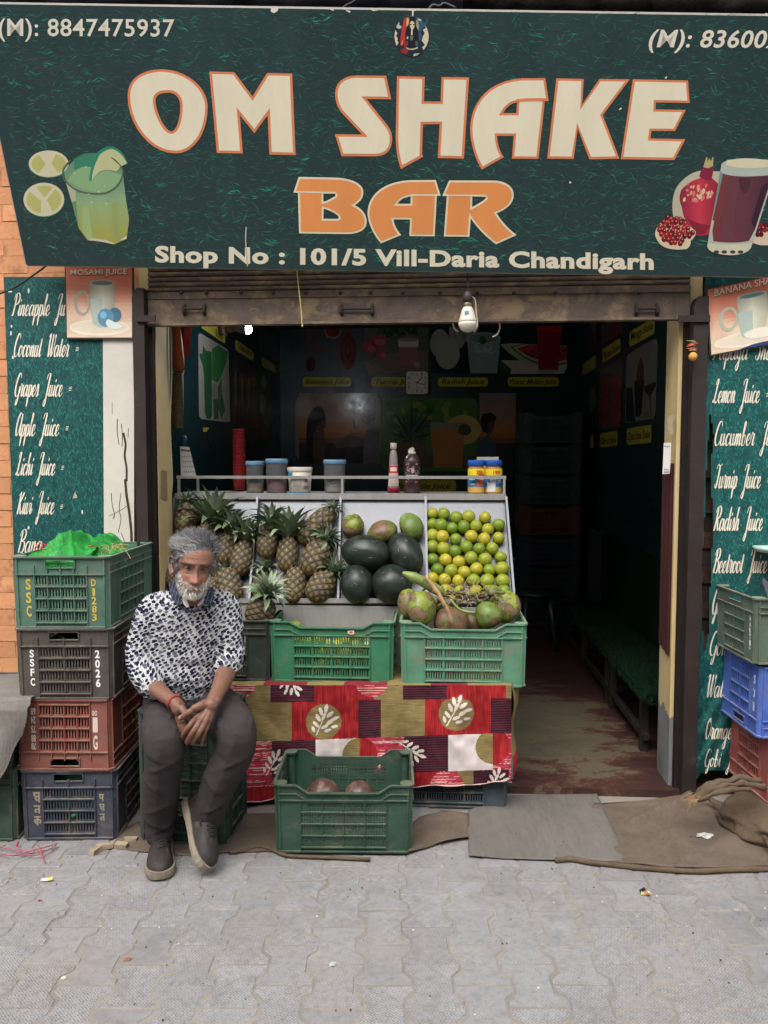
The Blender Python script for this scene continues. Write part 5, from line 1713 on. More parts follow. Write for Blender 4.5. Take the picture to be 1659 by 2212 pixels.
def crate(label, m, loc, rz, L, W, h, group, dip_long=0.0, handle_short=True, inv=False, bars=0, taper=0.02, lab_cat='crate',
  long_corner=.17, short_corner=.21, rows=4, lcols=4, scols=4, lns=7, sns=4, name='plastic_crate'):
 """L along local x, W along local y, front is -y. Returns the root."""
 root = thing(name, label, lab_cat, loc, group)
 root.rotation_euler = (0, 0, rz)
 def tp(x, y, z):
  k = 1 - taper * (1 - (h - z if inv else z) / h)
  return Vector((x * k, y * k, z))
 r_ = .017
 for sgn in (-1, 1):
  T = lambda a, d, z, s=sgn: tp(-a * s, (W / 2 - .003 + d) * s, z)
  crate_panel(L - .02, h, T, long_corner, rows, lcols, lns, dip_long, False, bars, inv=inv).build('side_panel', m, root, local=True)
  T = lambda a, d, z, s=sgn: tp((L / 2 - .003 + d) * s, a * s, z)
  crate_panel(W - .02, h, T, short_corner, rows, scols, sns, 0.0, handle_short, bars, inv=inv).build('end_panel', m, root, local=True)
 for sx in (-1, 1):
  for sy in (-1, 1):
   mb = MB()
   cx, cy = sx * (L / 2 - r_), sy * (W / 2 - r_)
   mb.tube([tp(cx, cy, z) for z in (0.001, h - .001)], r_, 12, up=(1, .01, 0))
   mb.tube([tp(cx, cy, z) for z in (h - .006, h + .0005)] if not inv else [tp(cx, cy, z) for z in (-.0002, .006)], r_ + .010, 12, up=(1, .01, 0))
   mb.build('corner_post', m, root, local=True)
 mb = MB()
 zb = h - .012 if inv else .004
 mb.box(-L / 2 * (1 - taper) + .008, L / 2 * (1 - taper) - .008, -W / 2 * (1 - taper) + .008, W / 2 * (1 - taper) - .008, zb, zb + .006)
 mb.build('base', m, root, local=True)
 root['h'] = h
 del root['h']
 return root
def crate_text(root, W, items, colr=(232, 228, 214), side='front', L=None, rot=False, mt='print', taper=.02, h=.28, inv=False):
 """items: (text, x, ztop, height, width) on the panel facing -y of a crate whose front panel lies at y = -W/2."""
 def kz(z):
  return 1 - taper * (1 - (h - z if inv else z) / h)
 if side == 'front':
  pos = lambda x, y, l: Vector((x, -(W / 2 + .0006) * kz(-y) - l, -y))
 else:
  pos = lambda x, y, l: Vector((-(L / 2 + .0006) * kz(-y) - l, -x, -y))
 for it in items:
  txt, x, zt, hh, ww = it
  if rot:
   p2 = lambda a, b, l, cx=x, cy=-(zt - hh / 2): pos(2 * cx - a, 2 * cy - b, l)
  else:
   p2 = pos
  pr = Print(p2)
  if callable(txt):
   txt(pr, x, zt, ww, hh)
  else:
   pr.text(txt, x - ww / 2, x + ww / 2, -(zt - hh), hh, colr, 1.5, .03)
  pr.build('lettering', M[mt], root, local=True)
M['worn_print'] = mat('worn_print', (255, 255, 255), 0.6, 0.2, 40, 0, attr=True, spec=.2, stain=((60, 80, 66), .60, 60, .8))
C_LEFT = 'crates stacked left of the seated man'
Lw, Ld, Lh = 0.365, 0.54, 0.278
YL = 2.93
stack = [('faded blue crate at the bottom of the left stack', (36, 47, 68), 0.004, (37, 243), False),
  ('brick red upside down crate second from the bottom of the left stack', (122, 62, 54), 0.284, (35, 243), True),
  ('blackish crate marked 2026 third up the left stack', (64, 58, 56), 0.563, (36, 244), False),
  ('grey green crate with yellow lettering topping the left stack', (62, 102, 88), 0.842, (35, 243), False)]
stack_roots = []
for i, (lab, c, z, (xa, xb), inv) in enumerate(stack):
 x = (atY(xa, 1500, YL).x + atY(xb, 1500, YL).x) / 2
 r = crate(lab, plastic('crate_plastic_%s' % ('blue', 'red', 'black', 'green')[i], c, 0.62), (x, YL + Ld / 2, z), R((1.2, -0.8, 0.6, -0.5)[i]), Lw, Ld, Lh, C_LEFT,
   inv=inv, long_corner=.205, lcols=2 if i in (0, 2) else 4, lns=8 if i in (0, 2) else 4, rows=4, scols=6, sns=4, handle_short=False)
 stack_roots.append(r)
# the short ends of these crates face the street, with a hand hole: swap in handle panels on the front
def handle_front(root, m, W, h, inv, lcols, lns):
 for ch in list(root.children):
  if ch.name.startswith('side_panel'):
   bpy.data.objects.remove(ch)
 for sgn in (-1, 1):
  def T(a, d, z, s=sgn):
   k = 1 - .02 * (1 - (h - z if inv else z) / h)
   return Vector((-a * s * k, (Ld / 2 - .003 + d) * s * k, z))
  crate_panel(W - .02, h, T, .205, 4, lcols, lns, 0, True, 0, inv=inv, top=.25).build('end_panel', m, root, local=True)
for i, r in enumerate(stack_roots):
 handle_front(r, r.children[0].data.materials[0], Lw, Lh, stack[i][4], 2 if i in (0, 2) else 4, 8 if i in (0, 2) else 4)
YELW = (196, 170, 74)
xl, xr = -.126, .126
crate_text(stack_roots[3], Ld, [('S', xl, .190, .040, .020), ('S', xl, .138, .040, .020), ('C', xl, .086, .040, .020),
        ('D', xr, .190, .026, .018), ('1', xr, .155, .028, .010), ('2', xr, .121, .028, .018), ('8', xr, .087, .026, .018), ('3', xr, .055, .026, .018)], YELW, mt='worn_print')
crate_text(stack_roots[2], Ld, [('S', xl, .194, .028, .017), ('S', xl, .158, .028, .017), ('F', xl, .120, .028, .015), ('C', xl, .082, .028, .017),
        ('2', xr, .192, .030, .018), ('0', xr, .154, .030, .018), ('2', xr, .116, .030, .018), ('6', xr, .078, .030, .018)], (232, 230, 224))
crate_text(stack_roots[1], Ld, [('68', xl + .004, .242, .026, .018), ('24', xl + .004, .208, .026, .018), ('75', xl + .004, .172, .026, .018), ('88', xl + .004, .136, .026, .018), ('78', xl + .004, .104, .024, .018),
        ('CHD', xr - .008, .232, .018, .020)], (214, 200, 184), rot=True, mt='print', inv=True)
crate_text(stack_roots[1], Ld, [('I', xr - .006, .206, .056, .019), ('G', xr - .006, .134, .052, .017)], (206, 192, 176), mt='print', inv=True)
def deva(kind):
 def f(pr, x, zt, w, h):
  X = lambda pts: [(x + (a - .5) * w, -(zt - b * h)) for a, b in pts]
  W_ = h * .17
  S_ = lambda pts, l: pr.stroke(X(pts), W_, (150, 142, 120), l)
  S_([(0, .05), (1, .05)], 1.5)
  if kind == 0:
   S_([(.25, .05), (.2, .35), (.55, .4), (.3, .55), (.6, .8)], 1.6)
   S_([(.85, .05), (.85, .95)], 1.7)
   S_([(.5, .4), (.85, .4)], 1.8)
  elif kind == 1:
   S_([(.8, .05), (.8, .95)], 1.6)
   S_([(.8, .45), (.35, .45), (.2, .6), (.35, .8), (.5, .65)], 1.7)
  elif kind == 2:
   S_([(.5, .05), (.5, .98)], 1.6)
   S_([(.5, .35), (.2, .35), (.1, .55), (.3, .7), (.5, .5)], 1.7)
   S_([(.5, .4), (.8, .35), (.95, .55), (.8, .75)], 1.8)
  else:
   S_([(.7, .05), (.7, .95)], 1.6)
   S_([(.2, .05), (.2, .5), (.7, .5)], 1.7)
 return f
crate_text(stack_roots[0], Ld, [(deva(0), xl, .190, .044, .026), (deva(1), xl, .136, .034, .026), (deva(2), xl, .092, .038, .026),
        (deva(3), xr, .180, .030, .020), (deva(0), xr, .140, .03, .020), (deva(1), xr, .10, .03, .02)], mt='worn_print')
# rubbish packed inside the top and bottom crates shows through the slats
def lump(label, cat, name, c, cx, cy, cz, rx, ry, rz, m, seed, amp=.25, n=28, fr=3.0):
 mb = MB()
 def fn(s_, t_):
  a, b = s_ * 2 * math.pi, (t_ - .5) * math.pi
  d = Vector((math.cos(a) * math.cos(b), math.sin(a) * math.cos(b), math.sin(b)))
  k = 1 + amp * noise.noise(d * fr + Vector((seed, 0, 0))) + amp * .5 * noise.noise(d * fr * 2.7 + Vector((0, seed, 0)))
  return Vector((cx + d.x * rx * k, cy + d.y * ry * k, cz + d.z * rz * k))
 mb.grid(n * 2, n, fn)
 o = mb.build(name, m, smooth=True)
 if label:
  tag(o, label, cat)
 return o
M['net_green'] = bpy.data.materials.new('net_green')
nt, N, L, P = nodes_of(M['net_green'])
v_ = coords(N, 'Object')
n1 = noise_n(N, L, v_, 22, 4, .6)
wv = N.new('ShaderNodeTexWave')
wv.inputs['Scale'].default_value = 95
wv.inputs['Distortion'].default_value = 2.0
L.new(v_, wv.inputs['Vector'])
base = ramp_n(N, L, n1, [(.3, lin((8, 112, 34))), (.7, lin((34, 168, 66)))])
base = mixrgb(N, L, 1.0, base, ramp_n(N, L, wv.outputs['Fac'], [(0, .7), (.6, 1.05)]), 'MULTIPLY')
L.new(base, P.inputs['Base Color'])
P.inputs['Roughness'].default_value = .5
wv2 = N.new('ShaderNodeTexVoronoi')
wv2.inputs['Scale'].default_value = 150
L.new(v_, wv2.inputs['Vector'])
L.new(ramp_n(N, L, wv2.outputs['Distance'], [(.12, .25), (.3, 1.0)]), P.inputs['Alpha'])
bb = N.new('ShaderNodeBump')
bb.inputs['Strength'].default_value = .5
bb.inputs['Distance'].default_value = .003
L.new(wv.outputs['Fac'], bb.inputs['Height'])
L.new(bb.outputs[0], P.inputs['Normal'])
tc0 = Vector(stack_roots[3].location)
nb = thing('net_bag', 'bright green mesh sack heaped in the top crate of the left stack', 'mesh bag', tc0 + Vector((0, 0, .22)))
w = MB()
def netfn(s_, t_):
 x = (s_ - .5) * .355
 y = (t_ - .5) * .50 - .01
 e = max(0, 1 - (abs(s_ - .5) * 2) ** 3.0) ** .6 * max(0, 1 - (abs(t_ - .5) * 2) ** 4) ** .6
 p = Vector((x, y, 0))
 hh = .235 + e * (.075 + .045 * noise.noise(p * 9 + Vector((3, 0, 1)))) + .020 * noise.noise(Vector((x * 24, y * 13, 2))) * e + .006 * abs(noise.noise(Vector((x * 50 + y * 30, y * 40, 5)))) * e
 hh += .045 * math.exp(-((x + .02) / .04) ** 2 - ((y + .05) / .07) ** 2)
 hh -= .03 * math.exp(-((x - .13) / .06) ** 2)
 hh += .012 * (max(0, 1 - abs(noise.noise(Vector((x * 13 + y * 6, y * 12, 8)))) * 3.2) ** 2) * e
 return tc0 + Vector((x, y, hh))
w.grid(110, 110, netfn)
w.build('heap', M['net_green'], nb, True)
w = MB()
def net2(s_, t_):                    # a second fold lying across the first
 a = s_ * 2 * math.pi
 x = -.09 + t_ * .20
 r = .032 * (1 + .4 * noise.noise(Vector((t_ * 6, 1, 1)))) * (math.sin(math.pi * min(max(t_, .02), .98)) ** .4)
 c = tc0 + Vector((x, -.14 + .05 * math.sin(t_ * 5), .275 + .03 * math.sin(t_ * 7)))
 k = 1 + .3 * noise.noise(Vector((math.cos(a) * 2, math.sin(a) * 2, t_ * 9)))
 return c + Vector((0, math.cos(a) * r * 1.6 * k, math.sin(a) * r * k))
w.grid(40, 60, net2)
w.build('fold', M['net_green'], nb, True)
rs = random.Random(12)
M['red_twine'] = mat('red_twine', (190, 66, 58), .7, .2, 40)
for q in range(9):
 w = MB()
 sx = -.15 + .06 * rs.random() if q < 6 else rs.uniform(-.02, .15)
 p = tc0 + Vector((sx, -.2 + .1 * rs.random(), .30 + .02 * rs.random()))
 pts = [p]
 for k in range(4):
  pts.append(pts[-1] + Vector((rs.gauss(0, .016), rs.gauss(0, .012), rs.gauss(-.002, .012))))
 w.tube(catmull(pts, 5), .0014, 5)
 w.build('twine', M['red_twine'], nb, True)
w = MB()
for q in range(26):
 p = tc0 + Vector((.135 + rs.gauss(0, .012), -.08 + rs.gauss(0, .05), .285))
 d = Vector((rs.gauss(.01, .025), rs.gauss(-.01, .03), rs.uniform(-.04, .03)))
 w.tube([p, p + d * .6 + Vector((0, 0, .01)), p + d * 1.5 - Vector((0, 0, .012))], .0011, 4)
w.build('straw', mat('straw', (176, 156, 104), .8, .2, 40), nb, kind='stuff')
lump('green rubbish packed inside the bottom blue crate', 'rubbish', 'rubbish', None, stack_roots[0].location[0], YL + .27, .115, .158, .235, .085, mat('green_rubbish', (40, 96, 72), .7, .5, 40, stain=((150, 60, 50), .6, 20)), 4)
lump('green and yellow rubbish packed inside the top left crate', 'rubbish', 'rubbish', None, stack_roots[3].location[0], YL + .27, .842 + .12, .155, .235, .095, mat('mixed_rubbish', (44, 120, 70), .7, .5, 40, stain=((176, 160, 80), .62, 26)), 7)
# far-left crates under grey sacking
dkg = plastic('crate_plastic_dark_green', (34, 66, 54), .5)
xfl = atY(34, 1700, 2.93).x - .27
crate('dark green crate at the left frame edge under grey sacking', dkg, (xfl, 3.10, .004), R(.5), .54, .36, .28, C_LEFT)
crate('dark green crate wholly draped by grey sacking at the far left', dkg, (xfl - .01, 3.11, .288), R(-.5), .54, .36, .28, C_LEFT)
M['grey_sack'] = bpy.data.materials.new('grey_sacking')
def weave_mat(m, c0, c1, sc=260, bump=.6, wscale=(1, 1, 1), patch=None):
 nt, N, L, P = nodes_of(m)
 v = coords(N, 'Object', scale=wscale)
 n1 = noise_n(N, L, v, 7, 7, .7)
 n2 = noise_n(N, L, v, 60, 4, .7)
 wa = N.new('ShaderNodeTexWave')
 wa.inputs['Scale'].default_value = sc / 6.28
 wa.inputs['Distortion'].default_value = 1.2
 wa.inputs['Detail'].default_value = 2
 wa.inputs['Detail Scale'].default_value = 3
 L.new(v, wa.inputs['Vector'])
 f = math_n(N, L, 'ADD', math_n(N, L, 'MULTIPLY', n1, .65), math_n(N, L, 'MULTIPLY', n2, .35))
 base = ramp_n(N, L, f, [(.3, lin(c0)), (.7, lin(c1))])
 base = mixrgb(N, L, 1.0, base, ramp_n(N, L, wa.outputs['Fac'], [(0, .78), (.7, 1.06)]), 'MULTIPLY')
 if patch:
  n3 = noise_n(N, L, v, patch[1], 6, .7, .5)
  base = mixrgb(N, L, ramp_n(N, L, n3, [(.55, 0), (.7, .6)]), base, lin(patch[0]))
 L.new(base, P.inputs['Base Color'])
 P.inputs['Roughness'].default_value = .95
 P.inputs['Specular IOR Level'].default_value = .1
 b = N.new('ShaderNodeBump')
 b.inputs['Strength'].default_value = bump
 b.inputs['Distance'].default_value = .003
 L.new(math_n(N, L, 'ADD', wa.outputs['Fac'], n2), b.inputs['Height'])
 L.new(b.outputs[0], P.inputs['Normal'])
 return m
weave_mat(M['grey_sack'], (108, 104, 99), (146, 141, 133), 420, .7)
M['jute'] = weave_mat(bpy.data.materials.new('brown_jute'), (92, 78, 64), (128, 111, 92), 700, .8, (1, 1, 1), ((90, 88, 84), 3))
M['jute_mat'] = weave_mat(bpy.data.materials.new('jute_mat'), (100, 88, 77), (130, 116, 102), 520, .8, (1, 1, 1), ((84, 82, 80), 3.2))
M['grey_mat'] = weave_mat(bpy.data.materials.new('grey_mat'), (98, 94, 89), (122, 117, 111), 620, .5, (1, .25, 1))
w = MB()
def gs(s_, t_):
 xr_ = atY(36, 1500, 2.9).x + .055
 x = xr_ - s_ * .75
 t2 = t_ * 1.0
 L0 = .34
 tot = L0 + .40 - .0 * s_
 q = t2 * tot
 if q < L0:
  y, z = 3.24 - q, .578 + .01 * noise.noise(Vector((x * 9, q * 9, 0)))
  k = 0
 else:
  k = (q - L0)
  lim = .13 + .34 * min(1, s_ * 4.2)
  k = min(k, lim)
  y, z = 2.90 - .012 - .03 * (k > 0.02), .578 - k
  y -= .018 * math.sin(x * 26 + k * 6) * min(1, k * 6)
 if k > 0:
  x += -.10 * k * (1 - min(1, s_ * 3)) + .008 * math.sin(k * 30)
 return Vector((x, y, z))
w.grid(60, 70, gs)
w.grid(60, 70, lambda a, b: gs(a, b) + Vector((0, .004, -.004)), flip=True)
tag(w.build('sacking', M['grey_sack'], smooth=True), 'grey ribbed sacking draped over the crates at the left edge', 'sacking')
# ------------------------------------------------------------------ table of crates under a printed cloth
VT = -0.215
TZ = atv(716, 1477, VT).z
u_l, u_r = uvz(atv(306, 1480, VT))[0], uvz(atv(1100, 1480, VT))[0]
C_TAB = 'crates under the printed cloth'
tabm = [('dark blackish green crate under the left end of the printed cloth', (24, 40, 38), uvz(atv(430, 1750, VT))[0]),
  ('dark green crate under the middle of the printed cloth', (26, 46, 44), uvz(atv(690, 1750, VT))[0]),
  ('dusty blue grey crate under the right end of the printed cloth', (44, 66, 78), None)]
ur_edge = uvz(atv(1096, 1740, VT + .0))[0]
for i, (lab, c, uc) in enumerate(tabm):
 if uc is None:
  uc = ur_edge - .265
 m_ = plastic('table_crate_%s' % ('dark', 'mid', 'blue')[i], c, .55, .4 if i < 2 else .8)
 crate(lab, m_, SH(uc, VT + .015 + .18, .034 if i < 0 else .004), -ANG, .53, .36, .27, C_TAB, lcols=4, lns=7)
w = MB()
w.sbox(u_l + .01, u_r - .012, VT + .0, VT + .40, .279, TZ - .008)
tag(w.build('packing_box', mat('packing_box', (96, 70, 52), .9, .2, 8)), 'boxy packing hidden beneath the printed cloth', 'box')
EL = lambda cx, cy, rx, ry, a: (cx, cy, rx, ry, math.cos(a), math.sin(a))
def sprig(cx, cy, sc, rot):
 out = []
 base = [(0, -64, 10, 24, 0), (-26, -44, 10, 24, -.5), (26, -36, 10, 24, .7), (-36, -8, 10, 24, -.7), (32, 4, 10, 24, .8), (-42, 30, 9, 22, -.9), (56, -18, 9, 22, 1.0),
   (6, 36, 9, 22, .9), (-6, -20, 9, 22, .3), (26, 52, 8, 20, 1.1), (-52, 58, 8, 18, -.5), (60, 26, 8, 19, 1.2)]
 c, s_ = math.cos(rot), math.sin(rot)
 for x, y, rx, ry, a in base:
  out.append(EL(cx + (x * c - y * s_) * sc, cy + (x * s_ + y * c) * sc, rx * sc, ry * sc, a + rot))
 for k in range(9):
  t_ = k / 8
  x, y = -30 + 34 * t_, 80 - 130 * t_
  out.append(EL(cx + (x * c - y * s_) * sc, cy + (x * s_ + y * c) * sc, 3.2 * sc, 11 * sc, .25 + rot))
 return out
SPR = []
for a in ((522, 672, 1.0, .15), (1243, 622, 1.05, .25), (345, 478, .85, 2.6), (255, 905, .9, .3), (1000, 850, .9, 1.9), (1462, 1000, .85, .2), (-190, 690, 1.0, .2)):
 SPR += sprig(*a)
def cloth_col(x, y):
 """x, y in the enlargement's units; the woven print of the table cloth."""
 skew = (x - 700) * -.035
 yy = y - skew * (1 if y > 560 else .3)
 r_ = noise.noise(Vector((x * .012, yy * .35, 0)))
 rv = noise.noise(Vector((x * .45, yy * .01, 3)))
 olive = tuple(c + 26 * r_ for c in (126, 110, 70))
 red = tuple(c * (1 + .30 * rv) for c in (144, 28, 34))
 red = (red[0], red[1] + max(0, rv) * 26, red[2])
 st = math.sin(yy * .48)
 maroon = (84, 36, 48) if st > .1 else (44, 20, 32)
 ps = noise.noise(Vector((x * .004, yy * .22, 9)))
 pink = (204, 176, 160) if ps > .22 else ((176, 58, 76) if ps > -.15 else (140, 36, 56))
 white = tuple(c + 16 * noise.noise(Vector((x * .02, yy * .02, 7))) - 26 * max(0, noise.noise(Vector((x * .012, yy * .012, 17)))) for c in (206, 196, 192))
 for cx, cy, rx, ry, c, s_ in SPR:
  dx, dy = x - cx, y - cy
  if abs(dx) < 32 and abs(dy) < 32:
   a, b = dx * c + dy * s_, -dx * s_ + dy * c
   if (a / rx) ** 2 + (b / ry) ** 2 < 1:
    return (212, 202, 192)
 P_ = 722.0
 if x < 0:
  x += P_
 x_ = x
 if yy < 770:
  for cx, cy in ((518, 674), (1240, 652)):
   if math.hypot(x - cx, yy - cy) < 96:
    return olive
  for cx in (60, 780):
   if math.hypot(x - cx, yy - 455) < 92:
    return pink
  q = (x_ - 228) % P_
  if yy < 562:
   if q < 240:
    return maroon if yy > 0 else maroon
   if q < 477:
    return red
   if q < 600:
    return olive if q > 560 else red
   return olive
  if q < 117:
   return olive
  if q < 478:
   return red
  if q < 600:
   return maroon
  return olive
 q = (x_ - 235) % P_
 for cx, cy in ((715, 862), (1440, 842), (-7, 862)):
  if math.hypot(x - cx, yy - cy) < 95:
   return olive if x < cx else red
 if yy < 968:
  if q < 240:
   return maroon
  if q < 480:
   return white
  return pink
 for cx in (1188, 466):
  if math.hypot(x - cx, yy - 1050) < 92:
   return pink
 q = (x_ - 1000) % P_
 if yy < 1100:
  if q < 212:
   return red
  if q < 335:
   return olive
  if q < 525:
   return maroon
  return pink if yy < 1020 else red
 return red
def cyend(x):
 return (1112 if x < 150 else (1112 - (x - 150) * .088 if x < 1000 else 1037 - (x - 1000) * .055)) + 5 * math.sin(x * .016) + 3 * math.sin(x * .037 + 1)
def cpt(x, y):
 fold = .014 * math.sin(x * .017 + .6 + 1.5 * noise.noise(Vector((x * .004, y * .003, 6)))) * max(0, (y - 500) / 450) + .008 * noise.noise(Vector((x * .012, y * .008, 1))) + .010 * noise.noise(Vector((x * .006, y * .005, 4))) + .002 * noise.noise(Vector((x * .03, y * .02, 9)))
 edge_ = max(0, (x - 1500) / 40.0) ** 2 * .012
 return atv(493.7 + x * .3968, 1289 + y * .3968, VT - .028 - fold * 1.1 + edge_ - .010)
w = MB()
x_0, x_1 = -490, 1540
w.grid(560, 170, lambda a, b: cpt(x_0 + (x_1 - x_0) * a, 1289 * 0 + (482 + (cyend(x_0 + (x_1 - x_0) * a) - 482) * b)), flip=True,
 colfn=lambda a, b: cloth_col(x_0 + (x_1 - x_0) * a, 482 + (cyend(x_0 + (x_1 - x_0) * a) - 482) * b))
# top of the cloth, and the turned right end
zt_ = cpt(700, 482).z
w.grid(60, 8, lambda a, b: Vector((*(cpt(x_0 + (x_1 - x_0) * a, 482) + VS * (b * .42))[:2], cpt(x_0 + (x_1 - x_0) * a, 482).z + .004 * (b > 0))), colfn=lambda a, b: (120, 40, 46) if int(a * 9) % 2 else (128, 112, 70))
def side_pt(a, b):
 p = cpt(1540, 482 + (cyend(1540) - 482) * b)
 bulge = .035 * math.sin(math.pi * min(1, a * 1.4)) * (1 - .3 * b)
 low = max(0, b - .62 + .35 * a * a) * .18
 return p + VS * (a * .36) + US * (bulge + .01 * math.sin(b * 9)) + Vector((0, 0, low * a))
w.grid(30, 40, side_pt, flip=True, colfn=lambda a, b: ((130, 112, 70) if a < .42 else ((150, 26, 34) if a < .75 else (60, 28, 38))) if b < .75 else (172, 40, 56))
cl = w.build('printed_cloth', M['attr_rough'], smooth=True)
tag(cl, 'red olive and maroon patchwork cloth with white leaf sprigs covering the crate table', 'tablecloth')
w = MB()
w.tube(catmull([cpt(x_0 + (x_1 - x_0) * i / 40, cyend(x_0 + (x_1 - x_0) * i / 40)) + Vector((0, 0, -.001)) for i in range(41)], 3), .0022, 5)
w.build('hem', mat('hem_thread', (206, 176, 168), .9, .1, 40), cl)
# ------------------------------------------------------------------ steel display stand
M['steel_bright'] = mat('bright_rail', (170, 168, 165), 0.42, 0.1, 20, metal=.45, spec=.5, stretch=(6, 6, .4))
M['steel'] = mat('brushed_steel', (112, 114, 118), 0.5, 0.08, 30, 0.08, 200, metal=.65, spec=.5, stretch=(1, 30, 30), stain=((120, 116, 108), .68, 9, .4))
ZA = atv(735, 1305, .10)
ZBp = atv(735, 1080, .35)
TN = US.cross(ZBp - ZA - US * (ZBp - ZA).dot(US)).normalized()
if TN.y > 0:
 TN = -TN
def tray(x, y, r=0.0):
 return hit(x, y, ZA + TN * r, TN)
st = thing('display_stand', 'sloping steel fruit display with four bays and a railed top shelf', 'display stand', SH(-.2, .3, .03))
w = MB()
TLc, TRc = tray(380, 1080), tray(1091, 1080)
BLc, BRc = tray(354, 1305), tray(1109, 1305)
def slab(mb, quad, off):
 n = len(quad)
 mb.add([p for p in quad] + [p + off for p in quad], [tuple(range(n)), tuple(range(2 * n - 1, n - 1, -1))] + [(i, i + n, (i + 1) % n + n, (i + 1) % n) for i in range(n)])
slab(w, [BLc, BRc, TRc, TLc], TN * -.004)
w.build('sloped_tray', M['steel'], st)
for (xt, xb, nm) in ((558.5, 540.9, 'divider'), (736, 730.5, 'divider'), (917.5, 921, 'divider'), (381.5, 356, 'side_panel'), (1089.5, 1107, 'side_panel')):
 w = MB()
 a, b = tray(xb, 1303), tray(xt, 1082)
 hgt = .052
 q = [a, b, b + TN * hgt, a + TN * hgt]
 slab(w, q, US * .010)
 w.build(nm, M['steel'], st)
w = MB()
a, b = tray(354, 1303), tray(1109, 1303)
slab(w, [a - US * .0, b, b + TN * .075, a + TN * .075], Vector((0, 0, -.022)))
w.build('front_lip', M['steel_bright'], st)
w = MB()
p0, p1 = a + TN * .07, b + TN * .07
w.add([p0 + Vector((0, 0, -.023)), p1 + Vector((0, 0, -.023)), Vector((p1.x, p1.y, .04)), Vector((p0.x, p0.y, .04))], [(3, 2, 1, 0)])
u0_, v0_, _ = uvz(p0)
w = MB()
w.sbox(uvz(p0)[0], uvz(p1)[0], v0_ + .004, v0_ + .012, .035, p0.z - .024)
w.build('front_panel', M['steel_bright'], st)
# top shelf
sz0, sz1 = atv(735, 1079, .33).z, atv(735, 1066, .33).z
us0, us1 = uvz(atv(377.5, 1072, .33))[0], uvz(atv(1093, 1072, .33))[0]
w = MB()
w.sbox(us0, us1, .33, .62, sz0, sz1)
w.build('shelf', M['steel_bright'], st)
zr = atv(735, 1031, .335).z
w = MB()
w.sbox(us0 + .008, us1, .333, .345, zr - .007, zr + .007)
w.build('rail', M['steel_bright'], st)
for x in (386, 405, 739, 1089):
 uu = uvz(atv(x, 1050, .335))[0]
 w = MB()
 w.sbox(uu - .006, uu + .006, .334 if x != 405 else .5, .344 if x != 405 else .51, sz1, zr - .0071)
 w.build('rail_post', M['steel_bright'], st)
for x in (us0 + .004, us1 - .016):
 w = MB()
 w.sbox(x, x + .012, .345, .62, zr - .007, zr + .007)
 w.build('side_rail', M['steel_bright'], st)
for uu in (us0 + .03, us1 - .03):
 w = MB()
 w.sbox(uu - .015, uu + .015, .57, .60, .03, sz0 - .001)
 w.build('leg', M['steel'], st)
# ------------------------------------------------------------------ things on the shelf
def on_shelf(x, y=1064, v=.40):
 p = atv(x, y, v)
 return Vector((p.x, p.y, sz1))
def wpx(px, v=.40):               # width in metres of px units at depth v
 p = atv(829, 1040, v)
 return px / F * (p.y * CP + (H - p.z) * SP)
M['tub'] = bpy.data.materials.new('clear_tub')
nt, N, L, P = nodes_of(M['tub'])
P.inputs['Base Color'].default_value = (.62, .63, .65, 1)
P.inputs['Roughness'].default_value = .14
P.inputs['Transmission Weight'].default_value = .88
P.inputs['IOR'].default_value = 1.15
M['blue_lid'] = mat('blue_lid', (98, 142, 180), .5, .15, 20, dust=(DUST, .4))
for (x0, x1, yt, yb_, c, fill, lab) in ((531, 572, 995, 1064, (206, 152, 84), .22, 'clear tub with blue lid holding a little orange powder'),
          (574, 622, 991, 1065, (186, 66, 96), .33, 'clear tub with blue lid holding pink powder'),
          (699, 747, 992, 1064, (206, 196, 164), .16, 'clear tub with blue lid holding pale flakes beside the rail post')):
 v = .40
 hh = wpx(yb_ - yt)
 r = wpx(x1 - x0) / 2
 b = on_shelf((x0 + x1) / 2, v=v)
 t = thing('storage_tub', lab, 'tub', b, 'tubs on the steel shelf')
 w = MB()
 w.lathe([(r * .90, 0.0), (r * .92, .004), (r * .97, hh * .84), (r * .99, hh * .88), (r * .94, hh * .88), (r * .92, hh * .84), (r * .87, .006), (.001, .006)], b, 28)
 w.build('body', M['tub'], t, True)
 w = MB()
 w.lathe([(r * .97, hh * .86), (r * 1.03, hh * .87), (r * 1.04, hh * .97), (r * .98, hh), (.001, hh * .995)], b, 28)
 w.build('lid', M['blue_lid'], t, True)
 w = MB()
 rq = random.Random(int(x0))
 pf = [(r * .84, .008), (r * .85, hh * fill * .8), (r * .6, hh * fill * 1.1), (r * .25, hh * fill * .95), (.001, hh * fill * 1.05)]
 w.lathe(pf, b, 24)
 for i, p in enumerate(w.v):
  if p[2] > b.z + .012:
   w.v[i] = (p[0], p[1], p[2] + rq.uniform(-.006, .006))
 w.build('contents', mat('contents', c, .9, .25, 40, .8, 90), t, True)
b = on_shelf(648, v=.40)
t = thing('ice_cream_tub', 'white lidded plastic tub with printed label among the clear tubs', 'tub', b, 'tubs on the steel shelf')
r, hh = wpx(52) / 2, wpx(56)
w = MB()
w.lathe([(r * .88, 0), (r * .89, .008), (r * .89, .0085)], b, 28)
w.build('bottom_band', mat('tub_blue', (86, 150, 190), .5, .1, 20), t, True)
w = MB()
w.lathe([(r * .90, .008), (r * 1.0, hh * .86), (.001, hh * .87)], b, 28)
w.build('body', M['white_plastic'], t, True)
w = MB()
w.lathe([(r * 1.02, hh * .82), (r * 1.06, hh * .84), (r * 1.06, hh * .96), (r * 1.0, hh), (.001, hh * .99)], b, 28)
w.build('lid', M['white_plastic'], t, True)
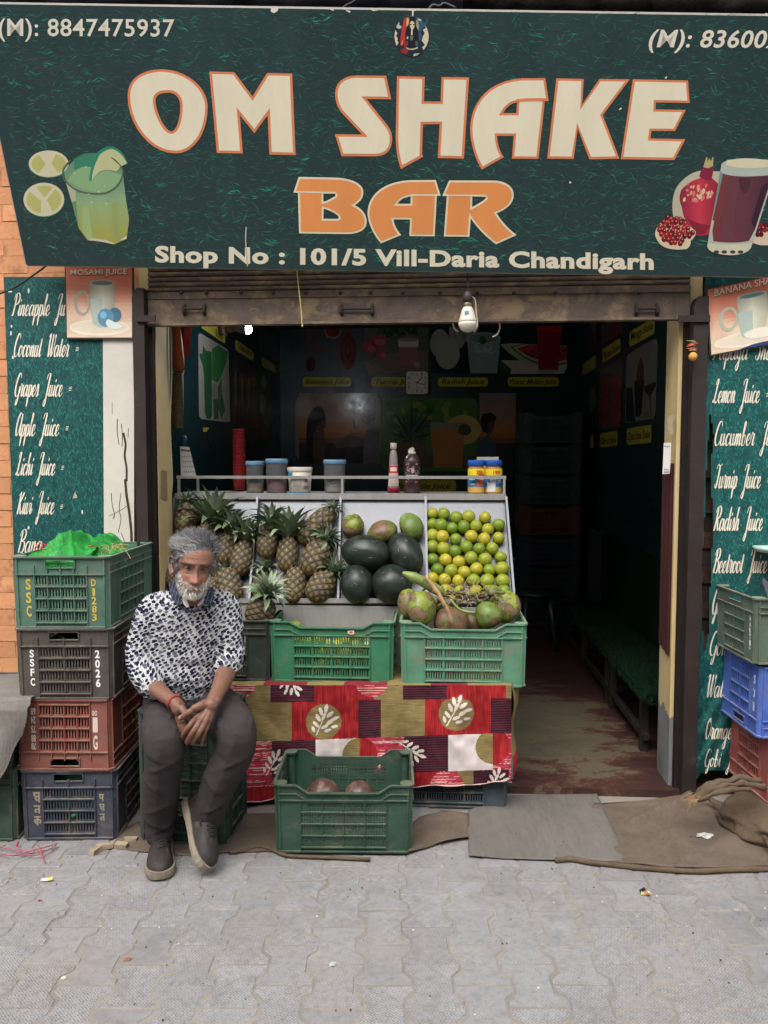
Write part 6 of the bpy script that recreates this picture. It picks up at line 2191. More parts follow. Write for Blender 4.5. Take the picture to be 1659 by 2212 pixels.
lab_pr = lambda cx_, cz_, rad0: (lambda x, y, l: b + Vector((math.sin(x) * (rad0(-y) + l), -math.cos(x) * (rad0(-y) + l), -y)))
pr = Print(lab_pr(0, 0, lambda z: r * (.90 + .10 * z / (hh * .86)) + .0006))
ANG_STEPS = lambda a0, a1, z0, z1, c, l: [pr.face([pr.pos(a0 + (a1 - a0) * i / 8, -z0, l * .0003), pr.pos(a0 + (a1 - a0) * (i + 1) / 8, -z0, l * .0003), pr.pos(a0 + (a1 - a0) * (i + 1) / 8, -z1, l * .0003), pr.pos(a0 + (a1 - a0) * i / 8, -z1, l * .0003)], c) for i in range(8)]
ANG_STEPS(-1.25, -.55, hh * .60, hh * .80, (60, 140, 178), 1)
for k in range(6):
 ANG_STEPS(-.5, .25, hh * (.26 + k * .045), hh * (.275 + k * .045), (112, 112, 112), 1)
for k in range(9):
 ANG_STEPS(.45 + k * .06, .48 + k * .06, hh * .14, hh * .28, (70, 70, 74), 1)
ANG_STEPS(.55, .85, hh * .42, hh * .58, (130, 130, 126), 1)
pr.build('label', M['print'], t)
def bottle(name, lab, x, wd, ht, prof, m, capc, lbl):
 b = on_shelf(x, v=.42)
 t = thing(name, lab, 'bottle', b, 'bottles on the steel shelf')
 w = MB()
 w.lathe([(a * wd, z * ht) for a, z in prof], b, 24)
 w.build('body', m, t, True)
 return b, t
wd, ht = wpx(25) / 2, wpx(108)
b, t = bottle('syrup_bottle', 'slim clear bottle with white cap and a little red syrup', 850, wd, ht,
   [(.96, 0), (1, .01), (1.0, .10), (.90, .22), (.80, .45), (.72, .70), (.56, .82), (.36, .87), (.36, .90)], mat('clear_bottle', (150, 140, 136), .2, .05, 20, spec=.6), None, None)
w = MB()
w.lathe([(1.0 * wd + .0005, .003), (1.005 * wd + .0005, .010 * ht), (1.005 * wd + .0005, .10 * ht)], b, 24, cap=False)
w.build('syrup', mat('red_syrup', (186, 26, 60), .3, .1, 20), t, True)
w = MB()
w.lathe([(.40 * wd, .88 * ht), (.56 * wd, .885 * ht), (.56 * wd, .985 * ht), (.5 * wd, ht), (.001, ht)], b, 20)
w.build('cap', M['white_plastic'], t, True)
pr = Print(lambda x, y, l: b + Vector((math.sin(x) * (wd * (1.0 - .30 * (-y / ht - .1) / .6) + .001 + l), -math.cos(x) * (wd * (1.0 - .30 * (-y / ht - .1) / .6) + .001 + l), -y)))
ANG_STEPS(-1.1, 1.1, ht * .14, ht * .56, (196, 178, 166), 1)
ANG_STEPS(-1.1, 1.1, ht * .40, ht * .55, (186, 46, 54), 2)
ANG_STEPS(-.7, .7, ht * .435, ht * .515, (226, 200, 190), 3)
for k in range(7):
 ANG_STEPS(-.6, .7, ht * (.16 + k * .03), ht * (.17 + k * .03), (150, 130, 124), 2)
pr.build('label', M['print'], t)
b_keep = b
wd, ht = wpx(36) / 2, wpx(100)
b, t = bottle('sauce_bottle', 'fat dark syrup bottle with open white flip cap', 890, wd, ht,
   [(.93, 0), (.98, .02), (.98, .18), (1.0, .20), (1.0, .66), (.94, .72), (.70, .80), (.38, .84), (.38, .86)], mat('dark_bottle', (66, 48, 50), .3, .1, 20, spec=.5), None, None)
w = MB()
w.lathe([(.40 * wd, .84 * ht), (.46 * wd, .845 * ht), (.46 * wd, .89 * ht), (.2 * wd, .895 * ht), (.001, .895 * ht)], b, 18)
w.build('cap', M['white_plastic'], t, True)
w = MB()
w.lathe([(.42 * wd, 0), (.42 * wd, .05 * ht), (.001, .052 * ht)], b + Vector((0, .004, .90 * ht)), 18, axis=(-.55, -.45, .65))
w.build('flip_lid', M['white_plastic'], t, True)
pr = Print(lambda x, y, l: b + Vector((math.sin(x) * (wd + .001 + l), -math.cos(x) * (wd + .001 + l), -y)))
ANG_STEPS(-1.2, 1.2, ht * .22, ht * .64, (44, 36, 40), 1)
rq = random.Random(4)
for k in range(46):
 a0, z0 = rq.uniform(-1.0, 1.0), rq.uniform(.40, .63)
 ANG_STEPS(a0, a0 + rq.uniform(.03, .22), ht * z0, ht * (z0 + rq.choice((.008, .03))), rq.choice([(150, 140, 140), (176, 120, 104), (120, 110, 116)]), 2)
ANG_STEPS(-.12, .22, ht * .44, ht * .54, (178, 150, 146), 3)
ANG_STEPS(-.8, .7, ht * .37, ht * .395, (186, 170, 166), 3)
for k in range(14):
 a0, z0 = rq.uniform(-.9, .8), rq.uniform(.23, .34)
 ANG_STEPS(a0, a0 + .3, ht * z0, ht * (z0 + .025), rq.choice([(150, 70, 50), (176, 96, 60), (110, 44, 40)]), 2)
pr.build('label', M['print'], t)
for x, lab in ((1028.5, 'left peanut butter jar with blue lid and yellow price band'), (1065.5, 'right peanut butter jar at the shelf end with torn label')):
 wd, ht = wpx(37) / 2, wpx(71)
 b = on_shelf(x, v=.40)
 t = thing('peanut_butter_jar', lab, 'jar', b, 'peanut butter jars on the shelf')
 w = MB()
 w.lathe([(.93 * wd, 0), (.98 * wd, .02 * ht), (.98 * wd, .74 * ht), (.86 * wd, .80 * ht), (.86 * wd, .84 * ht)], b, 24)
 w.build('body', mat('nut_butter', (176, 128, 66), .35, .2, 30, spec=.5), t, True)
 w = MB()
 w.lathe([(.9 * wd, .82 * ht), (1.0 * wd, .83 * ht), (1.0 * wd, .97 * ht), (.94 * wd, ht), (.001, ht)], b, 24)
 w.build('lid', mat('royal_lid', (34, 88, 178), .4, .1, 30), t, True)
 pr = Print(lambda x_, y, l, b=b: b + Vector((math.sin(x_) * (wd * .98 + .0008 + l), -math.cos(x_) * (wd * .98 + .0008 + l), -y)))
 ANG_STEPS(-1.35, 1.35, ht * .06, ht * .70, (44, 122, 180), 1)
 ANG_STEPS(-1.35, 1.35, ht * .04, ht * .20, (196, 160, 84), 2)
 ANG_STEPS(-1.35, 1.35, ht * .54, ht * .74, (232, 206, 50), 2)
 if x < 1040:
  ANG_STEPS(.1, .95, ht * .36, ht * .60, (206, 92, 62), 3)
  ANG_STEPS(-.2, .9, ht * .22, ht * .34, (176, 104, 70), 3)
  ANG_STEPS(.3, .8, ht * .42, ht * .52, (232, 210, 190), 4)
  ANG_STEPS(-1.0, -.3, ht * .40, ht * .47, (190, 210, 220), 3)
  ANG_STEPS(-.9, -.3, ht * .26, ht * .30, (190, 210, 220), 3)
 else:
  ANG_STEPS(-.9, .1, ht * .06, ht * .34, (206, 206, 206), 3)
  ANG_STEPS(-.5, .2, ht * .30, ht * .44, (196, 200, 206), 4)
  ANG_STEPS(.3, .8, ht * .30, ht * .40, (180, 205, 220), 3)
 pr.build('label', M['print'], t)
 pr = Print(lambda x_, y, l, b=b: b + Vector((math.sin(x_) * (wd * .98 + .0032 + l), -math.cos(x_) * (wd * .98 + .0032 + l), -y)))
 pr.text('259' if x < 1040 else '199', -.15 if x > 1040 else -.1, .6, -ht * .585, ht * .10, (200, 40, 40), .5, .03)
 pr.build('price', M['print'], t)
w = MB()
pA = on_shelf(1053, v=.52)
zc0, zc1 = atv(1053, 1005, .52).z, atv(1053, 987, .52).z
w.sbox(uvz(atv(1030, 990, .52))[0], uvz(atv(1077, 990, .52))[0], .52, .523, sz1, zc1)
tag(w.build('card', M['card']), 'plain white card standing behind the two peanut butter jars', 'card')
# red paper cups nested in a tall stack
ct = thing('cup_stack', 'tall stack of nested red paper cups at the left of the shelf', 'cups', Vector((atv(517, 1030, .6).x, atv(517, 1030, .6).y, sz1)))
cb = Vector(ct.location)
n = 17
zc_t = atv(517, 929, .6).z
me = None
for i in range(n):
 z = sz1 + .06 + (zc_t - sz1 - .06) * i / (n - 1)
 if me is None:
  w = MB()
  w.lathe([(.026, -.055), (.033, 0), (.0348, .001), (.0348, .004), (.031, .0045), (.025, -.05)], (0, 0, 0), 18)
  o = w.build('cup', mat('red_cup', (166, 44, 46), .5, .1, 20), None, True, True)
  me = o.data
 else:
  o = bpy.data.objects.new('cup', me)
  col.objects.link(o)
 o.parent = ct
 o.location = (rs.uniform(-.001, .001), 0, z - cb.z)
# desk calendar leaning at the left end
w = MB()
cal = [(389, 964), (409, 966), (424, 1029), (391, 1030)]
w.prism(cal, lambda a, b_, d: atv(a, b_, .42 + d), 0.0, .006)
t = thing('calendar', 'small white calendar hanging at the left end of the shelf', 'calendar', atv(406, 1030, .42))
w.build('sheet', mat('paper', (196, 194, 190), .7, .05, 20), t)
pr = Print(lambda x, y, l: atv(x, y, .4195) - VS * l)
pr.shape([(390, 970), (410, 972), (411, 976), (391, 974)], (96, 96, 100), 1)
for r_i in range(4):
 for k in range(6):
  x, y = 393 + k * 4 + r_i * 1.5, 984 + r_i * 11
  pr.shape([(x, y), (x + 2, y), (x + 2.4, y + 4), (x + .2, y + 4)], (130, 130, 134), 1)
pr.build('print', M['print'], t)
# odds and ends hanging at the left edge of the opening
w = MB()
p = lambda x, y: atv(x, y, .52)
w.tube([p(380, 700), p(383, 740), p(385, 775), p(386, 800)], [.030, .036, .042, .046], 12, flat=.6)
tag(w.build('hanging_cone', mat('orange_plastic', (150, 82, 52), .6, .2, 12), smooth=True), 'dull orange plastic cone hanging by the left jamb', 'cone')
w = MB()
w.grid(16, 24, lambda s_, t_: atv(383 + s_ * 30 - t_ * 6 * s_, 699 + t_ * (75 - 20 * (s_ - .4) ** 2), .56) + VS * .015 * math.sin(s_ * 8))
w.grid(16, 24, lambda s_, t_: atv(383 + s_ * 30 - t_ * 6 * s_, 699 + t_ * (75 - 20 * (s_ - .4) ** 2), .563) + VS * .015 * math.sin(s_ * 8), flip=True)
tag(w.build('red_cloth', mat('red_cloth', (150, 52, 42), .8, .2, 12), smooth=True), 'faded red cloth hanging inside the left jamb', 'cloth')
rl = thing('newspaper_roll', 'speckled grey roll of printed paper hanging by the left jamb', 'paper roll', atv(384, 925, .5))
w = MB()
w.tube([atv(383, 806, .5), atv(383, 860, .5), atv(383, 925, .5)], [.040, .042, .040], 14, flat=.7)
w.build('roll', mat('newsprint', (104, 96, 76), .9, .5, 120), rl, True)
w = MB()
w.tube([atv(371, 797, .5), atv(384, 800, .5), atv(396, 806, .5)], .010, 8)
w.build('collar', mat('roll_collar', (120, 108, 88), .8, .2, 20), rl, True)
w = MB()
w.lathe([(.002, -.035), (.016, -.03), (.020, 0), (.015, .03), (.002, .035)], atv(397, 955, .54), 12)
tag(w.build('blue_pouch', mat('blue_pouch', (24, 62, 98), .5, .6, 40, stain=((190, 196, 200), .6, 30)), smooth=True), 'small blue plastic pouch hung above the calendar', 'pouch')
w = MB()
w.tube(catmull([atv(369, 700, .21), atv(371, 800, .21), atv(368, 920, .21), atv(372, 1040, .21), atv(366, 1100, .22), atv(369, 1140, .22), atv(360, 1250, .22)], 6), .003, 6)
tag(w.build('cord', M['white_wire'], smooth=True), 'thin white flex running down beside the left jamb', 'cord')
w = MB()
p = atv(366.5, 1120, .215)
w.box(p.x - .011, p.x + .011, p.y - .012, p.y + .006, p.z - .035, p.z + .035)
tag(w.build('cord_switch', M['white_plastic']), 'white inline switch on the flex beside the left jamb', 'switch')
# crates stacked in the dark against the back wall
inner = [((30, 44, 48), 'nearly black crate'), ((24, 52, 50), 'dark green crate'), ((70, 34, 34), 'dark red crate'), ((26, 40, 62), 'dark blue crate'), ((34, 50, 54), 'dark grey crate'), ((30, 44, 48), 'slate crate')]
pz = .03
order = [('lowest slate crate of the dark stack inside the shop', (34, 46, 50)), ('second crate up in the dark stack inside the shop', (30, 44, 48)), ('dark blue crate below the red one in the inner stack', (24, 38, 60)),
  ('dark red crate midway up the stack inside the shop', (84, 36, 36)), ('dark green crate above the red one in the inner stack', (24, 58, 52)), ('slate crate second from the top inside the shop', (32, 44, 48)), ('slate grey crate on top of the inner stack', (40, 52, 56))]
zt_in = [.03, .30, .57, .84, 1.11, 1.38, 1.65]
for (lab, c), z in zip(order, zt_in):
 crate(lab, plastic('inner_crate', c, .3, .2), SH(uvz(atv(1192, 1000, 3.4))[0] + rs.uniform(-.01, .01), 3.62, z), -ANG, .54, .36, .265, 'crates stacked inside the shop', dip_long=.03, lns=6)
stl = thing('plastic_stool', 'dark plastic stool standing before the stacked crates inside', 'stool', SH(1.02, 2.6, .03))
sb = Vector(stl.location)
M['dark_plastic'] = mat('dark_plastic', (40, 44, 48), .4, .1, 10)
w = MB()
w.lathe([(.15, .42), (.155, .425), (.15, .445), (.001, .448)], sb, 18)
w.build('seat', M['dark_plastic'], stl, True)
for a in range(4):
 w = MB()
 d = Vector((math.cos(a * 1.57 + .78), math.sin(a * 1.57 + .78), 0))
 w.tube([sb + d * .19, sb + d * .12 + Vector((0, 0, .42))], [.018, .024], 8)
 w.build('leg', M['dark_plastic'], stl, True)
# ------------------------------------------------------------------ pineapples
def pine_body(seed, prof_pow=2.5):
 rnd_ = random.Random(seed)
 NU, NV = 100, 72
 K1, K2, M1 = 8, 8, 5.0
 u = np.linspace(0, 1, NU + 1)[None, :]
 t = np.linspace(0, 1, NV + 1)[:, None]
 rad = np.maximum(1 - np.abs(2 * t - 1.0) ** prof_pow, 0) ** 0.5 * (1 + .06 * (0.5 - t))
 p = K1 * u + M1 * t * 1.0
 q = K2 * u - M1 * t * 1.0
 a = np.abs(np.sin(np.pi * p))
 b = np.abs(np.sin(np.pi * q))
 eye = np.minimum(a, b)
 hgt = np.clip(eye / .42, 0, 1) ** .8
 cen = np.clip((a * b - .80) / .20, 0, 1)
 r = rad * (0.925 + .065 * hgt + .03 * cen * (rad > .25))
 th = 2 * np.pi * u
 X, Y, Z = r * np.cos(th), r * np.sin(th), t * 2 - 1 + 0 * u
 V = np.stack([X, Y, Z], -1).reshape(-1, 3)
 fs, cs = [], []
 idp, idq = np.floor(p), np.floor(q)
 for j in range(NV):
  for i in range(NU):
   k = j * (NU + 1) + i
   fs.append((k, k + 1, k + NU + 2, k + NU + 1))
   h_, c_ = float((hgt[j, i] + hgt[j + 1, i + 1]) / 2), float((cen[j, i] + cen[j + 1, i + 1]) / 2)
   rr3 = random.Random(int(idp[j, i]) % 8 * 131 + int(idq[j, i]) * 17 + seed).random()
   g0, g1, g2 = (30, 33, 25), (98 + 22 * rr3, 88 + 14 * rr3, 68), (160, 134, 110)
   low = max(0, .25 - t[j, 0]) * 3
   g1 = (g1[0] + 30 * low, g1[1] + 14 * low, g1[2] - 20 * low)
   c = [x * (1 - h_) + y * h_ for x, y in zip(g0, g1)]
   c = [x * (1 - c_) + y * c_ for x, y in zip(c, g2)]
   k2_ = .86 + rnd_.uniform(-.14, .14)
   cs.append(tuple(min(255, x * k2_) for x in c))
 mb = MB()
 mb.v = [tuple(x) for x in V]
 mb.f, mb.c, mb.mi = fs, cs, [0] * len(fs)
 for e in range(K1):
  for f_ in range(-10, 12):
   uu, tt = (e + .5 + f_ + .5) / (2 * K1), (e - f_) / (2 * M1) + 0.0
   if .1 < tt < .93:
    th_ = 2 * math.pi * uu
    rr_2 = (max(1 - abs(2 * tt - 1) ** prof_pow, 0)) ** .5
    if rr_2 < .3:
     continue
    n_ = Vector((math.cos(th_), math.sin(th_), 0))
    c_ = Vector((n_.x * rr_2, n_.y * rr_2, tt * 2 - 1))
    sd_ = Vector((-n_.y, n_.x, 0)) * .035
    mb.face([c_ - sd_, c_ + sd_, c_ + n_ * .07 + Vector((0, 0, .13))], (176, 146, 120))
 return mb
def crown(seed, n=40, spread=1.0):
 rnd_ = random.Random(seed)
 mb = MB()
 for i in range(n):
  f = i / n
  az = i * 2.39996
  el0 = R(22 + 62 * f ** .8) + rnd_.gauss(0, .08)
  ln = (.55 + .6 * math.sin(math.pi * min(1, .15 + f * .8))) * rnd_.uniform(.8, 1.15)
  wd = (.13 - .05 * f) * rnd_.uniform(.85, 1.15)
  d = Vector((math.cos(az), math.sin(az), 0))
  sd_ = Vector((-d.y, d.x, 0))
  p = Vector((0, 0, f * .22)) + d * (.14 * (1 - f))
  el = el0
  seg = 6
  L_, C_, R_ = [], [], []
  for s_ in range(seg + 1):
   k = s_ / seg
   w_ = wd * (1 - k ** 2.2) * (.75 + .5 * math.sin(k * 2.2))
   up = d * -math.sin(el) + Vector((0, 0, math.cos(el)))
   L_.append(p + sd_ * w_ + up * w_ * .45)
   C_.append(p)
   R_.append(p - sd_ * w_ + up * w_ * .45)
   p = p + (d * math.cos(el) + Vector((0, 0, math.sin(el)))) * ln / seg
   el -= (.10 + .22 * (1 - f)) * spread * rnd_.uniform(.6, 1.4)
  b = len(mb.v)
  for l, c, r in zip(L_, C_, R_):
   mb.v += [tuple(l), tuple(c), tuple(r)]
  base = rnd_.choice([(104, 124, 92), (122, 138, 108), (86, 108, 78), (138, 148, 122), (104, 120, 104)])
  for s_ in range(seg):
   a = b + s_ * 3
   tip = (128, 112, 80) if s_ == seg - 1 and rnd_.random() < .4 else base
   for q in ((a, a + 1, a + 4, a + 3), (a + 1, a + 2, a + 5, a + 4)):
    mb.f.append(q)
    mb.c.append(tip)
    mb.mi.append(0)
 return mb
M['pine'] = mat('pineapple_rind', (255, 255, 255), .6, .14, 5, .3, 60, attr=True, spec=.3)
M['leaf'] = mat('pineapple_leaf', (255, 255, 255), .5, .14, 8, attr=True, spec=.35)
bodies = [pine_body(k, pw).build('rind', M['pine'], None, True, True) for k, pw in ((1, 2.6), (2, 3.0), (3, 2.3))]
crowns = [crown(k, n_, s_).build('crown', M['leaf'], None, True, True) for k, n_, s_ in ((1, 40, 1.0), (2, 46, .8), (3, 34, 1.3))]
for o in bodies + crowns:
 o.data.use_fake_user = True
bmesh_, cmesh_ = [o.data for o in bodies], [o.data for o in crowns]
for o in bodies + crowns:
 bpy.data.objects.remove(o)
zc3 = lambda x, y: (351.1 + x * .25132, 1042.4 + y * .25132)
def pineapple(lab, base, top, wid, clen, r_off=None, place=None, cdir=None, bi=0, ci=0, tilt=0.0, cscale=None):
 mpp = wpx(.25132, .2)
 rad = wid * mpp / 2
 off = rad if r_off is None else r_off
 f = (lambda x, y, o: tray(*zc3(x, y), o)) if place is None else (lambda x, y, o: place(*zc3(x, y)))
 p0, p1 = f(*base, off), f(*top, off)
 ax = (p1 - p0)
 ln = ax.length
 ax = (ax.normalized() + TN * tilt).normalized()
 t = thing('pineapple', lab, 'pineapple', p0, 'pineapples on display')
 M_ = ax.to_track_quat('Z', 'Y').to_matrix().to_4x4() @ Matrix.Rotation(rs.uniform(0, 6.28), 4, 'Z')
 o = bpy.data.objects.new('rind', bmesh_[bi])
 col.objects.link(o)
 o.parent = t
 o.matrix_local = Matrix.Translation(ax * ln * .5) @ M_ @ Matrix.Diagonal((rad, rad, ln * .53, 1))
 cd = ax
 if cdir is not None:
  cd = (f(top[0] + cdir[0], top[1] + cdir[1], off) - f(*top, off)).normalized() + TN * .25
 cl_ = clen * mpp * 1.05
 o = bpy.data.objects.new('crown', cmesh_[ci])
 col.objects.link(o)
 o.parent = t
 o.matrix_local = Matrix.Translation(ax * ln * .985) @ cd.to_track_quat('Z', 'Y').to_matrix().to_4x4() @ Matrix.Rotation(rs.uniform(0, 6.28), 4, 'Z') @ Matrix.Diagonal((cl_, cl_, cl_, 1))
 return t
PN = [('pineapple in the top left corner of the display beside the jamb', (205, 440), (228, 190), 215, 125, None, 0, 2, (-40, -90)),
 ('pineapple mostly hidden behind the seated man with tall crown above him', (360, 530), (400, 355), 175, 290, .07, 1, 1, (60, -160)),
 ('pineapple right behind the head of the seated man', (530, 700), (570, 430), 185, 230, None, 2, 0, (60, -140)),
 ('upright pineapple against the right divider of the first bay', (655, 795), (710, 505), 195, 215, None, 0, 1, (30, -140)),
 ('pineapple lying low in the first bay above the shoulder of the man', (605, 1040), (540, 745), 225, 70, None, 1, 2, (-30, -100)),
 ('upper left pineapple of the second bay with drooping crown', (890, 645), (905, 375), 185, 220, None, 0, 2, (50, -120)),
 ('middle pineapple of the second bay with the tallest crown', (1065, 765), (1085, 470), 190, 260, None, 2, 1, (20, -160)),
 ('long pale pineapple lying diagonally toward the top of the second bay', (1195, 515), (1450, 235), 205, 110, .055, 1, 0, (60, -80)),
 ('plump pineapple on the right of the second bay below the diagonal one', (1265, 800), (1370, 500), 250, 180, None, 2, 0, (110, -90)),
 ('shadowed pineapple at the left edge of the second bay behind the crate fruit', (835, 1000), (872, 770), 165, 150, .035, 0, 2, (20, -100)),
 ('dull pineapple at the bottom middle of the second bay', (1125, 1040), (1150, 735), 195, 60, None, 1, 2, (10, -80)),
 ('yellowish pineapple leaning in the bottom right corner of the second bay', (1285, 1020), (1440, 775), 235, 160, None, 0, 1, (90, -90)),
 ('pineapple half hidden at the far left bottom of the display', (65, 890), (85, 725), 140, 60, .03, 2, 2, (0, -80)),
 ('pineapple glimpsed beside the beard of the seated man', (440, 985), (455, 800), 140, 110, .03, 1, 2, (20, -80))]
for lab, b_, t_, w_, c_, ro, bi, ci, cd in PN:
 pineapple(lab, b_, t_, w_, c_, ro, None, cd, bi, ci)
pineapple('pineapple standing in the black crate left of the green crates', (805, 1235), (880, 985), 240, 190, None, lambda x, y: atv(x, y, -.135), (60, -120), 0, 1)
# ------------------------------------------------------------------ melons, coconuts, sweet limes
zc4 = lambda x, y: (713.2 + x * .26455, 1042.4 + y * .26455)
def blob(rx, rz, lobes=0.0, point=0.0, seed=1, n=26, amp=.02, dent=True):
 mb = MB()
 def fn(s_, t_):
  a, b = s_ * 2 * math.pi, (t_ - .5) * math.pi
  d = Vector((math.cos(a) * math.cos(b), math.sin(a) * math.cos(b), math.sin(b)))
  k = 1 + lobes * math.cos(3 * a) * math.cos(b) ** 2 + amp * noise.noise(d * 2.2 + Vector((seed, 0, 0)))
  z = d.z * rz * k
  if point and d.z > 0:
   z *= 1 + point * d.z ** 4
  if dent and d.z > .97:
   z -= (d.z - .97) * rz * 1.2
  return Vector((d.x * rx * k, d.y * rx * k, z))
 mb.grid(n * 2, n, fn)
 return mb
def melon_mat():
 m = bpy.data.materials.new('watermelon_skin')
 nt, N, L, P = nodes_of(m)
 v, oi = shifted(N, L, coords(N, 'Object'))
 n1 = noise_n(N, L, v, 18, 5, .6, 1.5)
 n2 = noise_n(N, L, v, 55, 4, .8)
 base = ramp_n(N, L, n1, [(.35, lin((24, 30, 28))), (.7, lin((42, 50, 44)))])
 base = mixrgb(N, L, ramp_n(N, L, n2, [(.72, 0), (.78, .5)]), base, lin((112, 116, 104)))
 L.new(base, P.inputs['Base Color'])
 P.inputs['Roughness'].default_value = .36
 P.inputs['Specular IOR Level'].default_value = .4
 return m
M['melon'] = melon_mat()
M['scratch'] = mat('scratch', (126, 132, 116), .6, .1, 20)
mp4 = wpx(.26455, .2)
for lab, cx, cy, l_, w_, ang in (('long dark watermelon lying across the upper left of its bay', 292, 575, 405, 290, 8), ('dark watermelon leaning on the right divider of its bay', 615, 583, 380, 265, 62),
        ('round dark watermelon at the bottom left of its bay', 220, 830, 325, 268, 80), ('largest dark watermelon at the bottom right of its bay', 506, 830, 325, 312, 20)):
 rx, rz = w_ * mp4 / 2, l_ * mp4 / 2
 c = tray(*zc4(cx, cy), rx * .96)
 a, b = tray(*zc4(cx, cy), rx), tray(*zc4(cx + math.cos(R(ang)) * 50, cy + math.sin(R(ang)) * 50), rx)
 q = (b - a).normalized().to_track_quat('Z', 'Y')
 t = thing('watermelon', lab, 'watermelon', c, 'dark watermelons')
 mb = blob(rx, rz, 0, 0, cx, 30, .025)
 m3 = q.to_matrix()
 mb.v = [tuple(m3 @ Vector(p)) for p in mb.v]
 mb.build('rind', M['melon'], t, True, True)
 sc = MB()
 for k in range(7):
  d0 = (TN + Vector((rs.uniform(-.8, .8), 0, rs.uniform(-.6, .8)))).normalized()
  d1 = (d0 + Vector((rs.uniform(-.3, .3), 0, rs.uniform(-.2, .2)))).normalized()
  pts = []
  for i in range(5):
   d = m3.transposed() @ d0.lerp(d1, i / 4).normalized()
   p = m3 @ Vector((d.x * rx, d.y * rx, d.z * rz))
   pts.append(p * 1.005)
  sc.tube(pts, .0011, 4)
 sc.build('scratches', M['scratch'], t, True, True, kind='stuff')
def coco_mat(name, c0, c1, brown, thr):
 m = bpy.data.materials.new(name)
 nt, N, L, P = nodes_of(m)
 v, oi = shifted(N, L, coords(N, 'Object'))
 n1 = noise_n(N, L, v, 9, 4, .6)
 n2 = noise_n(N, L, v, 11, 9, .66, .8)
 n3 = noise_n(N, L, v, 70, 5, .8, .5)
 base = ramp_n(N, L, n1, [(.3, lin(c0)), (.7, lin(c1))])
 base = mixrgb(N, L, ramp_n(N, L, n2, [(thr - .03, 0), (thr, .85)]), base, lin((66, 52, 34)))
 base = mixrgb(N, L, ramp_n(N, L, n2, [(thr + .005, 0), (thr + .035, .95)]), base, lin(brown))
 base = mixrgb(N, L, ramp_n(N, L, n3, [(.58, 0), (.66, .7)]), base, lin((84, 66, 46)))
 L.new(base, P.inputs['Base Color'])
 P.inputs['Roughness'].default_value = .45
 b = N.new('ShaderNodeBump')
 b.inputs['Strength'].default_value = .6
 b.inputs['Distance'].default_value = .006
 L.new(n2, b.inputs['Height'])
 L.new(b.outputs[0], P.inputs['Normal'])
 return m
M['coco'] = coco_mat('green_coconut', (98, 116, 34), (142, 150, 58), (126, 102, 80), .50)
M['coco_green'] = coco_mat('plain_coconut', (76, 104, 38), (118, 134, 56), (116, 98, 72), .54)
M['coco_brown'] = coco_mat('browning_coconut', (92, 96, 40), (126, 124, 56), (112, 84, 62), .48)
M['coco_old'] = coco_mat('old_coconut', (92, 70, 62), (118, 92, 78), (72, 52, 48), .5)
for lab, cx, cy, w_, l_, ang, m_ in (('green coconut with a brown scar at the top left of the melon bay', 188, 355, 186, 195, 100, 'coco'), ('browning oval coconut lying between two green ones above the melons', 432, 410, 205, 250, -20, 'coco_brown'),
         ('plain green coconut at the top right of the melon bay', 662, 362, 190, 240, 60, 'coco_green')):
 rx, rz = w_ * mp4 / 2, l_ * mp4 / 2
 c = tray(*zc4(cx, cy), rx * .95)
 a, b = tray(*zc4(cx, cy), rx), tray(*zc4(cx - math.cos(R(ang)) * 50, cy - math.sin(R(ang)) * 50), rx)
 mb = blob(rx, rz, .05, .10, cx, 26, .03)
 m3 = (b - a).normalized().to_track_quat('Z', 'Y').to_matrix()
 mb.v = [tuple(m3 @ Vector(p)) for p in mb.v]
 o = mb.build('coconut', M[m_], None, True, True)
 o.location = c
 tag(o, lab, 'coconut', 'green coconuts')
def lime_mat():
 m = bpy.data.materials.new('sweet_lime')
 nt, N, L, P = nodes_of(m)
 v, oi = shifted(N, L, coords(N, 'Object'))
 n1 = noise_n(N, L, v, 16, 3, .5)
 n2 = noise_n(N, L, v, 300, 3, .6)
 f = math_n(N, L, 'ADD', math_n(N, L, 'MULTIPLY', n1, .75), math_n(N, L, 'MULTIPLY', oi.outputs['Random'], .38))
 base = ramp_n(N, L, f, [(.30, lin((76, 106, 26))), (.50, lin((112, 134, 30))), (.68, lin((150, 150, 38))), (.84, lin((196, 164, 42)))])
 base = mixrgb(N, L, ramp_n(N, L, n2, [(.30, .35), (.5, 0)]), base, lin((70, 92, 30)))
 n3 = noise_n(N, L, v, 26, 5, .7)
 base = mixrgb(N, L, ramp_n(N, L, n3, [(.68, 0), (.76, .45)]), base, lin((128, 110, 62)))
 L.new(base, P.inputs['Base Color'])
 P.inputs['Roughness'].default_value = .42
 P.inputs['Subsurface Weight'].default_value = .06
 P.inputs['Subsurface Radius'].default_value = (.006, .004, .001)
 b = N.new('ShaderNodeBump')
 b.inputs['Strength'].default_value = .35
 b.inputs['Distance'].default_value = .0012
 L.new(n2, b.inputs['Height'])
 L.new(b.outputs[0], P.inputs['Normal'])
 return m
M['lime'] = lime_mat()
M['lime_scar'] = mat('lime_scar', (104, 84, 44), .8, .2, 60)
lime_me = []
for k in range(4):
 mb = blob(1, .95 + .03 * k, .012, .03, k * 3, 14, .03)
 mb.m = 1
 mb.lathe([(.10, .955), (.075, 1.0), (.001, 1.005)], (0, 0, -.035 + .03 * k), 10)
 o = mb.build('sweet_lime', [M['lime'], M['lime_scar']], None, True, True)
 lime_me.append(o.data)
 bpy.data.objects.remove(o)
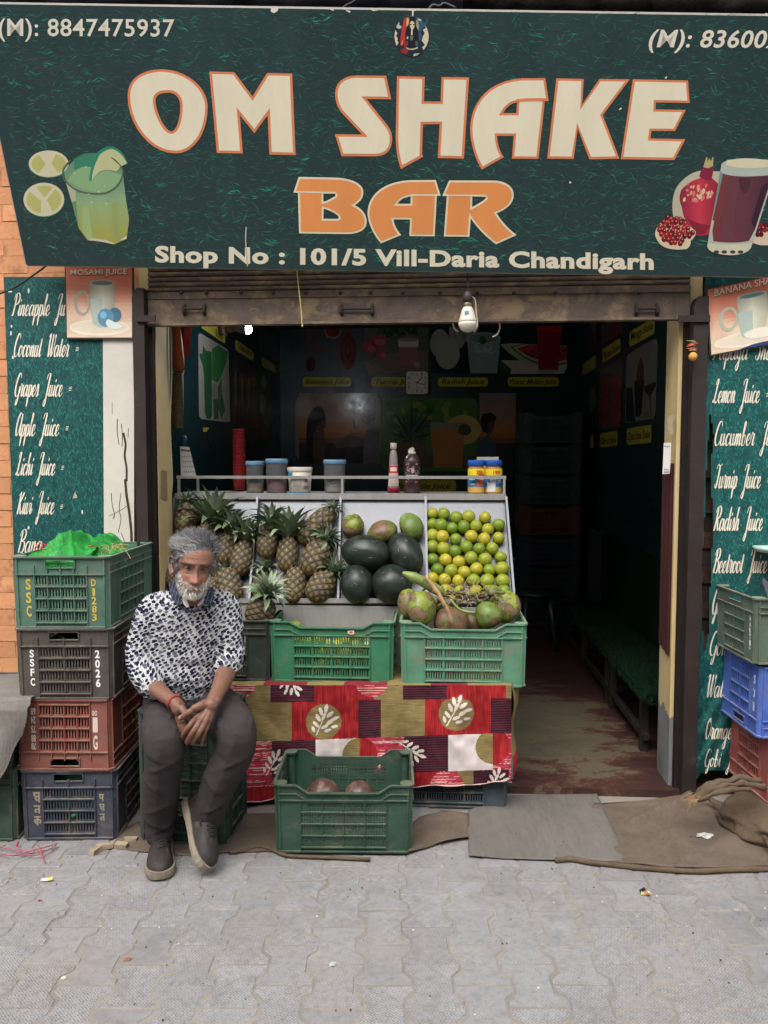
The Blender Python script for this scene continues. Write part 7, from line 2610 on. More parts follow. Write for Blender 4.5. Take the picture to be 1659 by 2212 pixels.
ROWS = [(825, 252), (928, 256), (1028, 285), (1131, 278), (1265, 285), (812, 340), (905, 347), (995, 372), (1090, 362), (1190, 355), (1287, 382), (1376, 345),
  (818, 432), (916, 443), (1026, 463), (1152, 440), (1258, 460), (1376, 452), (828, 523), (925, 540), (1020, 562), (1112, 525), (1217, 542), (1323, 537),
  (826, 628), (942, 632), (1050, 648), (1150, 615), (1266, 627), (1392, 608), (876, 710), (990, 720), (1096, 733), (1195, 705), (1300, 715), (1403, 702),
  (830, 780), (935, 793), (1046, 803), (1172, 797), (1283, 802), (1408, 803), (840, 872), (945, 880), (1057, 890), (1190, 890), (1297, 893), (1418, 890), (1100, 960), (1200, 970), (1310, 965), (980, 965)]
rl_ = random.Random(31)
CUT = [5, 12, 18, 24, 30, 36, 42, 48, 52]
ORD = ['first', 'second', 'third', 'fourth', 'fifth', 'sixth', 'seventh']
RNM = ['top', 'second', 'third', 'fourth', 'fifth', 'sixth', 'seventh', 'eighth', 'lowest']
c0_ = 0
for k, c1_ in enumerate(CUT):
 row = sorted(ROWS[c0_:c1_])
 for i, (x, y) in enumerate(row):
  r_ = rl_.uniform(49, 58) * mp4
  o = bpy.data.objects.new('sweet_lime', rl_.choice(lime_me))
  col.objects.link(o)
  o.location = tray(*zc4(max(x, 836), y), r_)
  o.scale = (r_, r_, r_ * rl_.uniform(.92, 1.06))
  o.rotation_euler = (rl_.uniform(0, 6.3), rl_.uniform(0, 6.3), rl_.uniform(0, 6.3))
  tag(o, 'sweet lime %s from the left in the %s row of the right display bay' % (ORD[i], RNM[k]), 'sweet lime', 'sweet limes in rows on the display')
 c0_ = c1_
# ------------------------------------------------------------------ crates on the cloth
C_ON = 'crates standing on the printed cloth'
mg1, mg2 = plastic('crate_plastic_bright_green', (32, 112, 78), .5, .45), plastic('crate_plastic_dusty_green', (64, 128, 100), .75, .9)
mdk = plastic('crate_plastic_black_green', (34, 46, 42), .4, .4)
def on_cloth(lab, m, xl_, xr_, yb_, v, h, W, dip, **k):
 a, b = uvz(atv(xl_, yb_, v)), uvz(atv(xr_, yb_, v))
 L_ = (b[0] - a[0]) * 1.015
 r = crate(lab, m, SH((a[0] + b[0]) / 2, v + W / 2, TZ + .004), -ANG, L_, W, h, C_ON, dip_long=dip, **k)
 return r, L_, W, h
cg, cgL, cgW, cgH = on_cloth('bright green crate half full of sweet limes in the middle of the cloth', mg1, 588, 846, 1477, -.205, .262, .33, .024)
cc, ccL, ccW, ccH = on_cloth('dusty pale green crate of coconuts on the right of the cloth', mg2, 869, 1132, 1483, -.225, .268, .33, .026)
cd_, cdL, cdW, cdH = on_cloth('blackish green crate holding limes and one pineapple beside the seated man', mdk, 330, 580, 1482, -.20, .262, .33, .0)
pr = Print(lambda x, y, l: Vector((x, -(cgW / 2 + .0125) - l, -y)))
pr.shape([(.070, -.226), (.098, -.228), (.100, -.214), (.088, -.210), (.072, -.214)], (206, 186, 174), 1)
pr.shape([(.078, -.224), (.092, -.224), (.092, -.217), (.080, -.217)], (190, 80, 70), 2)
pr.build('torn_label', M['print'], cg, local=True)
def fill_limes(root, L_, W_, n, z0, z1, seed, lab, grp, extra=()):
 rr5 = random.Random(seed)
 pts = []
 base = Vector(root.location)
 tries = 0
 while len(pts) < n and tries < 6000:
  tries += 1
  p = Vector((rr5.uniform(-L_ / 2 + .05, L_ / 2 - .05), rr5.uniform(-W_ / 2 + .045, W_ / 2 - .045), rr5.uniform(z0, z1)))
  if all((p - q).length > .054 for q in pts):
   pts.append(p)
 for p in pts + [Vector(e) for e in extra]:
  o = bpy.data.objects.new('sweet_lime', rr5.choice(lime_me))
  col.objects.link(o)
  r_ = rr5.uniform(.028, .031)
  o.location = base + Matrix.Rotation(-ANG, 3, 'Z') @ p
  o.scale = (r_,) * 3
  o.rotation_euler = (rr5.uniform(0, 6.3), rr5.uniform(0, 6.3), 0)
  tag(o, lab, 'sweet lime', grp)
fill_limes(cg, cgL, cgW, 64, .042, .150, 3, 'yellow green sweet lime loose inside the bright green crate', 'sweet limes inside the green crate')
fill_limes(cg, cgL, cgW, 0, 0, 0, 3, 'single yellow sweet lime showing above the left rim of the bright green crate', 'loose sweet lime', [(-.175, -.06, .213)])
fill_limes(cd_, cdL, cdW, 26, .04, .10, 5, 'sweet lime at the bottom of the blackish crate beside the man', 'sweet limes inside the black crate')
# coconut bunch in the pale green crate
bunch = [('scarred green coconut at the front left of the coconut crate', 742, 1022, 238, 285, 95, 'coco', -.17), ('green coconut tucked behind at the left end of the coconut crate', 640, 985, 190, 240, 100, 'coco', -.05),
  ('wide brownish coconut in the front middle of the crate under the husk', 985, 1150, 290, 280, 80, 'coco_brown', -.13), ('green coconut showing its round striped end in the coconut crate', 1292, 1083, 225, 235, 60, 'coco_green', -.16),
  ('green coconut with large brown patch at the right end of the coconut crate', 1432, 1012, 235, 265, 75, 'coco', -.06), ('dark coconut in shade between the two front coconuts', 1165, 1140, 170, 190, 90, 'coco_brown', -.06),
  ('pale green coconut behind the middle of the bunch', 860, 960, 150, 200, 80, 'coco_green', .02), ('olive coconut far back on the right of the bunch', 1330, 925, 170, 180, 100, 'coco_green', .03)]
for lab, cx, cy, w_, l_, ang, m_, v in bunch:
 mpp = wpx(.26455, v)
 rx, rz = w_ * mpp / 2, l_ * mpp / 2
 c = atv(*zc4(cx, cy), v)
 d = (-US * math.cos(R(ang)) * .5 + Vector((0, 0, -1)) * math.sin(R(ang)) - VS * .35).normalized()
 if cx == 1292:
  d = (-VS + US * -.1 + Vector((0, 0, -.05))).normalized()
 mb = blob(rx, rz, .055, .06, cx, 26, .03)
 m3 = d.to_track_quat('Z', 'Y').to_matrix()
 mb.v = [tuple(m3 @ Vector(p)) for p in mb.v]
 o = mb.build('coconut', M[m_], None, True, True)
 o.location = c
 tag(o, lab, 'coconut', 'coconuts in the pale green crate')
bs = thing('coconut_stalk', 'cut coconut bunch stalk with pale stripped husk lying over the crate', 'stalk', atv(*zc4(900, 950), -.12))
w = MB()
pz4 = lambda x, y, v: atv(*zc4(x, y), v)
M['stalk_green'] = coco_mat('green_stalk', (104, 122, 58), (140, 148, 84), (122, 104, 66), .62)
M['husk'] = mat('husk', (156, 126, 92), .85, .25, 60, .6, 120, stretch=(1, 1, .3))
w.tube(catmull([pz4(590, 735, -.16), pz4(650, 760, -.16), pz4(740, 800, -.15), pz4(840, 860, -.13), pz4(900, 890, -.10)], 6), [.006 + .016 * min(1, i / 8) for i in range(25)], 10)
w.build('stem', M['stalk_green'], bs, True)
w = MB()
w.tube(catmull([pz4(775, 770, -.19), pz4(850, 860, -.20), pz4(915, 960, -.225), pz4(965, 1060, -.235), pz4(988, 1160, -.235)], 6), [.010, .011, .012, .012, .011, .011] * 4 + [.009], 9, flat=.7)
for i, p in enumerate(w.v):
 n_ = .004 * noise.noise(Vector(p) * 70)
 w.v[i] = (p[0] + n_, p[1] + n_, p[2] + n_)
w.build('husk', M['husk'], bs, True)
M['twig'] = mat('twig', (92, 92, 58), .8, .35, 40, .5, 90)
for q in range(13):
 x, y = 880 + q * 36, 880 + rs.uniform(-10, 60)
 pts = [pz4(x, y, -.05 - rs.random() * .06)]
 for k in range(4):
  x += rs.uniform(15, 60) * (1 if q % 3 else -1)
  y += rs.uniform(-20, 40)
  pts.append(pz4(x, y, -.06 - rs.random() * .08))
 w = MB()
 w.tube(catmull(pts, 4), rs.uniform(.004, .008), 6)
 w.build('twig', M['twig'], bs, True)
w = MB()
for q in range(70):
 p = pz4(rs.uniform(760, 1250), rs.uniform(820, 1000), -.10 - rs.random() * .06)
 d = Vector((rs.gauss(0, .03), rs.gauss(-.01, .02), rs.gauss(0, .025)))
 w.tube([p, p + d * .5 + Vector((0, 0, .006)), p + d], .0016, 4)
w.build('fibres', M['husk'], bs, kind='stuff')
w = MB()
w.tube(catmull([pz4(980, 955, -.2), pz4(1050, 1030, -.21), pz4(1120, 1055, -.21), pz4(1180, 1060, -.2)], 5), .006, 7)
w.build('twig', M['stalk_green'], bs, True)
for x, y in ((1085, 880), (1240, 905), (1010, 1005)):
 w = MB()
 for a in range(5):
  d = Vector((math.cos(a * 1.26), -.3, math.sin(a * 1.26))) * .018
  p = pz4(x, y, -.1)
  w.face([p - d.cross(VS) * .4, p + d, p + d.cross(VS) * .4])
 w.build('calyx', mat('calyx', (120, 96, 62), .8, .3, 40), bs)
# ------------------------------------------------------------------ crate in front on the ground
xa, xb = gnd(601, 1846), gnd(886, 1850)
FY = (xa.y + xb.y) / 2
FL = (xb.x - xa.x) * 1.03
fr = crate('deep green crate standing on the pavement in front of the cloth', plastic('crate_plastic_deep_green', (28, 66, 52), .35, .3), ((xa.x + xb.x) / 2, FY + .175, .012), R(-.6), FL, .35, .262, 'crate on the pavement',
  dip_long=.030, bars=2)
for lab, xz, yz, w_ in (('left brown old coconut inside the front crate', 512, 1062, 195), ('right brown old coconut inside the front crate', 710, 1066, 170)):
 x, y = 493.7 + xz * .3968, 1289 + yz * .3968
 c = atY(x, y, FY + .16)
 r_ = w_ * .3968 / F * 3.0 / 2
 mb = blob(r_, r_ * .95, .04, .02, xz, 22, .04)
 o = mb.build('coconut', M['coco_old'], None, True, True)
 o.location = c + Vector((0, 0, -r_ * .25))
 tag(o, lab, 'coconut', 'old coconuts in the front crate')
# crate under the man, standing on its end
SX, SY = atY(408, 1800, 2.93).x, 2.905
seat_h = .515
sc_m = plastic('crate_plastic_seat', (30, 58, 50), .3, .3)
sr = thing('plastic_crate', 'dark green crate stood on end as a seat under the man', 'crate', (SX, SY + .135, .004), 'crate seat')
sr.rotation_euler = (0, 0, R(-7))
SW, SD = .34, .28
for nm, T, ww, vh in (('base', lambda a, d, z: Vector((a, -(SD / 2 + d), z)), SW - .02, True), ('back', None, 0, 0),
     ('side_panel', lambda a, d, z: Vector((SW / 2 - .003 + d, a, z)), SD - .02, False), ('side_panel', lambda a, d, z: Vector((-(SW / 2 - .003 + d), -a, z)), SD - .02, False)):
 if T is None:
  continue
 mb = crate_panel(ww, seat_h, T, .17 if vh else .24, 6, 3 if vh else 2, 3, 0, False, 0, top=.10, bot=.08, vholes=vh)
 mb.build(nm, sc_m, sr, local=True)
mb = MB()
mb.box(-SW / 2, SW / 2, -SD / 2, SD / 2, seat_h - .012, seat_h)
mb.build('top_panel', sc_m, sr, local=True)
mb = MB()
mb.box(-SW / 2 + .002, SW / 2 - .002, -SD / 2 + .002, SD / 2 - .002, .0, .008)
mb.build('bottom_panel', sc_m, sr, local=True)
mb = MB()
for sx in (-1, 1):
 for sy in (-1, 1):
  mb = MB()
  mb.tube([(sx * (SW / 2 - .012), sy * (SD / 2 - .012), z) for z in (0.001, seat_h - .001)], .014, 10)
  mb.build('corner_post', sc_m, sr, local=True)
# ------------------------------------------------------------------ stack on the right
zr_ = [.118, .390, .668]
C_R = 'crates stacked right of the opening'
rcfg = [('red crate at the bottom of the right stack on the jute bundle', (140, 58, 56), 1659, 1736, True, .268), ('bright blue upside down crate in the middle of the right stack', (48, 92, 176), 1641, 1594, True, .282),
  ('grey green crate on top of the right stack', (64, 88, 74), 1628, 1435, False, .262)]
rr_roots = []
for i, (lab, c, x, y, inv, h) in enumerate(rcfg):
 p = atY(x, y, 2.98)
 L_, W_ = .54, .345
 r = crate(lab, plastic('right_crate_%d' % i, c, .75, .3), (p.x + L_ / 2, 2.98 + W_ / 2, p.z), R((.8, -1.0, .4)[i]), L_, W_, h, C_R, inv=inv, handle_short=True, short_corner=.22, scols=2, sns=5)
 rr_roots.append((r, L_, W_, h))
r, L_, W_, h = rr_roots[2]
crate_text(r, W_, [(a, .128, z, .021, .015) for a, z in (('A', .186), ('A', .161), ('R', .136), ('T', .111), ('I', .086))] + [('025', .128, .060, .010, .014)], (224, 224, 214), 'side', L_, h=h)
r, L_, W_, h = rr_roots[1]
crate_text(r, W_, [('S', .120, .236, .034, .018), ('K', .120, .180, .034, .018), ('R', .120, .126, .034, .018)], (196, 212, 232), 'side', L_, rot=True, h=h, inv=True)
p = Vector(rr_roots[2][0].location)
w = MB()
w.prism([(-.012, 0), (.012, 0), (.010, .10), (-.004, .12), (-.014, .10)], lambda a, b, d: p + Vector((-.12 + a - b * .35, -.02 + d, .20 + b)), 0, .006)
tag(w.build('slate_piece', mat('slate', (92, 92, 100), .6, .15, 20)), 'grey flat strip poking out of the top right crate', 'strip')
lump('red rubbish at the bottom of the grey green right crate', 'rubbish', 'rubbish', None, p.x + .02, p.y, p.z + .17, .2, .12, .06, mat('red_rubbish', (170, 60, 50), .7, .5, 40, stain=((150, 140, 120), .5, 12)), 3)
w = MB()
q = atv(1690, 1192, -.06)
w.lathe([(.001, 0), (.10, .0), (.115, .012), (.115, .022), (.001, .024)], q, 26)
tag(w.build('basin', mat('pale_basin', (170, 196, 186), .5, .1, 14), smooth=True), 'pale green plastic basin edge at the right frame edge', 'basin')
# jute bundle under the right stack
def jute_fn(s_, t_):
 a, b = s_ * 2 * math.pi, (t_ - .5) * math.pi
 d = Vector((math.cos(a) * math.cos(b), math.sin(a) * math.cos(b), math.sin(b)))
 k = 1 + .10 * noise.noise(d * 2.4) + .05 * noise.noise(d * 6) + .03 * abs(noise.noise(Vector((d.x * 12, d.y * 5, d.z * 16))))
 sx = .44 if d.x > 0 else .36
 return Vector((1.73 + d.x * sx * k, 3.0 + d.y * .27 * k, max(.006, .045 + d.z * .100 * k * (1.0 if d.x > -.3 else 1.0))))
ju = thing('jute_sack', 'folded brown jute sack under the right crate stack', 'sack', (1.62, 3.0, 0))
w = MB()
w.grid(90, 44, jute_fn)
w.build('sack_body', M['jute'], ju, True)
for k, (pts, r_) in enumerate((([(1500, 1719), (1518, 1702), (1556, 1688), (1600, 1681), (1645, 1688)], .011), ([(1503, 1724), (1528, 1708), (1566, 1697), (1610, 1692), (1650, 1700)], .012),
       ([(1506, 1730), (1532, 1717), (1572, 1706), (1620, 1704)], .010), ([(1530, 1722), (1552, 1738), (1562, 1762), (1590, 1775), (1640, 1800), (1670, 1830)], .010))):
 w = MB()
 P3 = catmull([atY(x, y, 2.95 - .03 * k) if k < 3 else gnd(x, y, .05) for x, y in pts], 6)
 w.tube(P3, [r_ * (1 + .25 * noise.noise(p_ * 20)) for p_ in P3], 9)
 w.v = [tuple(Vector(q_) + noise.noise_vector(Vector(q_) * 26) * .012) for q_ in w.v]
 w.build('rolled_edge', M['jute'], ju, True)
w = MB()
for q_ in range(30):
 p_ = atY(1503, 1722, 2.9) + Vector((rs.gauss(0, .008), rs.gauss(0, .01), rs.gauss(0, .008)))
 w.tube([p_, p_ + Vector((-.02 - .02 * rs.random(), rs.gauss(-.005, .01), rs.gauss(-.012, .012)))], .0012, 4)
w.build('frayed_threads', M['husk'], ju, kind='stuff')
# ------------------------------------------------------------------ mats on the ground
def ground_sheet(name, label, cat, poly, m, z0, amp=.004, fr=5.0, fold=None, thick=.003, res=.018):
 P2 = [gnd(x, y) for x, y in poly]
 xs, ys = [p.x for p in P2], [p.y for p in P2]
 x0, x1, y0, y1 = min(xs), max(xs), min(ys), max(ys)
 pl = [(p.x, p.y) for p in P2]
 nx, ny = max(4, int((x1 - x0) / res)), max(4, int((y1 - y0) / res))
 mb = MB()
 def span(y):
  c = []
  n = len(pl)
  for i in range(n):
   (xa_, ya_), (xb_, yb_) = pl[i], pl[(i + 1) % n]
   if (ya_ > y) != (yb_ > y):
    c.append((xb_ - xa_) * (y - ya_) / (yb_ - ya_) + xa_)
  return (min(c), max(c)) if c else (0, 0)
 def fn(s_, t_):
  y = y0 + (y1 - y0) * (.002 + .996 * t_)
  a_, b_ = span(y)
  x = a_ + (b_ - a_) * s_
  wob = .006 * noise.noise(Vector((x * 9, y * 9, z0 * 700)))
  z = z0 + amp * (.5 + noise.noise(Vector((x * fr, y * fr, 3.3)))) + amp * .4 * noise.noise(Vector((x * fr * 4, y * fr * 4, 1)))
  if fold:
   z += fold(x, y)
  return Vector((x + wob * (s_ < .02 or s_ > .98), y + wob * (t_ < .03), max(z, z0)))
 mb.grid(nx, ny, fn)
 e = MB()
 n1 = (nx + 1)
 ring = [j for j in range(nx + 1)] + [(j + 1) * n1 + nx for j in range(ny)] + [ny * n1 + nx - 1 - j for j in range(nx)] + [(ny - 1 - j) * n1 for j in range(ny - 1)]
 b = len(mb.v)
 for i in ring:
  p = mb.v[i]
  mb.v.append((p[0], p[1], max(p[2] - thick, .0005)))
 for k in range(len(ring)):
  k2_ = (k + 1) % len(ring)
  mb.f.append((ring[k], b + k, b + k2_, ring[k2_]))
  mb.c.append(None)
  mb.mi.append(0)
 o = mb.build(name, m, smooth=True)
 return tag(o, label, cat)
def fold_r(x, y):
 a, b = gnd(1385, 1782), gnd(1475, 1738)
 d = (b - a)
 t_ = max(-.2, min(1.2, ((x - a.x) * d.x + (y - a.y) * d.y) / d.length_squared))
 q = a + d * t_
 dd = math.hypot(x - q.x, y - q.y)
 a2, b2 = gnd(1520, 1850), gnd(1660, 1790)
 d2 = b2 - a2
 t2 = max(0, min(1, ((x - a2.x) * d2.x + (y - a2.y) * d2.y) / d2.length_squared))
 q2 = a2 + d2 * t2
 return .038 * math.exp(-(dd / .022) ** 2) * (1 if -.2 < t_ < 1.2 else .3) + .018 * math.exp(-(math.hypot(x - q2.x, y - q2.y) / .05) ** 2) + .008 * abs(noise.noise(Vector((x * 6 + y * 5, y * 9, 2))))
ground_sheet('jute_mat', 'worn brown jute sheet spread before the right jamb', 'mat', [(1285, 1740), (1390, 1762), (1470, 1735), (1505, 1722), (1560, 1735), (1700, 1800), (1720, 1878), (1440, 1879), (1300, 1863), (1225, 1857)], M['jute_mat'], .005, .006, 6, fold_r)
w = MB()
P3 = catmull([gnd(x, y, .010) for x, y in ((1200, 1858), (1235, 1856), (1270, 1862), (1320, 1868), (1400, 1876), (1500, 1882), (1600, 1878), (1720, 1878))], 6)
w.tube(P3, [.010 * (1 + .25 * noise.noise(p_ * 16)) for p_ in P3], 8)
tag(w.build('rolled_hem', M['jute'], smooth=True), 'rolled jute hem along the street edge of the brown sheet', 'hem')
ground_sheet('door_mat', 'flat grey ribbed doormat lying in front of the doorway', 'mat', [(1008, 1757), (1096, 1722), (1290, 1719), (1357, 1865), (1180, 1862), (1013, 1857)], M['grey_mat'], .010, .003, 7)
ground_sheet('jute_mat', 'crumpled brown jute piece right of the front crate', 'mat', [(880, 1800), (905, 1772), (960, 1760), (1012, 1764), (1014, 1815), (960, 1825), (880, 1850)], M['jute_mat'], .006, .012, 9,
   lambda x, y: .012 * abs(noise.noise(Vector((x * 14, y * 14, 2)))))
ground_sheet('jute_mat', 'brown jute sheet under the seat between man and front crate', 'mat', [(240, 1832), (270, 1790), (330, 1765), (620, 1760), (640, 1840), (560, 1838), (500, 1843), (420, 1850), (300, 1842)], M['jute_mat'], .004, .004, 7,
   lambda x, y: .006 * abs(noise.noise(Vector((x * 8, y * 10, 6)))))
w = MB()
P3 = catmull([gnd(x, y, .009) for x, y in ((495, 1842), (530, 1836), (560, 1828), (590, 1836), (620, 1848), (700, 1852), (800, 1856))], 6)
w.tube(P3, .007, 7)
tag(w.build('rolled_hem', M['jute'], smooth=True), 'short rolled jute hem showing beside the front crate', 'hem')
# ------------------------------------------------------------------ litter
w = MB()
M['paper_white'] = mat('paper_white', (180, 178, 174), .8, .08, 60)
p = gnd(1523, 1799, .03)
def crumple(c, r_, seed, sq=.6):
 mb = MB()
 def fn(s_, t_):
  a, b = s_ * 2 * math.pi, (t_ - .5) * math.pi
  d = Vector((math.cos(a) * math.cos(b), math.sin(a) * math.cos(b), math.sin(b)))
  k = 1 + .5 * noise.cell(d * 2.5 + Vector((seed, 0, 0))) + .35 * noise.noise(d * 5 + Vector((0, seed, 0)))
  return c + Vector((d.x * r_ * k * 1.5, d.y * r_ * k, max(-r_ * .5, d.z * r_ * k * sq)))
 mb.grid(16, 9, fn)
 return mb
tag(crumple(p - Vector((0, 0, .012)), .016, 3).build('paper_scrap', M['paper_white']), 'crumpled white paper on the brown jute sheet', 'litter')
sd3 = thing('sachet', 'torn dark foil sachet on the pavers right of centre', 'litter', gnd(1393, 1929))
w = MB()
q = gnd(1393, 1930, .004)
w.face([q + Vector((-.016, -.008, 0)), q + Vector((.020, -.010, .002)), q + Vector((.024, .004, 0)), q + Vector((-.010, .008, .006))], (176, 160, 96))
w.face([q + Vector((-.014, .004, .002)), q + Vector((.004, 0, .012)), q + Vector((.002, .016, .014)), q + Vector((-.016, .014, .004))], (34, 36, 34))
w.face([q + Vector((-.002, -.007, .003)), q + Vector((.012, -.006, .004)), q + Vector((.010, .001, .006)), q + Vector((-.002, .001, .006))], (190, 100, 110))
w.face([q + Vector((.006, 0, .004)), q + Vector((.018, -.002, .004)), q + Vector((.014, .008, .006))], (206, 206, 200))
w.build('foil', M['gloss_print'], sd3)
for lab, x, y, r_, c, nm, cat in (('small brown pebble on the pavers lower left', 276, 2071, .009, (134, 96, 78), 'pebble', 'pebble'), ('little maroon scrap on the pavers at the left', 86, 1945, .006, (130, 56, 66), 'scrap', 'litter'),
        ('white shred on the pavers below the front crate', 720, 2083, .010, (160, 164, 164), 'scrap', 'litter'), ('tiny pale pebble on the pavers by the lower left', 137, 2112, .006, (206, 200, 176), 'pebble', 'pebble')):
 tag(crumple(gnd(x, y, r_ * .3), r_ * .7, x).build(nm, mat('litter', c, .8, .2, 80)), lab, cat)
sd4 = thing('sachet', 'yellow and blue sachet scrap on the pavers below the left stack', 'litter', gnd(100, 1902))
w = MB()
q = gnd(100, 1902, .004)
w.face([q + Vector((-.022, 0, 0)), q + Vector((.006, -.006, .002)), q + Vector((.004, .006, .006)), q + Vector((-.018, .006, .004))], (206, 206, 206))
w.face([q + Vector((.004, -.006, .002)), q + Vector((.022, -.002, .004)), q + Vector((.018, .012, .010)), q + Vector((.004, .006, .006))], (190, 176, 90))
w.build('foil', M['gloss_print'], sd4)
# fine specks
w = MB()
rq = random.Random(77)
for i in range(240):
 x, y = rq.uniform(-1.4, 1.6), rq.uniform(1.75, 3.0)
 s2 = rq.uniform(.0012, .0034)
 z = .002 + (.018 if y > 2.72 and x > .3 else 0)
 c = rq.choice([(60, 56, 52), (90, 78, 66), (200, 198, 192), (120, 84, 66), (44, 40, 40)])
 w.lathe([(s2, 0), (s2 * .8, s2 * .6), (.0002, s2)], (x, y, z), 5)
 for k in range(len(w.f) - len(w.c)):
  w.c.append(c)
 for k in range(1, 12):
  if k <= len(w.c):
   w.c[-k] = c
w.build('grit', M['attr_rough'], kind='stuff')
# red plastic strapping and wood offcuts by the left stack
M['strap'] = mat('red_strap', (186, 84, 96), .5, .15, 30)
for lab, pts in (('red plastic strap trailing from the left frame edge', [(-10, 1842), (30, 1848), (60, 1840), (90, 1832), (125, 1822)]), ('red plastic strap looping toward the pavers', [(-10, 1828), (25, 1835), (70, 1848), (100, 1838), (120, 1826)]),
    ('red plastic strap hanging down onto the pavers', [(82, 1826), (88, 1838), (92, 1850), (97, 1862)]), ('short red plastic strap under the crate corner', [(40, 1818), (36, 1830), (60, 1838), (100, 1830)])):
 P3 = catmull([gnd(x, y, .012 + .006 * rs.random()) for x, y in pts], 6)
 w = MB()
 w.tube(P3, .0055, 6, flat=.25)
 tag(w.build('plastic_strap', M['strap'], smooth=True), lab, 'strap')
M['offcut'] = mat('offcut', (150, 134, 112), .85, .25, 30, .4, 90)
for lab, x, y, l_, rz in (('pale wood offcut lying under the front of the blue crate', 226, 1828, .06, .3), ('short wood offcut nearest the pavers by the blue crate', 206, 1836, .045, 1.2), ('wood offcut at the right corner of the blue crate', 262, 1826, .05, -.2), ('small yellowish wood chip by the blue crate corner', 282, 1814, .05, .2)):
 q = gnd(x, y, .012)
 Mx = Matrix.Translation(q) @ Matrix.Rotation(rz, 4, 'Z')
 w = MB()
 w.box(-l_ / 2, l_ / 2, -.012, .012, -.009, .009, Mx)
 for i, p_ in enumerate(w.v):
  w.v[i] = tuple(Vector(p_) + Vector((rs.gauss(0, .002), rs.gauss(0, .002), rs.gauss(0, .0015))))
 tag(w.build('wood_offcut', M['offcut']), lab, 'offcut')
# ------------------------------------------------------------------ the seated man
A = atY
man = thing('person', 'grey bearded man in blotched sweater and dark trousers sitting on an upturned crate', 'person', (SX, SY + .1, 0))
def remesh(mb, voxel, it=4, fac=.5):
 o = mb.build('tmp', M['wire'], None, False, True)
 md = o.modifiers.new('r', 'REMESH')
 md.mode = 'VOXEL'
 md.voxel_size = voxel
 md.adaptivity = 0
 if it:
  s_ = o.modifiers.new('s', 'SMOOTH')
  s_.iterations = it
  s_.factor = fac
 dg = bpy.context.evaluated_depsgraph_get()
 me = bpy.data.meshes.new_from_object(o.evaluated_get(dg))
 bpy.data.objects.remove(o)
 n = len(me.vertices)
 v = np.empty(n * 3)
 me.vertices.foreach_get('co', v)
 return me, v.reshape(-1, 3)
def finish(me, v, name, mats, parent, colr=None):
 off = np.array(wloc(parent)[:])
 me.vertices.foreach_set('co', (v - off).ravel())
 me.materials.clear()
 for m in (mats if isinstance(mats, list) else [mats]):
  me.materials.append(m)
 me.polygons.foreach_set('use_smooth', [True] * len(me.polygons))
 if colr is not None:
  ca = me.color_attributes.new('Col', 'FLOAT_COLOR', 'POINT')
  c4 = np.ones((len(v), 4))
  c4[:, :3] = colr
  ca.data.foreach_set('color', c4.ravel())
 me.update()
 me.name = name
 o = bpy.data.objects.new(name, me)
 col.objects.link(o)
 o.parent = parent
 return o
def loft(mb, rings, n=28, xa=Vector((1, 0, 0)), ya=Vector((0, 1, 0)), pw=2.0):
 """rings: (centre, rx, ry)"""
 vs = []
 for c, rx, ry in rings:
  for k in range(n):
   a = 2 * math.pi * k / n
   ca, sa = math.cos(a), math.sin(a)
   e = 2 / pw
   vs.append(c + xa * rx * math.copysign(abs(ca) ** e, ca) + ya * ry * math.copysign(abs(sa) ** e, sa))
 m = len(rings)
 fs = [(i * n + k, i * n + (k + 1) % n, (i + 1) * n + (k + 1) % n, (i + 1) * n + k) for i in range(m - 1) for k in range(n)]
 fs += [tuple(reversed(range(n))), tuple(range((m - 1) * n, m * n))]
 mb.add(vs, fs)
def ctube(mb, pts, n=18, sub=5, flat=1.0, up=None):
 """pts: (point, radius) smoothed by a spline"""
 P_ = catmull([p for p, r in pts], sub)
 rr6 = [pts[min(i // sub, len(pts) - 1)][1] * (1 - (i % sub) / sub) + pts[min(i // sub + 1, len(pts) - 1)][1] * ((i % sub) / sub) for i in range(len(P_))]
 mb.tube(P_, rr6, n, flat=flat, up=up)
 for p, r in ((P_[0], rr6[0]), (P_[-1], rr6[-1])):
  mb.lathe([(r * math.cos(R(t_)), r * math.sin(R(t_))) for t_ in (-88, -60, -30, 0, 30, 60, 88)], p, 12)
def vnoise(v, f, seed=0.0):
 return np.array([noise.noise(Vector((p[0] * f[0] + seed, p[1] * f[1], p[2] * f[2]))) for p in v])
def displace(me, v, d):
 nrm = np.empty(len(v) * 3)
 me.vertices.foreach_get('normal', nrm)
 return v + nrm.reshape(-1, 3) * d[:, None]
# ---- trousers
KR, KL = A(352, 1603, 2.665), A(510, 1592, 2.69)
AR, AL = A(347, 1775, 2.825), A(444, 1768, 2.785)
mb = MB()
pel = A(404, 1512, 3.05)
loft(mb, [(pel + Vector((0, .01, -.055)), .135, .12), (pel + Vector((0, .01, -.03)), .165, .145), (pel + Vector((0, 0, .02)), .165, .14), (pel + Vector((0, 0, .07)), .15, .125)], 28)
ctube(mb, [(A(362, 1515, 3.03), .088), (A(358, 1545, 2.87), .084), (A(353, 1583, 2.73), .075), (KR + Vector((0, .02, .0)), .070), (KR + Vector((-.002, .033, -.06)), .069), (KR.lerp(AR, .45), .068), (KR.lerp(AR, .75), .063), (AR, .058), (AR + Vector((0, -.006, -.038)), .057)])
ctube(mb, [(A(452, 1515, 3.03), .088), (A(480, 1540, 2.88), .085), (A(503, 1572, 2.75), .077), (KL + Vector((-.004, .02, .0)), .071), (KL + Vector((-.012, .03, -.06)), .070), (KL.lerp(AL, .45), .067), (KL.lerp(AL, .75), .061), (AL, .055), (AL + Vector((-.008, .0, -.032)), .054)])
me, v = remesh(mb, .0075, 5)
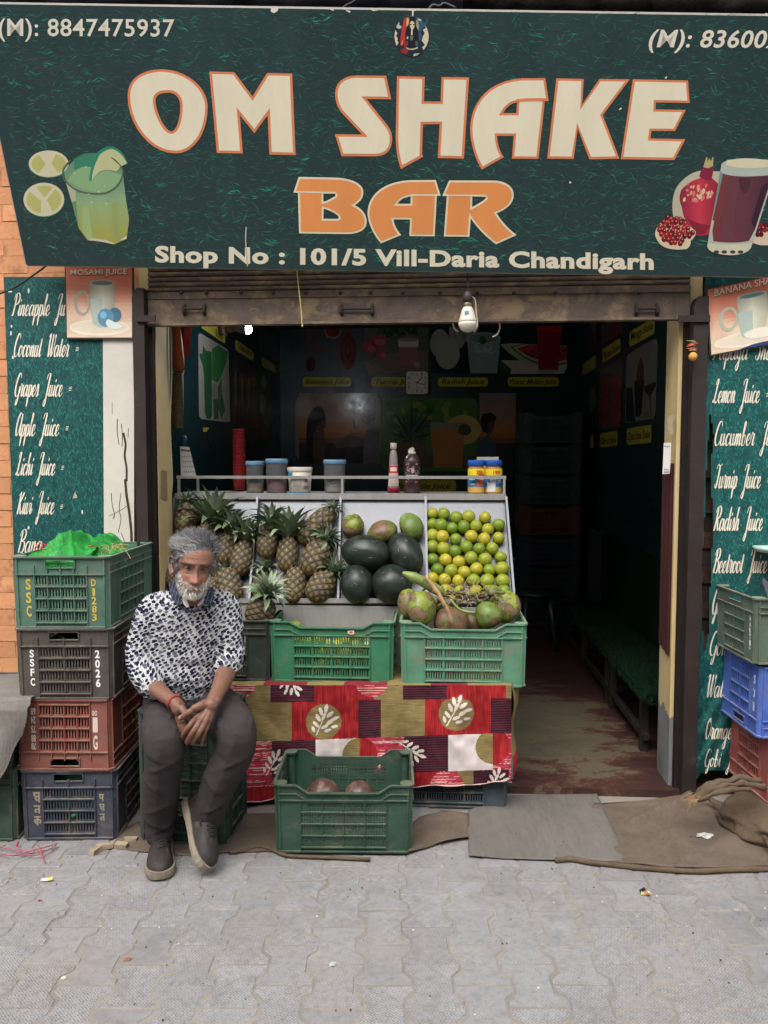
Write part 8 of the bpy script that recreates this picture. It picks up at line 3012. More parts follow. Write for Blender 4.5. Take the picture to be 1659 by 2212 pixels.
d = .0060 * vnoise(v, (11, 11, 7)) + .0018 * vnoise(v, (18, 24, 40), 5)
nrm_ = np.empty(len(v) * 3)
me.vertices.foreach_get('normal', nrm_)
ny_f = np.clip(-nrm_.reshape(-1, 3)[:, 1], 0, 1)
for K_, A_ in ((KR, AR), (KL, AL)):
 t_ = np.clip((K_.z - v[:, 2]) / (K_.z - A_.z), 0, 1.15)
 xa = K_.x + (A_.x - K_.x) * t_
 on = (v[:, 2] < K_.z + .03) * (np.abs(v[:, 0] - xa) < .10) * ny_f
 d += on * .0045 * np.exp(-np.abs(v[:, 0] - xa - .004) / .010)
 for (z0, sl, ln_, am) in ((.40, .5, .05, .008), (.44, -.35, .06, .006), (.31, -.6, .06, .006), (.22, .45, .05, .008), (.15, -.5, .06, .010), (.115, .5, .05, .008)):
  q = (v[:, 2] - z0 - sl * (v[:, 0] - xa)) / .012
  on2 = (np.abs(v[:, 0] - xa) < .10) * np.exp(-((v[:, 0] - xa - sl * .05) / ln_) ** 2)
  d += on2 * am * np.where(q > 0, np.exp(-q * .7), np.exp(q * 2.2)) * (v[:, 2] < K_.z)
th_ = np.exp(-((v[:, 2] - .565) / .05) ** 2)
d += th_ * .006 * np.clip(1 - np.abs(vnoise(v, (40, 12, 14), 2)) * 3, 0, 1) ** 2
v = displace(me, v, d)
M['trouser'] = mat('trouser_cloth', (58, 52, 54), .85, .12, 14, .35, 320, spec=.15, stain=((104, 94, 86), .64, 9, .35))
finish(me, v, 'trousers', M['trouser'], man)
# ---- sweater
SHR, SHL = A(332, 1318, 2.97), A(488, 1312, 2.97)
EBR, EBL = A(306, 1436, 2.915), A(500, 1418, 2.92)
mb = MB()
loft(mb, [(A(402, 1508, 3.035), .140, .115), (A(402, 1492, 3.02), .162, .130), (A(402, 1462, 3.01), .166, .135), (A(404, 1425, 3.005), .160, .128), (A(407, 1385, 2.995), .160, .118), (A(410, 1345, 2.98), .162, .108),
  (A(412, 1318, 2.965), .152, .096), (A(414, 1300, 2.955), .118, .082), (A(416, 1286, 2.95), .078, .068), (A(417, 1276, 2.945), .060, .058)], 32, pw=2.3)
ctube(mb, [(A(352, 1306, 2.965), .055), (SHR, .060), (A(314, 1360, 2.955), .058), (A(306, 1402, 2.94), .056), (EBR, .0555), (A(316, 1462, 2.87), .053), (A(329, 1484, 2.83), .050)])
ctube(mb, [(A(470, 1300, 2.965), .054), (SHL, .057), (A(496, 1350, 2.955), .052), (A(499, 1388, 2.94), .048), (EBL, .048), (A(494, 1434, 2.885), .046), (A(489, 1442, 2.87), .044)])
me, v = remesh(mb, .0065, 4)
zz = v[:, 2]
d = .004 * vnoise(v, (11, 11, 14)) + .0045 * vnoise(v, (9, 12, 38), 3) + .002 * vnoise(v, (40, 40, 60), 6)
ebz = np.exp(-((zz - EBR.z - .02) / .055) ** 2) * (np.abs(v[:, 0] - A(404, 1430, 2.95).x) > .11)
d += ebz * .006 * np.clip(1 - np.abs(vnoise(v, (14, 14, 60), 8)) * 2.4, 0, 1) ** 2
bel = np.exp(-((zz - A(404, 1470, 2.9).z) / .045) ** 2) * (np.abs(v[:, 0] - A(404, 1430, 2.95).x) < .13)
d += bel * .007 * np.clip(1 - np.abs(vnoise(v, (8, 8, 46), 1)) * 2.4, 0, 1) ** 2
v = displace(me, v, d)
def sweater_mat():
 m = bpy.data.materials.new('blotched_knit')
 nt, N, L, P = nodes_of(m)
 tc = N.new('ShaderNodeTexCoord')
 nz = N.new('ShaderNodeTexNoise')
 nz.inputs['Scale'].default_value = 60
 nz.inputs['Detail'].default_value = 2
 L.new(tc.outputs['Object'], nz.inputs['Vector'])
 ad = N.new('ShaderNodeVectorMath')
 ad.operation = 'MULTIPLY_ADD'
 L.new(nz.outputs['Color'], ad.inputs[0])
 ad.inputs[1].default_value = (.009, .009, .009)
 L.new(tc.outputs['Object'], ad.inputs[2])
 sx_ = N.new('ShaderNodeSeparateXYZ')
 L.new(ad.outputs[0], sx_.inputs[0])
 cb = N.new('ShaderNodeCombineXYZ')
 L.new(math_n(N, L, 'ADD', sx_.outputs['X'], math_n(N, L, 'MULTIPLY', sx_.outputs['Y'], .55)), cb.inputs[0])
 L.new(sx_.outputs['Z'], cb.inputs[1])
 rot = N.new('ShaderNodeMapping')
 rot.inputs['Rotation'].default_value = (0, 0, R(-30))
 L.new(cb.outputs[0], rot.inputs['Vector'])
 mp = N.new('ShaderNodeMapping')
 mp.inputs['Scale'].default_value = (48, 80, 1)
 L.new(rot.outputs[0], mp.inputs['Vector'])
 vo = N.new('ShaderNodeTexVoronoi')
 vo.voronoi_dimensions = '2D'
 vo.inputs['Scale'].default_value = 1.0
 vo.inputs['Randomness'].default_value = .55
 L.new(mp.outputs[0], vo.inputs['Vector'])
 sc_ = N.new('ShaderNodeSeparateColor')
 L.new(vo.outputs['Color'], sc_.inputs[0])
 size = math_n(N, L, 'ADD', math_n(N, L, 'MULTIPLY', sc_.outputs[0], .14), .33)
 inside_ = math_n(N, L, 'LESS_THAN', vo.outputs['Distance'], size)
 ink = mixrgb(N, L, math_n(N, L, 'GREATER_THAN', sc_.outputs[1], .62), lin((26, 28, 50)), lin((82, 84, 96)))
 vo2 = N.new('ShaderNodeTexVoronoi')
 vo2.voronoi_dimensions = '2D'
 vo2.inputs['Scale'].default_value = 2.0
 vo2.inputs['Randomness'].default_value = .9
 L.new(mp.outputs[0], vo2.inputs['Vector'])
 dots = math_n(N, L, 'LESS_THAN', vo2.outputs['Distance'], .17)
 n2 = noise_n(N, L, tc.outputs['Object'], 500, 2, .6)
 white = ramp_n(N, L, n2, [(.3, lin((162, 163, 163))), (.7, lin((188, 188, 187)))])
 b1 = mixrgb(N, L, dots, white, lin((38, 40, 58)))
 b2 = mixrgb(N, L, inside_, b1, ink)
 L.new(b2, P.inputs['Base Color'])
 P.inputs['Roughness'].default_value = .9
 P.inputs['Specular IOR Level'].default_value = .12
 b = N.new('ShaderNodeBump')
 b.inputs['Strength'].default_value = .35
 b.inputs['Distance'].default_value = .002
 L.new(n2, b.inputs['Height'])
 L.new(b.outputs[0], P.inputs['Normal'])
 return m
finish(me, v, 'sweater', sweater_mat(), man)
mb = MB()
loft(mb, [(A(404, 1516, 3.035), .132, .118), (A(403, 1500, 3.025), .150, .124), (A(403, 1488, 3.02), .150, .122)], 36, pw=2.3)
M['undershirt'] = mat('undershirt', (104, 108, 124), .9, .2, 60, .3, 200)
mb.build('undershirt', M['undershirt'], man, True)
# ---- head (local axes: x to the picture's right, -y forwards, z up; eye line at z = 0)
HC = A(419, 1221, 2.865)
HR = Matrix.Translation(HC) @ Matrix.Rotation(R(21), 4, 'Z') @ Matrix.Rotation(R(6.5), 4, 'Y') @ Matrix.Rotation(R(4), 4, 'X')
HI = HR.inverted()
BLOBS = [((0, .012, .040), (.073, .094, .078)), ((0, -.030, .028), (.060, .056, .062)), ((0, -.014, -.045), (.059, .068, .060)), ((0, -.034, -.066), (.045, .052, .040)), ((0, .040, .010), (.066, .062, .07))]
def head_radius(dv):
 """dv: (n,3) unit directions from the head centre; smooth union of ellipsoids, solved by bisection"""
 lo = np.full(len(dv), .02)
 hi = np.full(len(dv), .20)
 for _ in range(24):
  mid = (lo + hi) / 2
  p = dv * mid[:, None]
  s_ = np.zeros(len(dv))
  for c, r in BLOBS:
   q = (p - np.array(c)) / np.array(r)
   k = np.linalg.norm(q, axis=1) - 1
   s_ += np.exp(-14 * k)
  ins = s_ > 1
  lo = np.where(ins, mid, lo)
  hi = np.where(ins, hi, mid)
 return lo
def g2(x, z, cx, cz, sx, sz):
 return np.exp(-((x - cx) / sx) ** 2 - ((z - cz) / sz) ** 2)
def face_push(p):
 """forward push (towards -y) of the face features"""
 x, z = p[:, 0], p[:, 2]
 front = np.clip(-p[:, 1] / .05, 0, 1)
 f = np.zeros(len(p))
 ax = np.abs(x)
 f -= .0125 * g2(ax, z, .031, .001, .0165, .0115)
 f += .0055 * g2(ax, z, .028, .021, .022, .0075)
 f += .0035 * g2(x, z, 0, .020, .012, .010)
 t_ = np.clip((.012 - z) / .056, 0, 1)
 nose = np.where((z < .016) & (z > -.062), 1, 0) * np.exp(-(x / (.0062 + .0062 * t_)) ** 2)
 prof = (.006 + .019 * t_ ** 1.15) * np.clip((z + .058) / .010, 0, 1) * np.clip((.018 - z) / .01, 0, 1)
 f += nose * prof
 f += .0085 * g2(ax, z, .0135, -.0425, .0068, .0075)
 f += .0055 * g2(ax, z, .046, -.022, .020, .013)
 f += .0028 * g2(ax, z, .031, -.0135, .015, .0040)
 f -= .0022 * g2(ax, z, .031, -.0205, .018, .0034)
 f -= .0035 * g2(ax, z, .026, -.046, .007, .014)
 f += .0055 * g2(x, z, 0, -.070, .022, .0055)
 f -= .0030 * g2(x, z, 0, -.0765, .020, .0022)
 f += .0060 * g2(x, z, 0, -.083, .020, .0055)
 f += .008 * g2(x, z, 0, -.103, .020, .012)
 f += .0009 * np.sin(z * 620) * g2(x, z, 0, .048, .035, .016)
 f -= .0020 * g2(x, z, .004, .018, .0022, .010) + .0018 * g2(x, z, -.005, .017, .0020, .009)
 return f * front
def scalp_point(dv):
 d_ = np.atleast_2d(dv)
 p = d_ * head_radius(d_)[:, None]
 p[:, 1] -= face_push(p)
 return p
body = MB()
nU, nV = 120, 90
uu, vv = np.meshgrid(np.linspace(0, 2 * np.pi, nU + 1), np.linspace(-np.pi / 2 + .001, np.pi / 2 - .001, nV + 1))
dirs = np.stack([np.cos(vv) * np.sin(uu), np.cos(vv) * np.cos(uu) * 1.0, np.sin(vv)], -1).reshape(-1, 3)
hp = scalp_point(dirs)
vs = [HR @ Vector(p) for p in hp]
fs = [(j * (nU + 1) + i, (j + 1) * (nU + 1) + i, (j + 1) * (nU + 1) + i + 1, j * (nU + 1) + i + 1) for j in range(nV) for i in range(nU)]
body.add(vs, fs)
# ears
for sx in (-1, 1):
 E_ = lambda x, y, z: HR @ Vector((sx * x, y, z))
 rim = [(.071, .004, -.030), (.079, .008, -.034), (.085, .016, -.020), (.089, .024, .000), (.089, .024, .016), (.083, .014, .026), (.077, .004, .022), (.073, .000, .008)]
 ctube(body, [(E_(*p), .0048) for p in rim], 10, 4)
 ctube(body, [(E_(.074, .004, -.028), .006), (E_(.079, .011, -.012), .0055), (E_(.080, .013, .004), .0050), (E_(.077, .008, .014), .0045)], 8, 4)
 ctube(body, [(E_(.074, .002, -.031), .0065), (E_(.078, .006, -.037), .0060)], 8, 3)
 mb_ = MB()
# neck and a slender core inside the clothes down to the seat
NB = A(417, 1316, 2.945)
ctube(body, [(HR @ Vector((0, .018, -.03)), .052), (HR @ Vector((0, .022, -.075)), .053), (A(417, 1292, 2.922), .054), (NB, .062)], 22)
ctube(body, [(NB, .05), (A(408, 1400, 3.0), .07), (pel, .07)], 16)
for sgn, (a, b) in ((-1, (SHR, EBR)), (1, (SHL, EBL))):
 ctube(body, [(NB, .04), (a, .038), (b, .034)], 12)
ctube(body, [(pel, .05), (A(358, 1545, 2.87), .05), (KR + Vector((0, .03, 0)), .04), (AR, .032), (AR + Vector((0, 0, -.05)), .03)], 12)
ctube(body, [(pel, .05), (A(480, 1540, 2.88), .05), (KL + Vector((0, .03, 0)), .04), (AL, .032), (AL + Vector((0, 0, -.03)), .03)], 12)
# forearms
WR, WL = A(381, 1520, 2.70), A(461, 1514, 2.70)
ctube(body, [(EBR, .036), (A(322, 1470, 2.86), .0385), (A(340, 1489, 2.80), .036), (A(362, 1507, 2.74), .0285), (WR, .0255), (A(386, 1530, 2.69), .026)], 18, flat=.86)
ctube(body, [(EBL, .036), (A(494, 1440, 2.88), .0375), (A(484, 1464, 2.82), .036), (A(472, 1492, 2.75), .0285), (WL, .0255), (A(456, 1523, 2.685), .026)], 18, flat=.86)
NAILS = []
def finger(pts, r0, r1, nail=True):
 n = len(pts)
 ctube(body, [(p, r0 + (r1 - r0) * i / (n - 1)) for i, p in enumerate(pts)], 12, 5)
 if nail:
  a, b = pts[-2], pts[-1]
  NAILS.append((b + (b - a).normalized() * .001 + Vector((0, -.6, .45)).normalized() * r1 * .9, r1 * .75))
# left hand lies on top (picture right): four metacarpals, four fingers, thumb
Lk = [(A(423, 1551, 2.655), A(406, 1573, 2.640), A(397, 1586, 2.655), A(394, 1595, 2.672)), (A(434, 1556, 2.645), A(417, 1581, 2.625), A(408, 1596, 2.640), A(404, 1604, 2.655)),
 (A(444, 1558, 2.648), A(430, 1584, 2.630), A(420, 1598, 2.642), A(416, 1605, 2.655)), (A(452, 1555, 2.662), A(444, 1578, 2.648), A(438, 1596, 2.655), A(436, 1608, 2.662))]
for i, k in enumerate(Lk):
 ctube(body, [(WL + Vector((-.008 + .006 * i, -.004, 0)), .017), (WL.lerp(k[0], .55), .0145), (k[0], .0122)], 12, 4)
 finger(list(k), .0108 if i < 3 else .0094, .0078 if i < 3 else .0070)
for a, b in zip(Lk, Lk[1:]):
 ctube(body, [(WL.lerp(a[0].lerp(b[0], .5), .5), .0145), (a[0].lerp(b[0], .5) + Vector((0, .006, .004)), .0105)], 10, 3)
ctube(body, [(WL + Vector((-.012, .0, -.006)), .018), (A(435, 1524, 2.665), .0160), (A(420, 1530, 2.650), .0130)], 12, 4)
finger([A(425, 1529, 2.655), A(407, 1539, 2.645), A(397, 1546, 2.648), A(390, 1551, 2.652)], .0120, .0092)
# right hand underneath (picture left)
Rk = [(A(408, 1556, 2.690), A(412, 1580, 2.680), A(412, 1596, 2.690)), (A(401, 1559, 2.682), A(405, 1584, 2.672), A(406, 1601, 2.684)), (A(394, 1559, 2.682), A(397, 1582, 2.674), A(398, 1600, 2.686)), (A(387, 1556, 2.690), A(389, 1576, 2.682), A(391, 1596, 2.690))]
for i, k in enumerate(Rk):
 ctube(body, [(WR + Vector((.010 - .007 * i, -.002, 0)), .017), (WR.lerp(k[0], .55), .0145), (k[0], .0118)], 12, 4)
 finger(list(k), .0105 if i < 3 else .0092, .0076 if i < 3 else .0068, i == 3)
for a, b in zip(Rk, Rk[1:]):
 ctube(body, [(WR.lerp(a[0].lerp(b[0], .5), .5), .0145), (a[0].lerp(b[0], .5) + Vector((0, .006, .004)), .0102)], 10, 3)
finger([A(392, 1530, 2.672), A(402, 1542, 2.660), A(410, 1552, 2.664)], .0130, .0095, False)
me, v = remesh(body, .0023, 2, .4)
# skin colour by place
hl = v @ np.array(HI.to_3x3()).T + np.array(HI.translation)
x, y, z = hl[:, 0], hl[:, 1], hl[:, 2]
ishead = (np.abs(x) < .11) & (np.abs(y) < .13) & (z > -.125) & (z < .14)
base = np.tile(np.array(lin((138, 98, 80))), (len(v), 1))
nz = vnoise(v, (40, 40, 40)) * .10 + vnoise(v, (140, 140, 140), 3) * .05
base *= (1 + nz)[:, None]
def tint(mask, c, k):
 global base
 m_ = (mask * k)[:, None]
 base = base * (1 - m_) + np.array(lin(c)) * m_
fr = ishead * (y < -.02)
tint(fr * g2(x, z, 0, -.036, .014, .014), (150, 86, 70), .6)
tint(fr * g2(np.abs(x), z, .045, -.028, .02, .014), (146, 88, 68), .45)
tint(fr * g2(np.abs(x), z, .031, -.010, .018, .010), (104, 72, 62), .45)
tint(fr * g2(np.abs(x), z, .031, .009, .018, .006), (112, 78, 66), .35)
tint(fr * g2(x, z, 0, -.0765, .022, .0055), (104, 64, 60), .8)
jaw = ishead * np.clip((-.050 - z) / .012, 0, 1) * (y < .035)
jaw = np.maximum(jaw, ishead * np.clip((np.abs(x) - .053) / .008, 0, 1) * (z < -.012) * (y < -.002) * (y > -.05) * 1.0)
tint(jaw * (1 - g2(x, z, 0, -.0765, .018, .004)), (140, 128, 118), .7)
scl = ishead * ((z > .070) | ((y > .01) & (z > -.02)))
tint(scl * 1.0, (80, 76, 76), .8)
hnd = v[:, 2] < .75
tint(hnd * 1.0, (108, 76, 62), .75)
kn_ = np.zeros(len(v))
for k in Lk:
 for q in k[:2]:
  kn_ += np.exp(-np.sum((v - np.array(q[:])) ** 2, axis=1) / .011 ** 2)
tint(np.clip(kn_, 0, 1), (92, 60, 50), .5)
nl = np.zeros(len(v))
for q, r_ in NAILS:
 nl += np.exp(-(np.sum((v - np.array(q[:])) ** 2, axis=1) / (r_ * .8) ** 2) ** 2)
tint(np.clip(nl, 0, 1), (176, 140, 124), .8)
vein = np.abs(vnoise(v, (70, 30, 45), 12)) < .045
v = displace(me, v, hnd * (v[:, 2] > .45) * vein * .0010 + ishead * .0005 * vnoise(v, (240, 240, 240), 3))
M['skin'] = mat('skin', (255, 255, 255), .48, .06, 60, .25, 420, attr=True, spec=.4, sss=.12)
finish(me, v, 'body', M['skin'], man, base)
# ---- eyes, brows, hair, beard
M['eye'] = mat('eye_white', (196, 184, 174), .2, .05, 60, spec=.6)
M['iris'] = mat('iris', (34, 22, 18), .15, .05, 60, spec=.6)
M['lid'] = mat('eyelid', (120, 84, 70), .5, .08, 60)
for sx in (-1, 1):
 c = scalp_point(np.array([[sx * .031, -.088, .0005]]) / np.linalg.norm([.031, .088, .0005]))[0]
 ec = Vector((c[0], c[1] + .0058, c[2] - .0005))
 mb = MB()
 look = Vector((-.10, -1, -.04)).normalized()
 mb.lathe([(.0122 * math.cos(R(a)), .0122 * math.sin(R(a))) for a in range(-89, 90, 12)], HR @ ec, 18)
 mb.m = 1
 mb.lathe([(.0052, 0), (.0046, .0007), (.001, .0011)], HR @ (ec + look * .0118), 14, axis=HR.to_3x3() @ look)
 mb.build('eye', [M['eye'], M['iris']], man, True)
 for (h_, th_, nm) in ((.0046, .0024, 'upper_eyelid'), (-.0050, .0018, 'lower_eyelid')):
  mb = MB()
  pts = []
  for i in range(9):
   t_ = i / 8 * 2 - 1
   dz = h_ * (1 - t_ * t_) + (.0004 * t_ * sx)
   pts.append(HR @ (ec + Vector((t_ * .0150, -.0128 * math.sqrt(max(.05, 1 - t_ * t_ * .75)), dz))))
  mb.tube(catmull(pts, 3), th_, 8)
  mb.build(nm, M['lid'], man, True)
def strands(name, roots, dirfn, lenfn, wfn, colfn, seg=5, seed=1, mat_=None):
 rr7 = random.Random(seed)
 mb = MB()
 for p, nrm in roots:
  ln = lenfn(p, rr7)
  w_ = wfn(p, rr7)
  c = colfn(p, rr7)
  q = Vector(p) + Vector(nrm) * .0005
  ph, am = rr7.uniform(0, 6.3), rr7.uniform(.1, .5) if rr7.random() < .93 else rr7.uniform(.5, .8)
  pts = [q]
  for k in range(seg):
   d_ = dirfn(q, Vector(nrm), k / seg, rr7, ph, am)
   q = q + d_ * ln / seg
   pts.append(q)
  side = (pts[-1] - pts[0]).cross(Vector(nrm))
  side = side.normalized() if side.length > 1e-6 else Vector((1, 0, 0))
  b = len(mb.v)
  for i, s_ in enumerate(pts):
   k = w_ * (1 - (i / seg) ** 2 * .85)
   mb.v += [tuple(HR @ (s_ + side * k)), tuple(HR @ (s_ - side * k + Vector(nrm) * k * .5))]
  for i in range(seg):
   mb.f.append((b + 2 * i, b + 2 * i + 1, b + 2 * i + 3, b + 2 * i + 2))
   mb.c.append(c)
   mb.mi.append(0)
 return mb.build(name, mat_ or M['hair'], man, True)
M['hair'] = mat('grey_hair', (255, 255, 255), .55, .05, 40, attr=True, spec=.35)
rh = np.random.RandomState(4)
def sample(n, ok):
 d_ = rh.normal(size=(n, 3))
 d_ /= np.linalg.norm(d_, axis=1)[:, None]
 p = scalp_point(d_)
 keep = ok(p)
 p, d_ = p[keep], d_[keep]
 nn = p / np.array([.075, .095, .095]) ** 2
 nn /= np.linalg.norm(nn, axis=1)[:, None]
 return [(tuple(a), tuple(b)) for a, b in zip(p, nn)]
def hairzone(p):
 x, y, z = p[:, 0], p[:, 1], p[:, 2]
 line = .066 + .010 * np.sin(x * 40) - np.clip((np.abs(x) - .035) / .03, 0, 1) * .030        # hairline at the front
 front = (z > line)
 side = (z > -.018) & (np.abs(x) > .054) & (y > -.030) & ~((np.abs(x) > .06) & (z < .0) & (y > -.012) & (y < .020))
 burn = (np.abs(x) > .058) & (y > -.034) & (y < -.012) & (z > -.035)
 back = (y > .025) & (z > -.055)
 return front | side | back | burn
# a close cap under the strands keeps the scalp from showing through
cap = MB()
def capfn(s_, t_):
 a, b = s_ * 2 * math.pi, (t_ - .5) * math.pi
 d_ = np.array([[math.cos(b) * math.sin(a), math.cos(b) * math.cos(a), math.sin(b)]])
 p = scalp_point(d_)
 q = p[0]
 line = .066 + .010 * math.sin(q[0] * 40) - min(1, max(0, (abs(q[0]) - .035) / .03)) * .030
 f1 = min(1, max(0, (q[2] - line + .002) / .030))
 f2 = min(1, max(0, (q[1] - .024) / .02)) * min(1, max(0, (q[2] + .05) / .02))
 f3 = min(1, max(0, (abs(q[0]) - .056) / .008)) * min(1, max(0, (q[2] + .012) / .02)) * min(1, max(0, (q[1] + .034) / .015))
 f = max(f1, f2, f3)
 n_ = .5 + .5 * noise.noise(Vector(q) * 60) + .4 * noise.noise(Vector((q[0] * 160, q[1] * 60, q[2] * 60)))
 k = (.965 + f * (.085 + .05 * n_)) if f > 0 else .93
 return HR @ Vector(q * k)
cap.grid(90, 60, capfn, flip=True)
cap.build('hair_mass', mat('hair_mass', (58, 58, 61), .7, .35, 60, .6, 160, stretch=(1, 1, 1)), man, True)
def hair_dir(q, n, k, rr7, ph, am):
 back = Vector((q.x * 5 + .1, .75, .10))
 if q.z < .055 and abs(q.x) > .045:
  back = Vector((0, .62, -.62))
 kf = max(0, min(1, (q.z - .06) / .03)) * max(0, min(1, (-q.y - .0) / .04))
 back = back.lerp(Vector((-.75, .45, .22)), kf)
 lift = n * (.72 - .95 * k)
 wave = Vector((math.sin(ph + k * 5), math.cos(ph * 1.7 + k * 4), math.sin(ph * .6 + k * 6))) * am
 return (back.normalized() + lift + wave).normalized()
def hair_col(p, rr7):
 w_ = .25 + .9 * max(0, min(1, (-p[1] + .02) / .08)) * max(0, 1 - max(0, p[2] - .075) / .05) + .35 * (p[2] < .04)
 w_ = max(0, min(1, w_ * .55 + rr7.gauss(0, .22)))
 return tuple(a * (1 - w_) + b * w_ for a, b in zip((46, 46, 50), (196, 195, 192)))
strands('hair', sample(13000, hairzone), hair_dir, lambda p, r_: r_.uniform(.030, .062) if p[2] > .05 else r_.uniform(.018, .036), lambda p, r_: r_.uniform(.0004, .0009), hair_col, 6, 2)
def beardzone(p):
 x, y, z = p[:, 0], p[:, 1], p[:, 2]
 ax = np.abs(x)
 cheek = -.046 - .012 * np.clip(1 - ax / .03, 0, 1) + np.clip((ax - .040) / .02, 0, 1) * .040
 b_ = (z < cheek) & (y < .018) & (ax > .0)
 lips = (np.abs(z + .0775) < .0058) & (ax < .023) & (y < -.05)
 nose = (ax < .017) & (z > -.056)
 return b_ & ~lips & ~nose & (z > -.125)
def beard_dir(q, n, k, rr7, ph, am):
 down = Vector((q.x * 5, -.25, -1))
 if q.z > -.074 and q.y < -.05:
  down = Vector((math.copysign(.8, q.x), -.3, -.75))
 return (down.normalized() * .85 + n * (.75 - .7 * k) + Vector((math.sin(ph), math.cos(ph), 0)) * min(am, .5) * .45).normalized()
def beard_col(p, rr7):
 w_ = .86 + rr7.gauss(0, .18) - (.22 if p[2] > -.068 else 0)
 w_ = max(.1, min(1, w_))
 return tuple(a * (1 - w_) + b * w_ for a, b in zip((104, 96, 92), (226, 222, 214)))
strands('beard', sample(15000, beardzone), beard_dir, lambda p, r_: r_.uniform(.008, .019) * (1.2 if p[2] < -.09 else (.55 if p[2] > -.08 and p[1] < -.05 else .8)), lambda p, r_: r_.uniform(.0004, .0007), beard_col, 4, 3)
def browzone(p):
 x, y, z = p[:, 0], p[:, 1], p[:, 2]
 ax = np.abs(x)
 c_ = .0175 - .10 * (ax - .028) ** 2 / .028 - .10 * np.clip(.020 - ax, 0, 1)
 return (np.abs(z - c_) < .0038) & (ax > .010) & (ax < .052) & (y < -.04)
for sd_ in (-1, 1):
 strands('eyebrow', [q for q in sample(26000, browzone) if q[0][0] * sd_ > 0], lambda q, n, k, r_, ph, am: (Vector((math.copysign(1, q.x), -.1, .15 - .5 * k)) + n * .35 + Vector((0, 0, min(am, .5) * .4 - .1))).normalized(),
   lambda p, r_: r_.uniform(.006, .011), lambda p, r_: .0006, lambda p, r_: r_.choice([(44, 38, 36), (60, 54, 52), (112, 106, 102), (36, 30, 28)]), 3, 5)
# ---- collar of the check shirt under the sweater
M['collar'] = bpy.data.materials.new('check_collar')
nt, N, L, P = nodes_of(M['collar'])
gx_ = N.new('ShaderNodeSeparateXYZ')
L.new(coords(N, 'Object', rot=(0, R(-12), 0)), gx_.inputs[0])
s1 = math_n(N, L, 'SINE', math_n(N, L, 'MULTIPLY', gx_.outputs['X'], 420))
s2 = math_n(N, L, 'SINE', math_n(N, L, 'MULTIPLY', gx_.outputs['Z'], 210))
f_ = math_n(N, L, 'ADD', math_n(N, L, 'GREATER_THAN', s1, .72), math_n(N, L, 'MULTIPLY', math_n(N, L, 'GREATER_THAN', s2, .93), .5))
L.new(mixrgb(N, L, math_n(N, L, 'MULTIPLY', f_, .7), lin((28, 31, 46)), lin((78, 88, 112))), P.inputs['Base Color'])
P.inputs['Roughness'].default_value = .85
M['band'] = mat('collar_band', (200, 196, 188), .85, .08, 40)
cset = [('collar_flap', 'collar', [(364, 1261, 2.93), (378, 1250, 2.915), (387, 1256, 2.885), (392, 1284, 2.855), (398, 1304, 2.845), (381, 1307, 2.852), (370, 1290, 2.87)]),
  ('collar_flap', 'collar', [(447, 1273, 2.872), (459, 1267, 2.895), (463, 1280, 2.88), (459, 1305, 2.858), (440, 1302, 2.845), (442, 1290, 2.85)]),
  ('collar_band', 'band', [(386, 1262, 2.875), (390, 1262, 2.868), (399, 1288, 2.852), (409, 1309, 2.846), (404, 1313, 2.846), (397, 1306, 2.844), (389, 1284, 2.858)]),
  ('collar_band', 'band', [(444, 1278, 2.862), (448, 1274, 2.866), (443, 1292, 2.850), (437, 1304, 2.845), (429, 1310, 2.846), (426, 1307, 2.849), (437, 1294, 2.851)])]
for nm, mk, pl in cset:
 mb = MB()
 f3 = [A(a, b, c) for a, b, c in pl]
 n = len(f3)
 tri = tessellate_polygon([[Vector((a, -b, 0)) for a, b, c in pl]])
 bk = [p + Vector((0, .004, 0)) for p in f3]
 mb.add(f3 + bk, [tuple(t_) for t_ in tri] + [tuple(i + n for i in t_) for t_ in tri] + [(i, (i + 1) % n, (i + 1) % n + n, i + n) for i in range(n)])
 mb.build(nm, M[mk], man)
mb = MB()
loft(mb, [(A(417, 1296, 2.935), .066, .060), (A(418, 1274, 2.925), .062, .058), (A(418, 1262, 2.92), .060, .056)], 26)
mb.f = mb.f[:-2]
mb.c, mb.mi = mb.c[:-2], mb.mi[:-2]
mb.v = [p if p[1] > 2.905 else (p[0], 2.905 + (p[1] - 2.905) * .2, p[2]) for p in mb.v]
mb.build('collar_stand', M['collar'], man, True)
mb = MB()
mb.tube(catmull([A(a, b, c) for a, b, c in ((372, 1290, 2.90), (388, 1310, 2.866), (404, 1318, 2.852), (420, 1321, 2.848), (436, 1317, 2.850), (452, 1306, 2.862), (463, 1290, 2.89))], 5), .0036, 8)
mb.build('neckline', mat('neckline_rib', (44, 46, 66), .9, .3, 60, .3, 200), man, True)
# ---- wrist thread, finger ring
M['thread'] = mat('red_thread', (160, 56, 56), .8, .25, 90)
mb = MB()
wc = A(377, 1517, 2.708)
ax_ = (A(386, 1530, 2.69) - A(362, 1507, 2.74)).normalized()
o1 = ax_.orthogonal().normalized()
o2 = ax_.cross(o1)
for k in range(3):
 mb.tube([wc + ax_ * (.003 * (k - 1)) + (o1 * math.cos(a) + o2 * math.sin(a)) * (.0285 + .0006 * k) for a in (2 * math.pi * i / 24 for i in range(25))], .0014, 5)
kc = A(369, 1519, 2.685)
mb.tube([kc + Vector((.006 * math.cos(a), -.002, .008 * math.sin(a))) for a in (2 * math.pi * i / 14 for i in range(15))], .0014, 5)
mb.tube(catmull([A(383, 1507, 2.675), A(386, 1503, 2.672), A(391, 1502, 2.670)], 4), .0012, 5)
mb.tube(catmull([A(384, 1508, 2.675), A(387, 1513, 2.672), A(388, 1520, 2.670)], 4), .0014, 5)
mb.build('wrist_thread', M['thread'], man, True)
mb = MB()
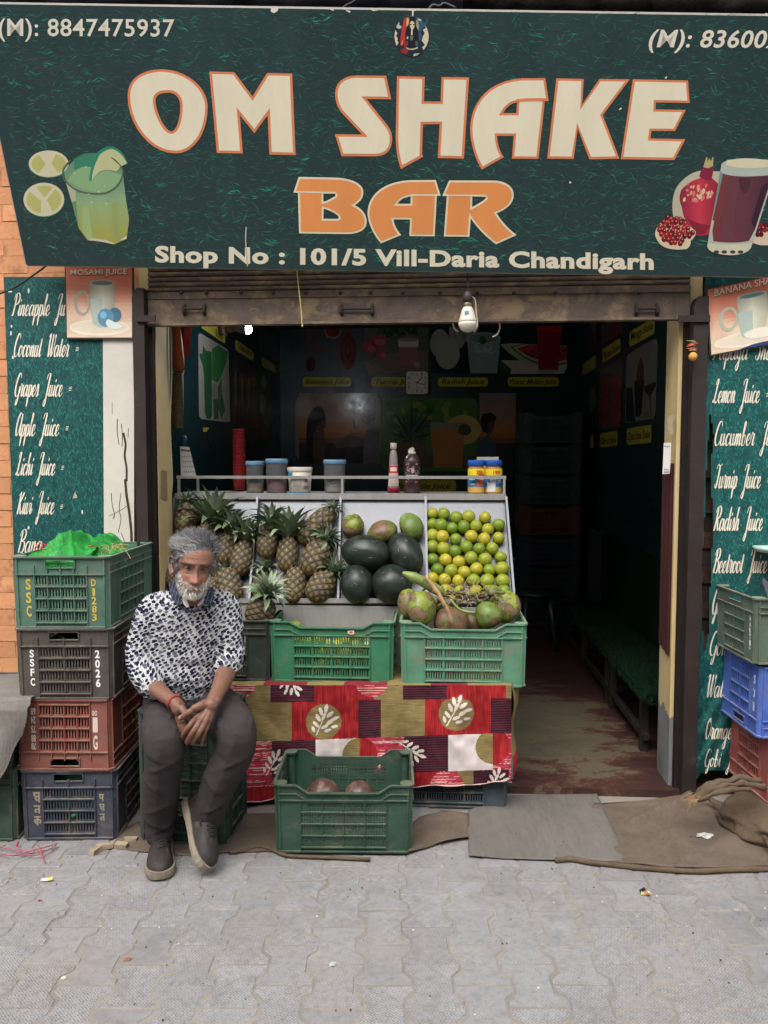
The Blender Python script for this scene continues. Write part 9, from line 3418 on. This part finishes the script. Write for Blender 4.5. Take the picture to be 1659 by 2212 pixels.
rc_ = Rk[2][1].lerp(Rk[2][2], .3)
rax = (Rk[2][2] - Rk[2][1]).normalized()
r1_ = rax.orthogonal().normalized()
r2_ = rax.cross(r1_)
mb.tube([rc_ + (r1_ * math.cos(a) + r2_ * math.sin(a)) * .0105 for a in (2 * math.pi * i / 18 for i in range(19))], .0015, 6)
mb.build('finger_ring', mat('silver', (200, 198, 190), .25, .05, 20, metal=.9), man, True)
# ---- shoes
M['shoe'] = mat('shoe_upper', (46, 42, 40), .6, .25, 18, .5, 140, spec=.3, stain=((104, 94, 82), .56, 12, .6))
M['sole'] = mat('shoe_sole', (128, 118, 102), .75, .3, 24, .3, 90, stain=((84, 74, 62), .55, 20, .6))
M['lace'] = mat('shoe_lace', (34, 32, 32), .8, .2, 60)
SEC = [(0.0, .022, .050, .100), (.05, .030, .066, .104), (.15, .0345, .074, .104), (.30, .036, .074, .098), (.42, .0385, .070, .086), (.55, .043, .062, .070), (.68, .0475, .054, .060), (.80, .0475, .048, .052), (.90, .041, .042, .045), (.96, .029, .034, .036), (1.0, .010, .022, .022)]
def shoe(toe, heel_dir, up, ln, sx):
 Yv = heel_dir.normalized()
 Zv = (up - Yv * up.dot(Yv)).normalized()
 Xv = Yv.cross(Zv)
 T = lambda x, s_, z: toe + Xv * x + Yv * (1 - s_) * ln + Zv * z
 t = thing('tmp', 'x', 'x')
 bpy.data.objects.remove(t)
 mb = MB()
 n = 18
 vs = []
 for s_, hw, h0, h1 in SEC:
  for k in range(n + 1):
   a = math.pi * k / n
   ca, sa = math.cos(a), math.sin(a)
   hx = math.copysign(abs(ca) ** .75, ca) * hw
   hz = .018 + (h0 if True else h1) * abs(sa) ** .8
   bulge = .0015 * noise.noise(Vector((hx * 60, s_ * 14, hz * 60)))
   vs.append(T(hx + sx * .006 * math.sin(s_ * 3.1), s_, hz + bulge))
 m_ = len(SEC)
 fs = [(i * (n + 1) + k, (i + 1) * (n + 1) + k, (i + 1) * (n + 1) + k + 1, i * (n + 1) + k + 1) for i in range(m_ - 1) for k in range(n)]
 mb.add(vs, fs + [tuple(range(n + 1)), tuple(reversed(range((m_ - 1) * (n + 1), m_ * (n + 1))))])
 up_o = mb.build('shoe', M['shoe'], man, True)
 mb = MB()
 out = [(s_, hw + .005) for s_, hw, a_, b_ in SEC]
 prof = [(hw, s_) for s_, hw in out] + [(-hw, s_) for s_, hw in reversed(out)]
 prof = [(x_ + sx * .006 * math.sin(s_ * 3.1), s_ * 1.03 - .015) for x_, s_ in prof]
 k_ = len(prof)
 spr = lambda s_: .010 * max(0, s_ - .75) ** 1.3 * 4
 top_ = [T(x_, s_, .026 + .004 * math.sin(s_ * 9) + spr(s_)) for x_, s_ in prof]
 mid_ = [T(x_ * 1.05, s_, .012 + spr(s_)) for x_, s_ in prof]
 bot_ = [T(x_ * .98, s_, .000 + spr(s_)) for x_, s_ in prof]
 fs = [(i, (i + 1) % k_, (i + 1) % k_ + k_, i + k_) for i in range(k_)] + [(i + k_, (i + 1) % k_ + k_, (i + 1) % k_ + 2 * k_, i + 2 * k_) for i in range(k_)]
 tri = tessellate_polygon([[Vector((x_, s_ * .28, 0)) for x_, s_ in prof]])
 fs += [tuple(t_) for t_ in tri] + [tuple(i + 2 * k_ for i in t_) for t_ in tri]
 mb.add(top_ + mid_ + bot_, fs)
 mb.build('sole', M['sole'], up_o)
 bpy.context.view_layer.update()
 def hgt(s_):
  for (a, h_a), (b, h_b) in zip([(q[0], q[2]) for q in SEC], [(q[0], q[2]) for q in SEC][1:]):
   if a <= s_ <= b:
    return .018 + h_a + (h_b - h_a) * (s_ - a) / (b - a)
  return .05
 mb = MB()
 for k in range(5):
  s_ = .40 + k * .055
  s2 = s_ + .05
  for sg in (-1, 1):
   mb.tube(catmull([T(sg * .020, s_, hgt(s_) * .90 + .002), T(0, (s_ + s2) / 2, hgt((s_ + s2) / 2) + .004), T(-sg * .020, s2, hgt(s2) * .88 + .002)], 4), .0022, 6)
 for sg in (-1, 1):
  mb.tube(catmull([T(0, .40, hgt(.4) + .004), T(sg * .022, .38, hgt(.38) + .006), T(sg * .036, .43, hgt(.43) * .75), T(sg * .030, .50, hgt(.5) * .72)], 5), .0022, 6)
 mb.build('laces', M['lace'], up_o)
 return up_o
def fix_child(o):
 for ch in o.children:
  pass
shoe(gnd(347, 1903), Vector((-.25, 1, 0)), Vector((0, 0, 1)), .275, -1)
tl = gnd(441, 1898) + Vector((0, .0, .026))
hl_ = A(408, 1752, 2.80)
shoe(tl, hl_ - tl, Vector((.85, -.30, .45)), .265, 1)
for sgn, a, q in ((0, AR, Vector((0, .005, -.045))), (1, AL, Vector((-.006, .0, -.03)))):
 mb = MB()
 ctube(mb, [(a, .042), (a + q, .044), (a + q * 1.8, .040)], 14)
 mb.build('sock', mat('sock', (30, 34, 46), .9, .2, 60, .3, 200), man, True)
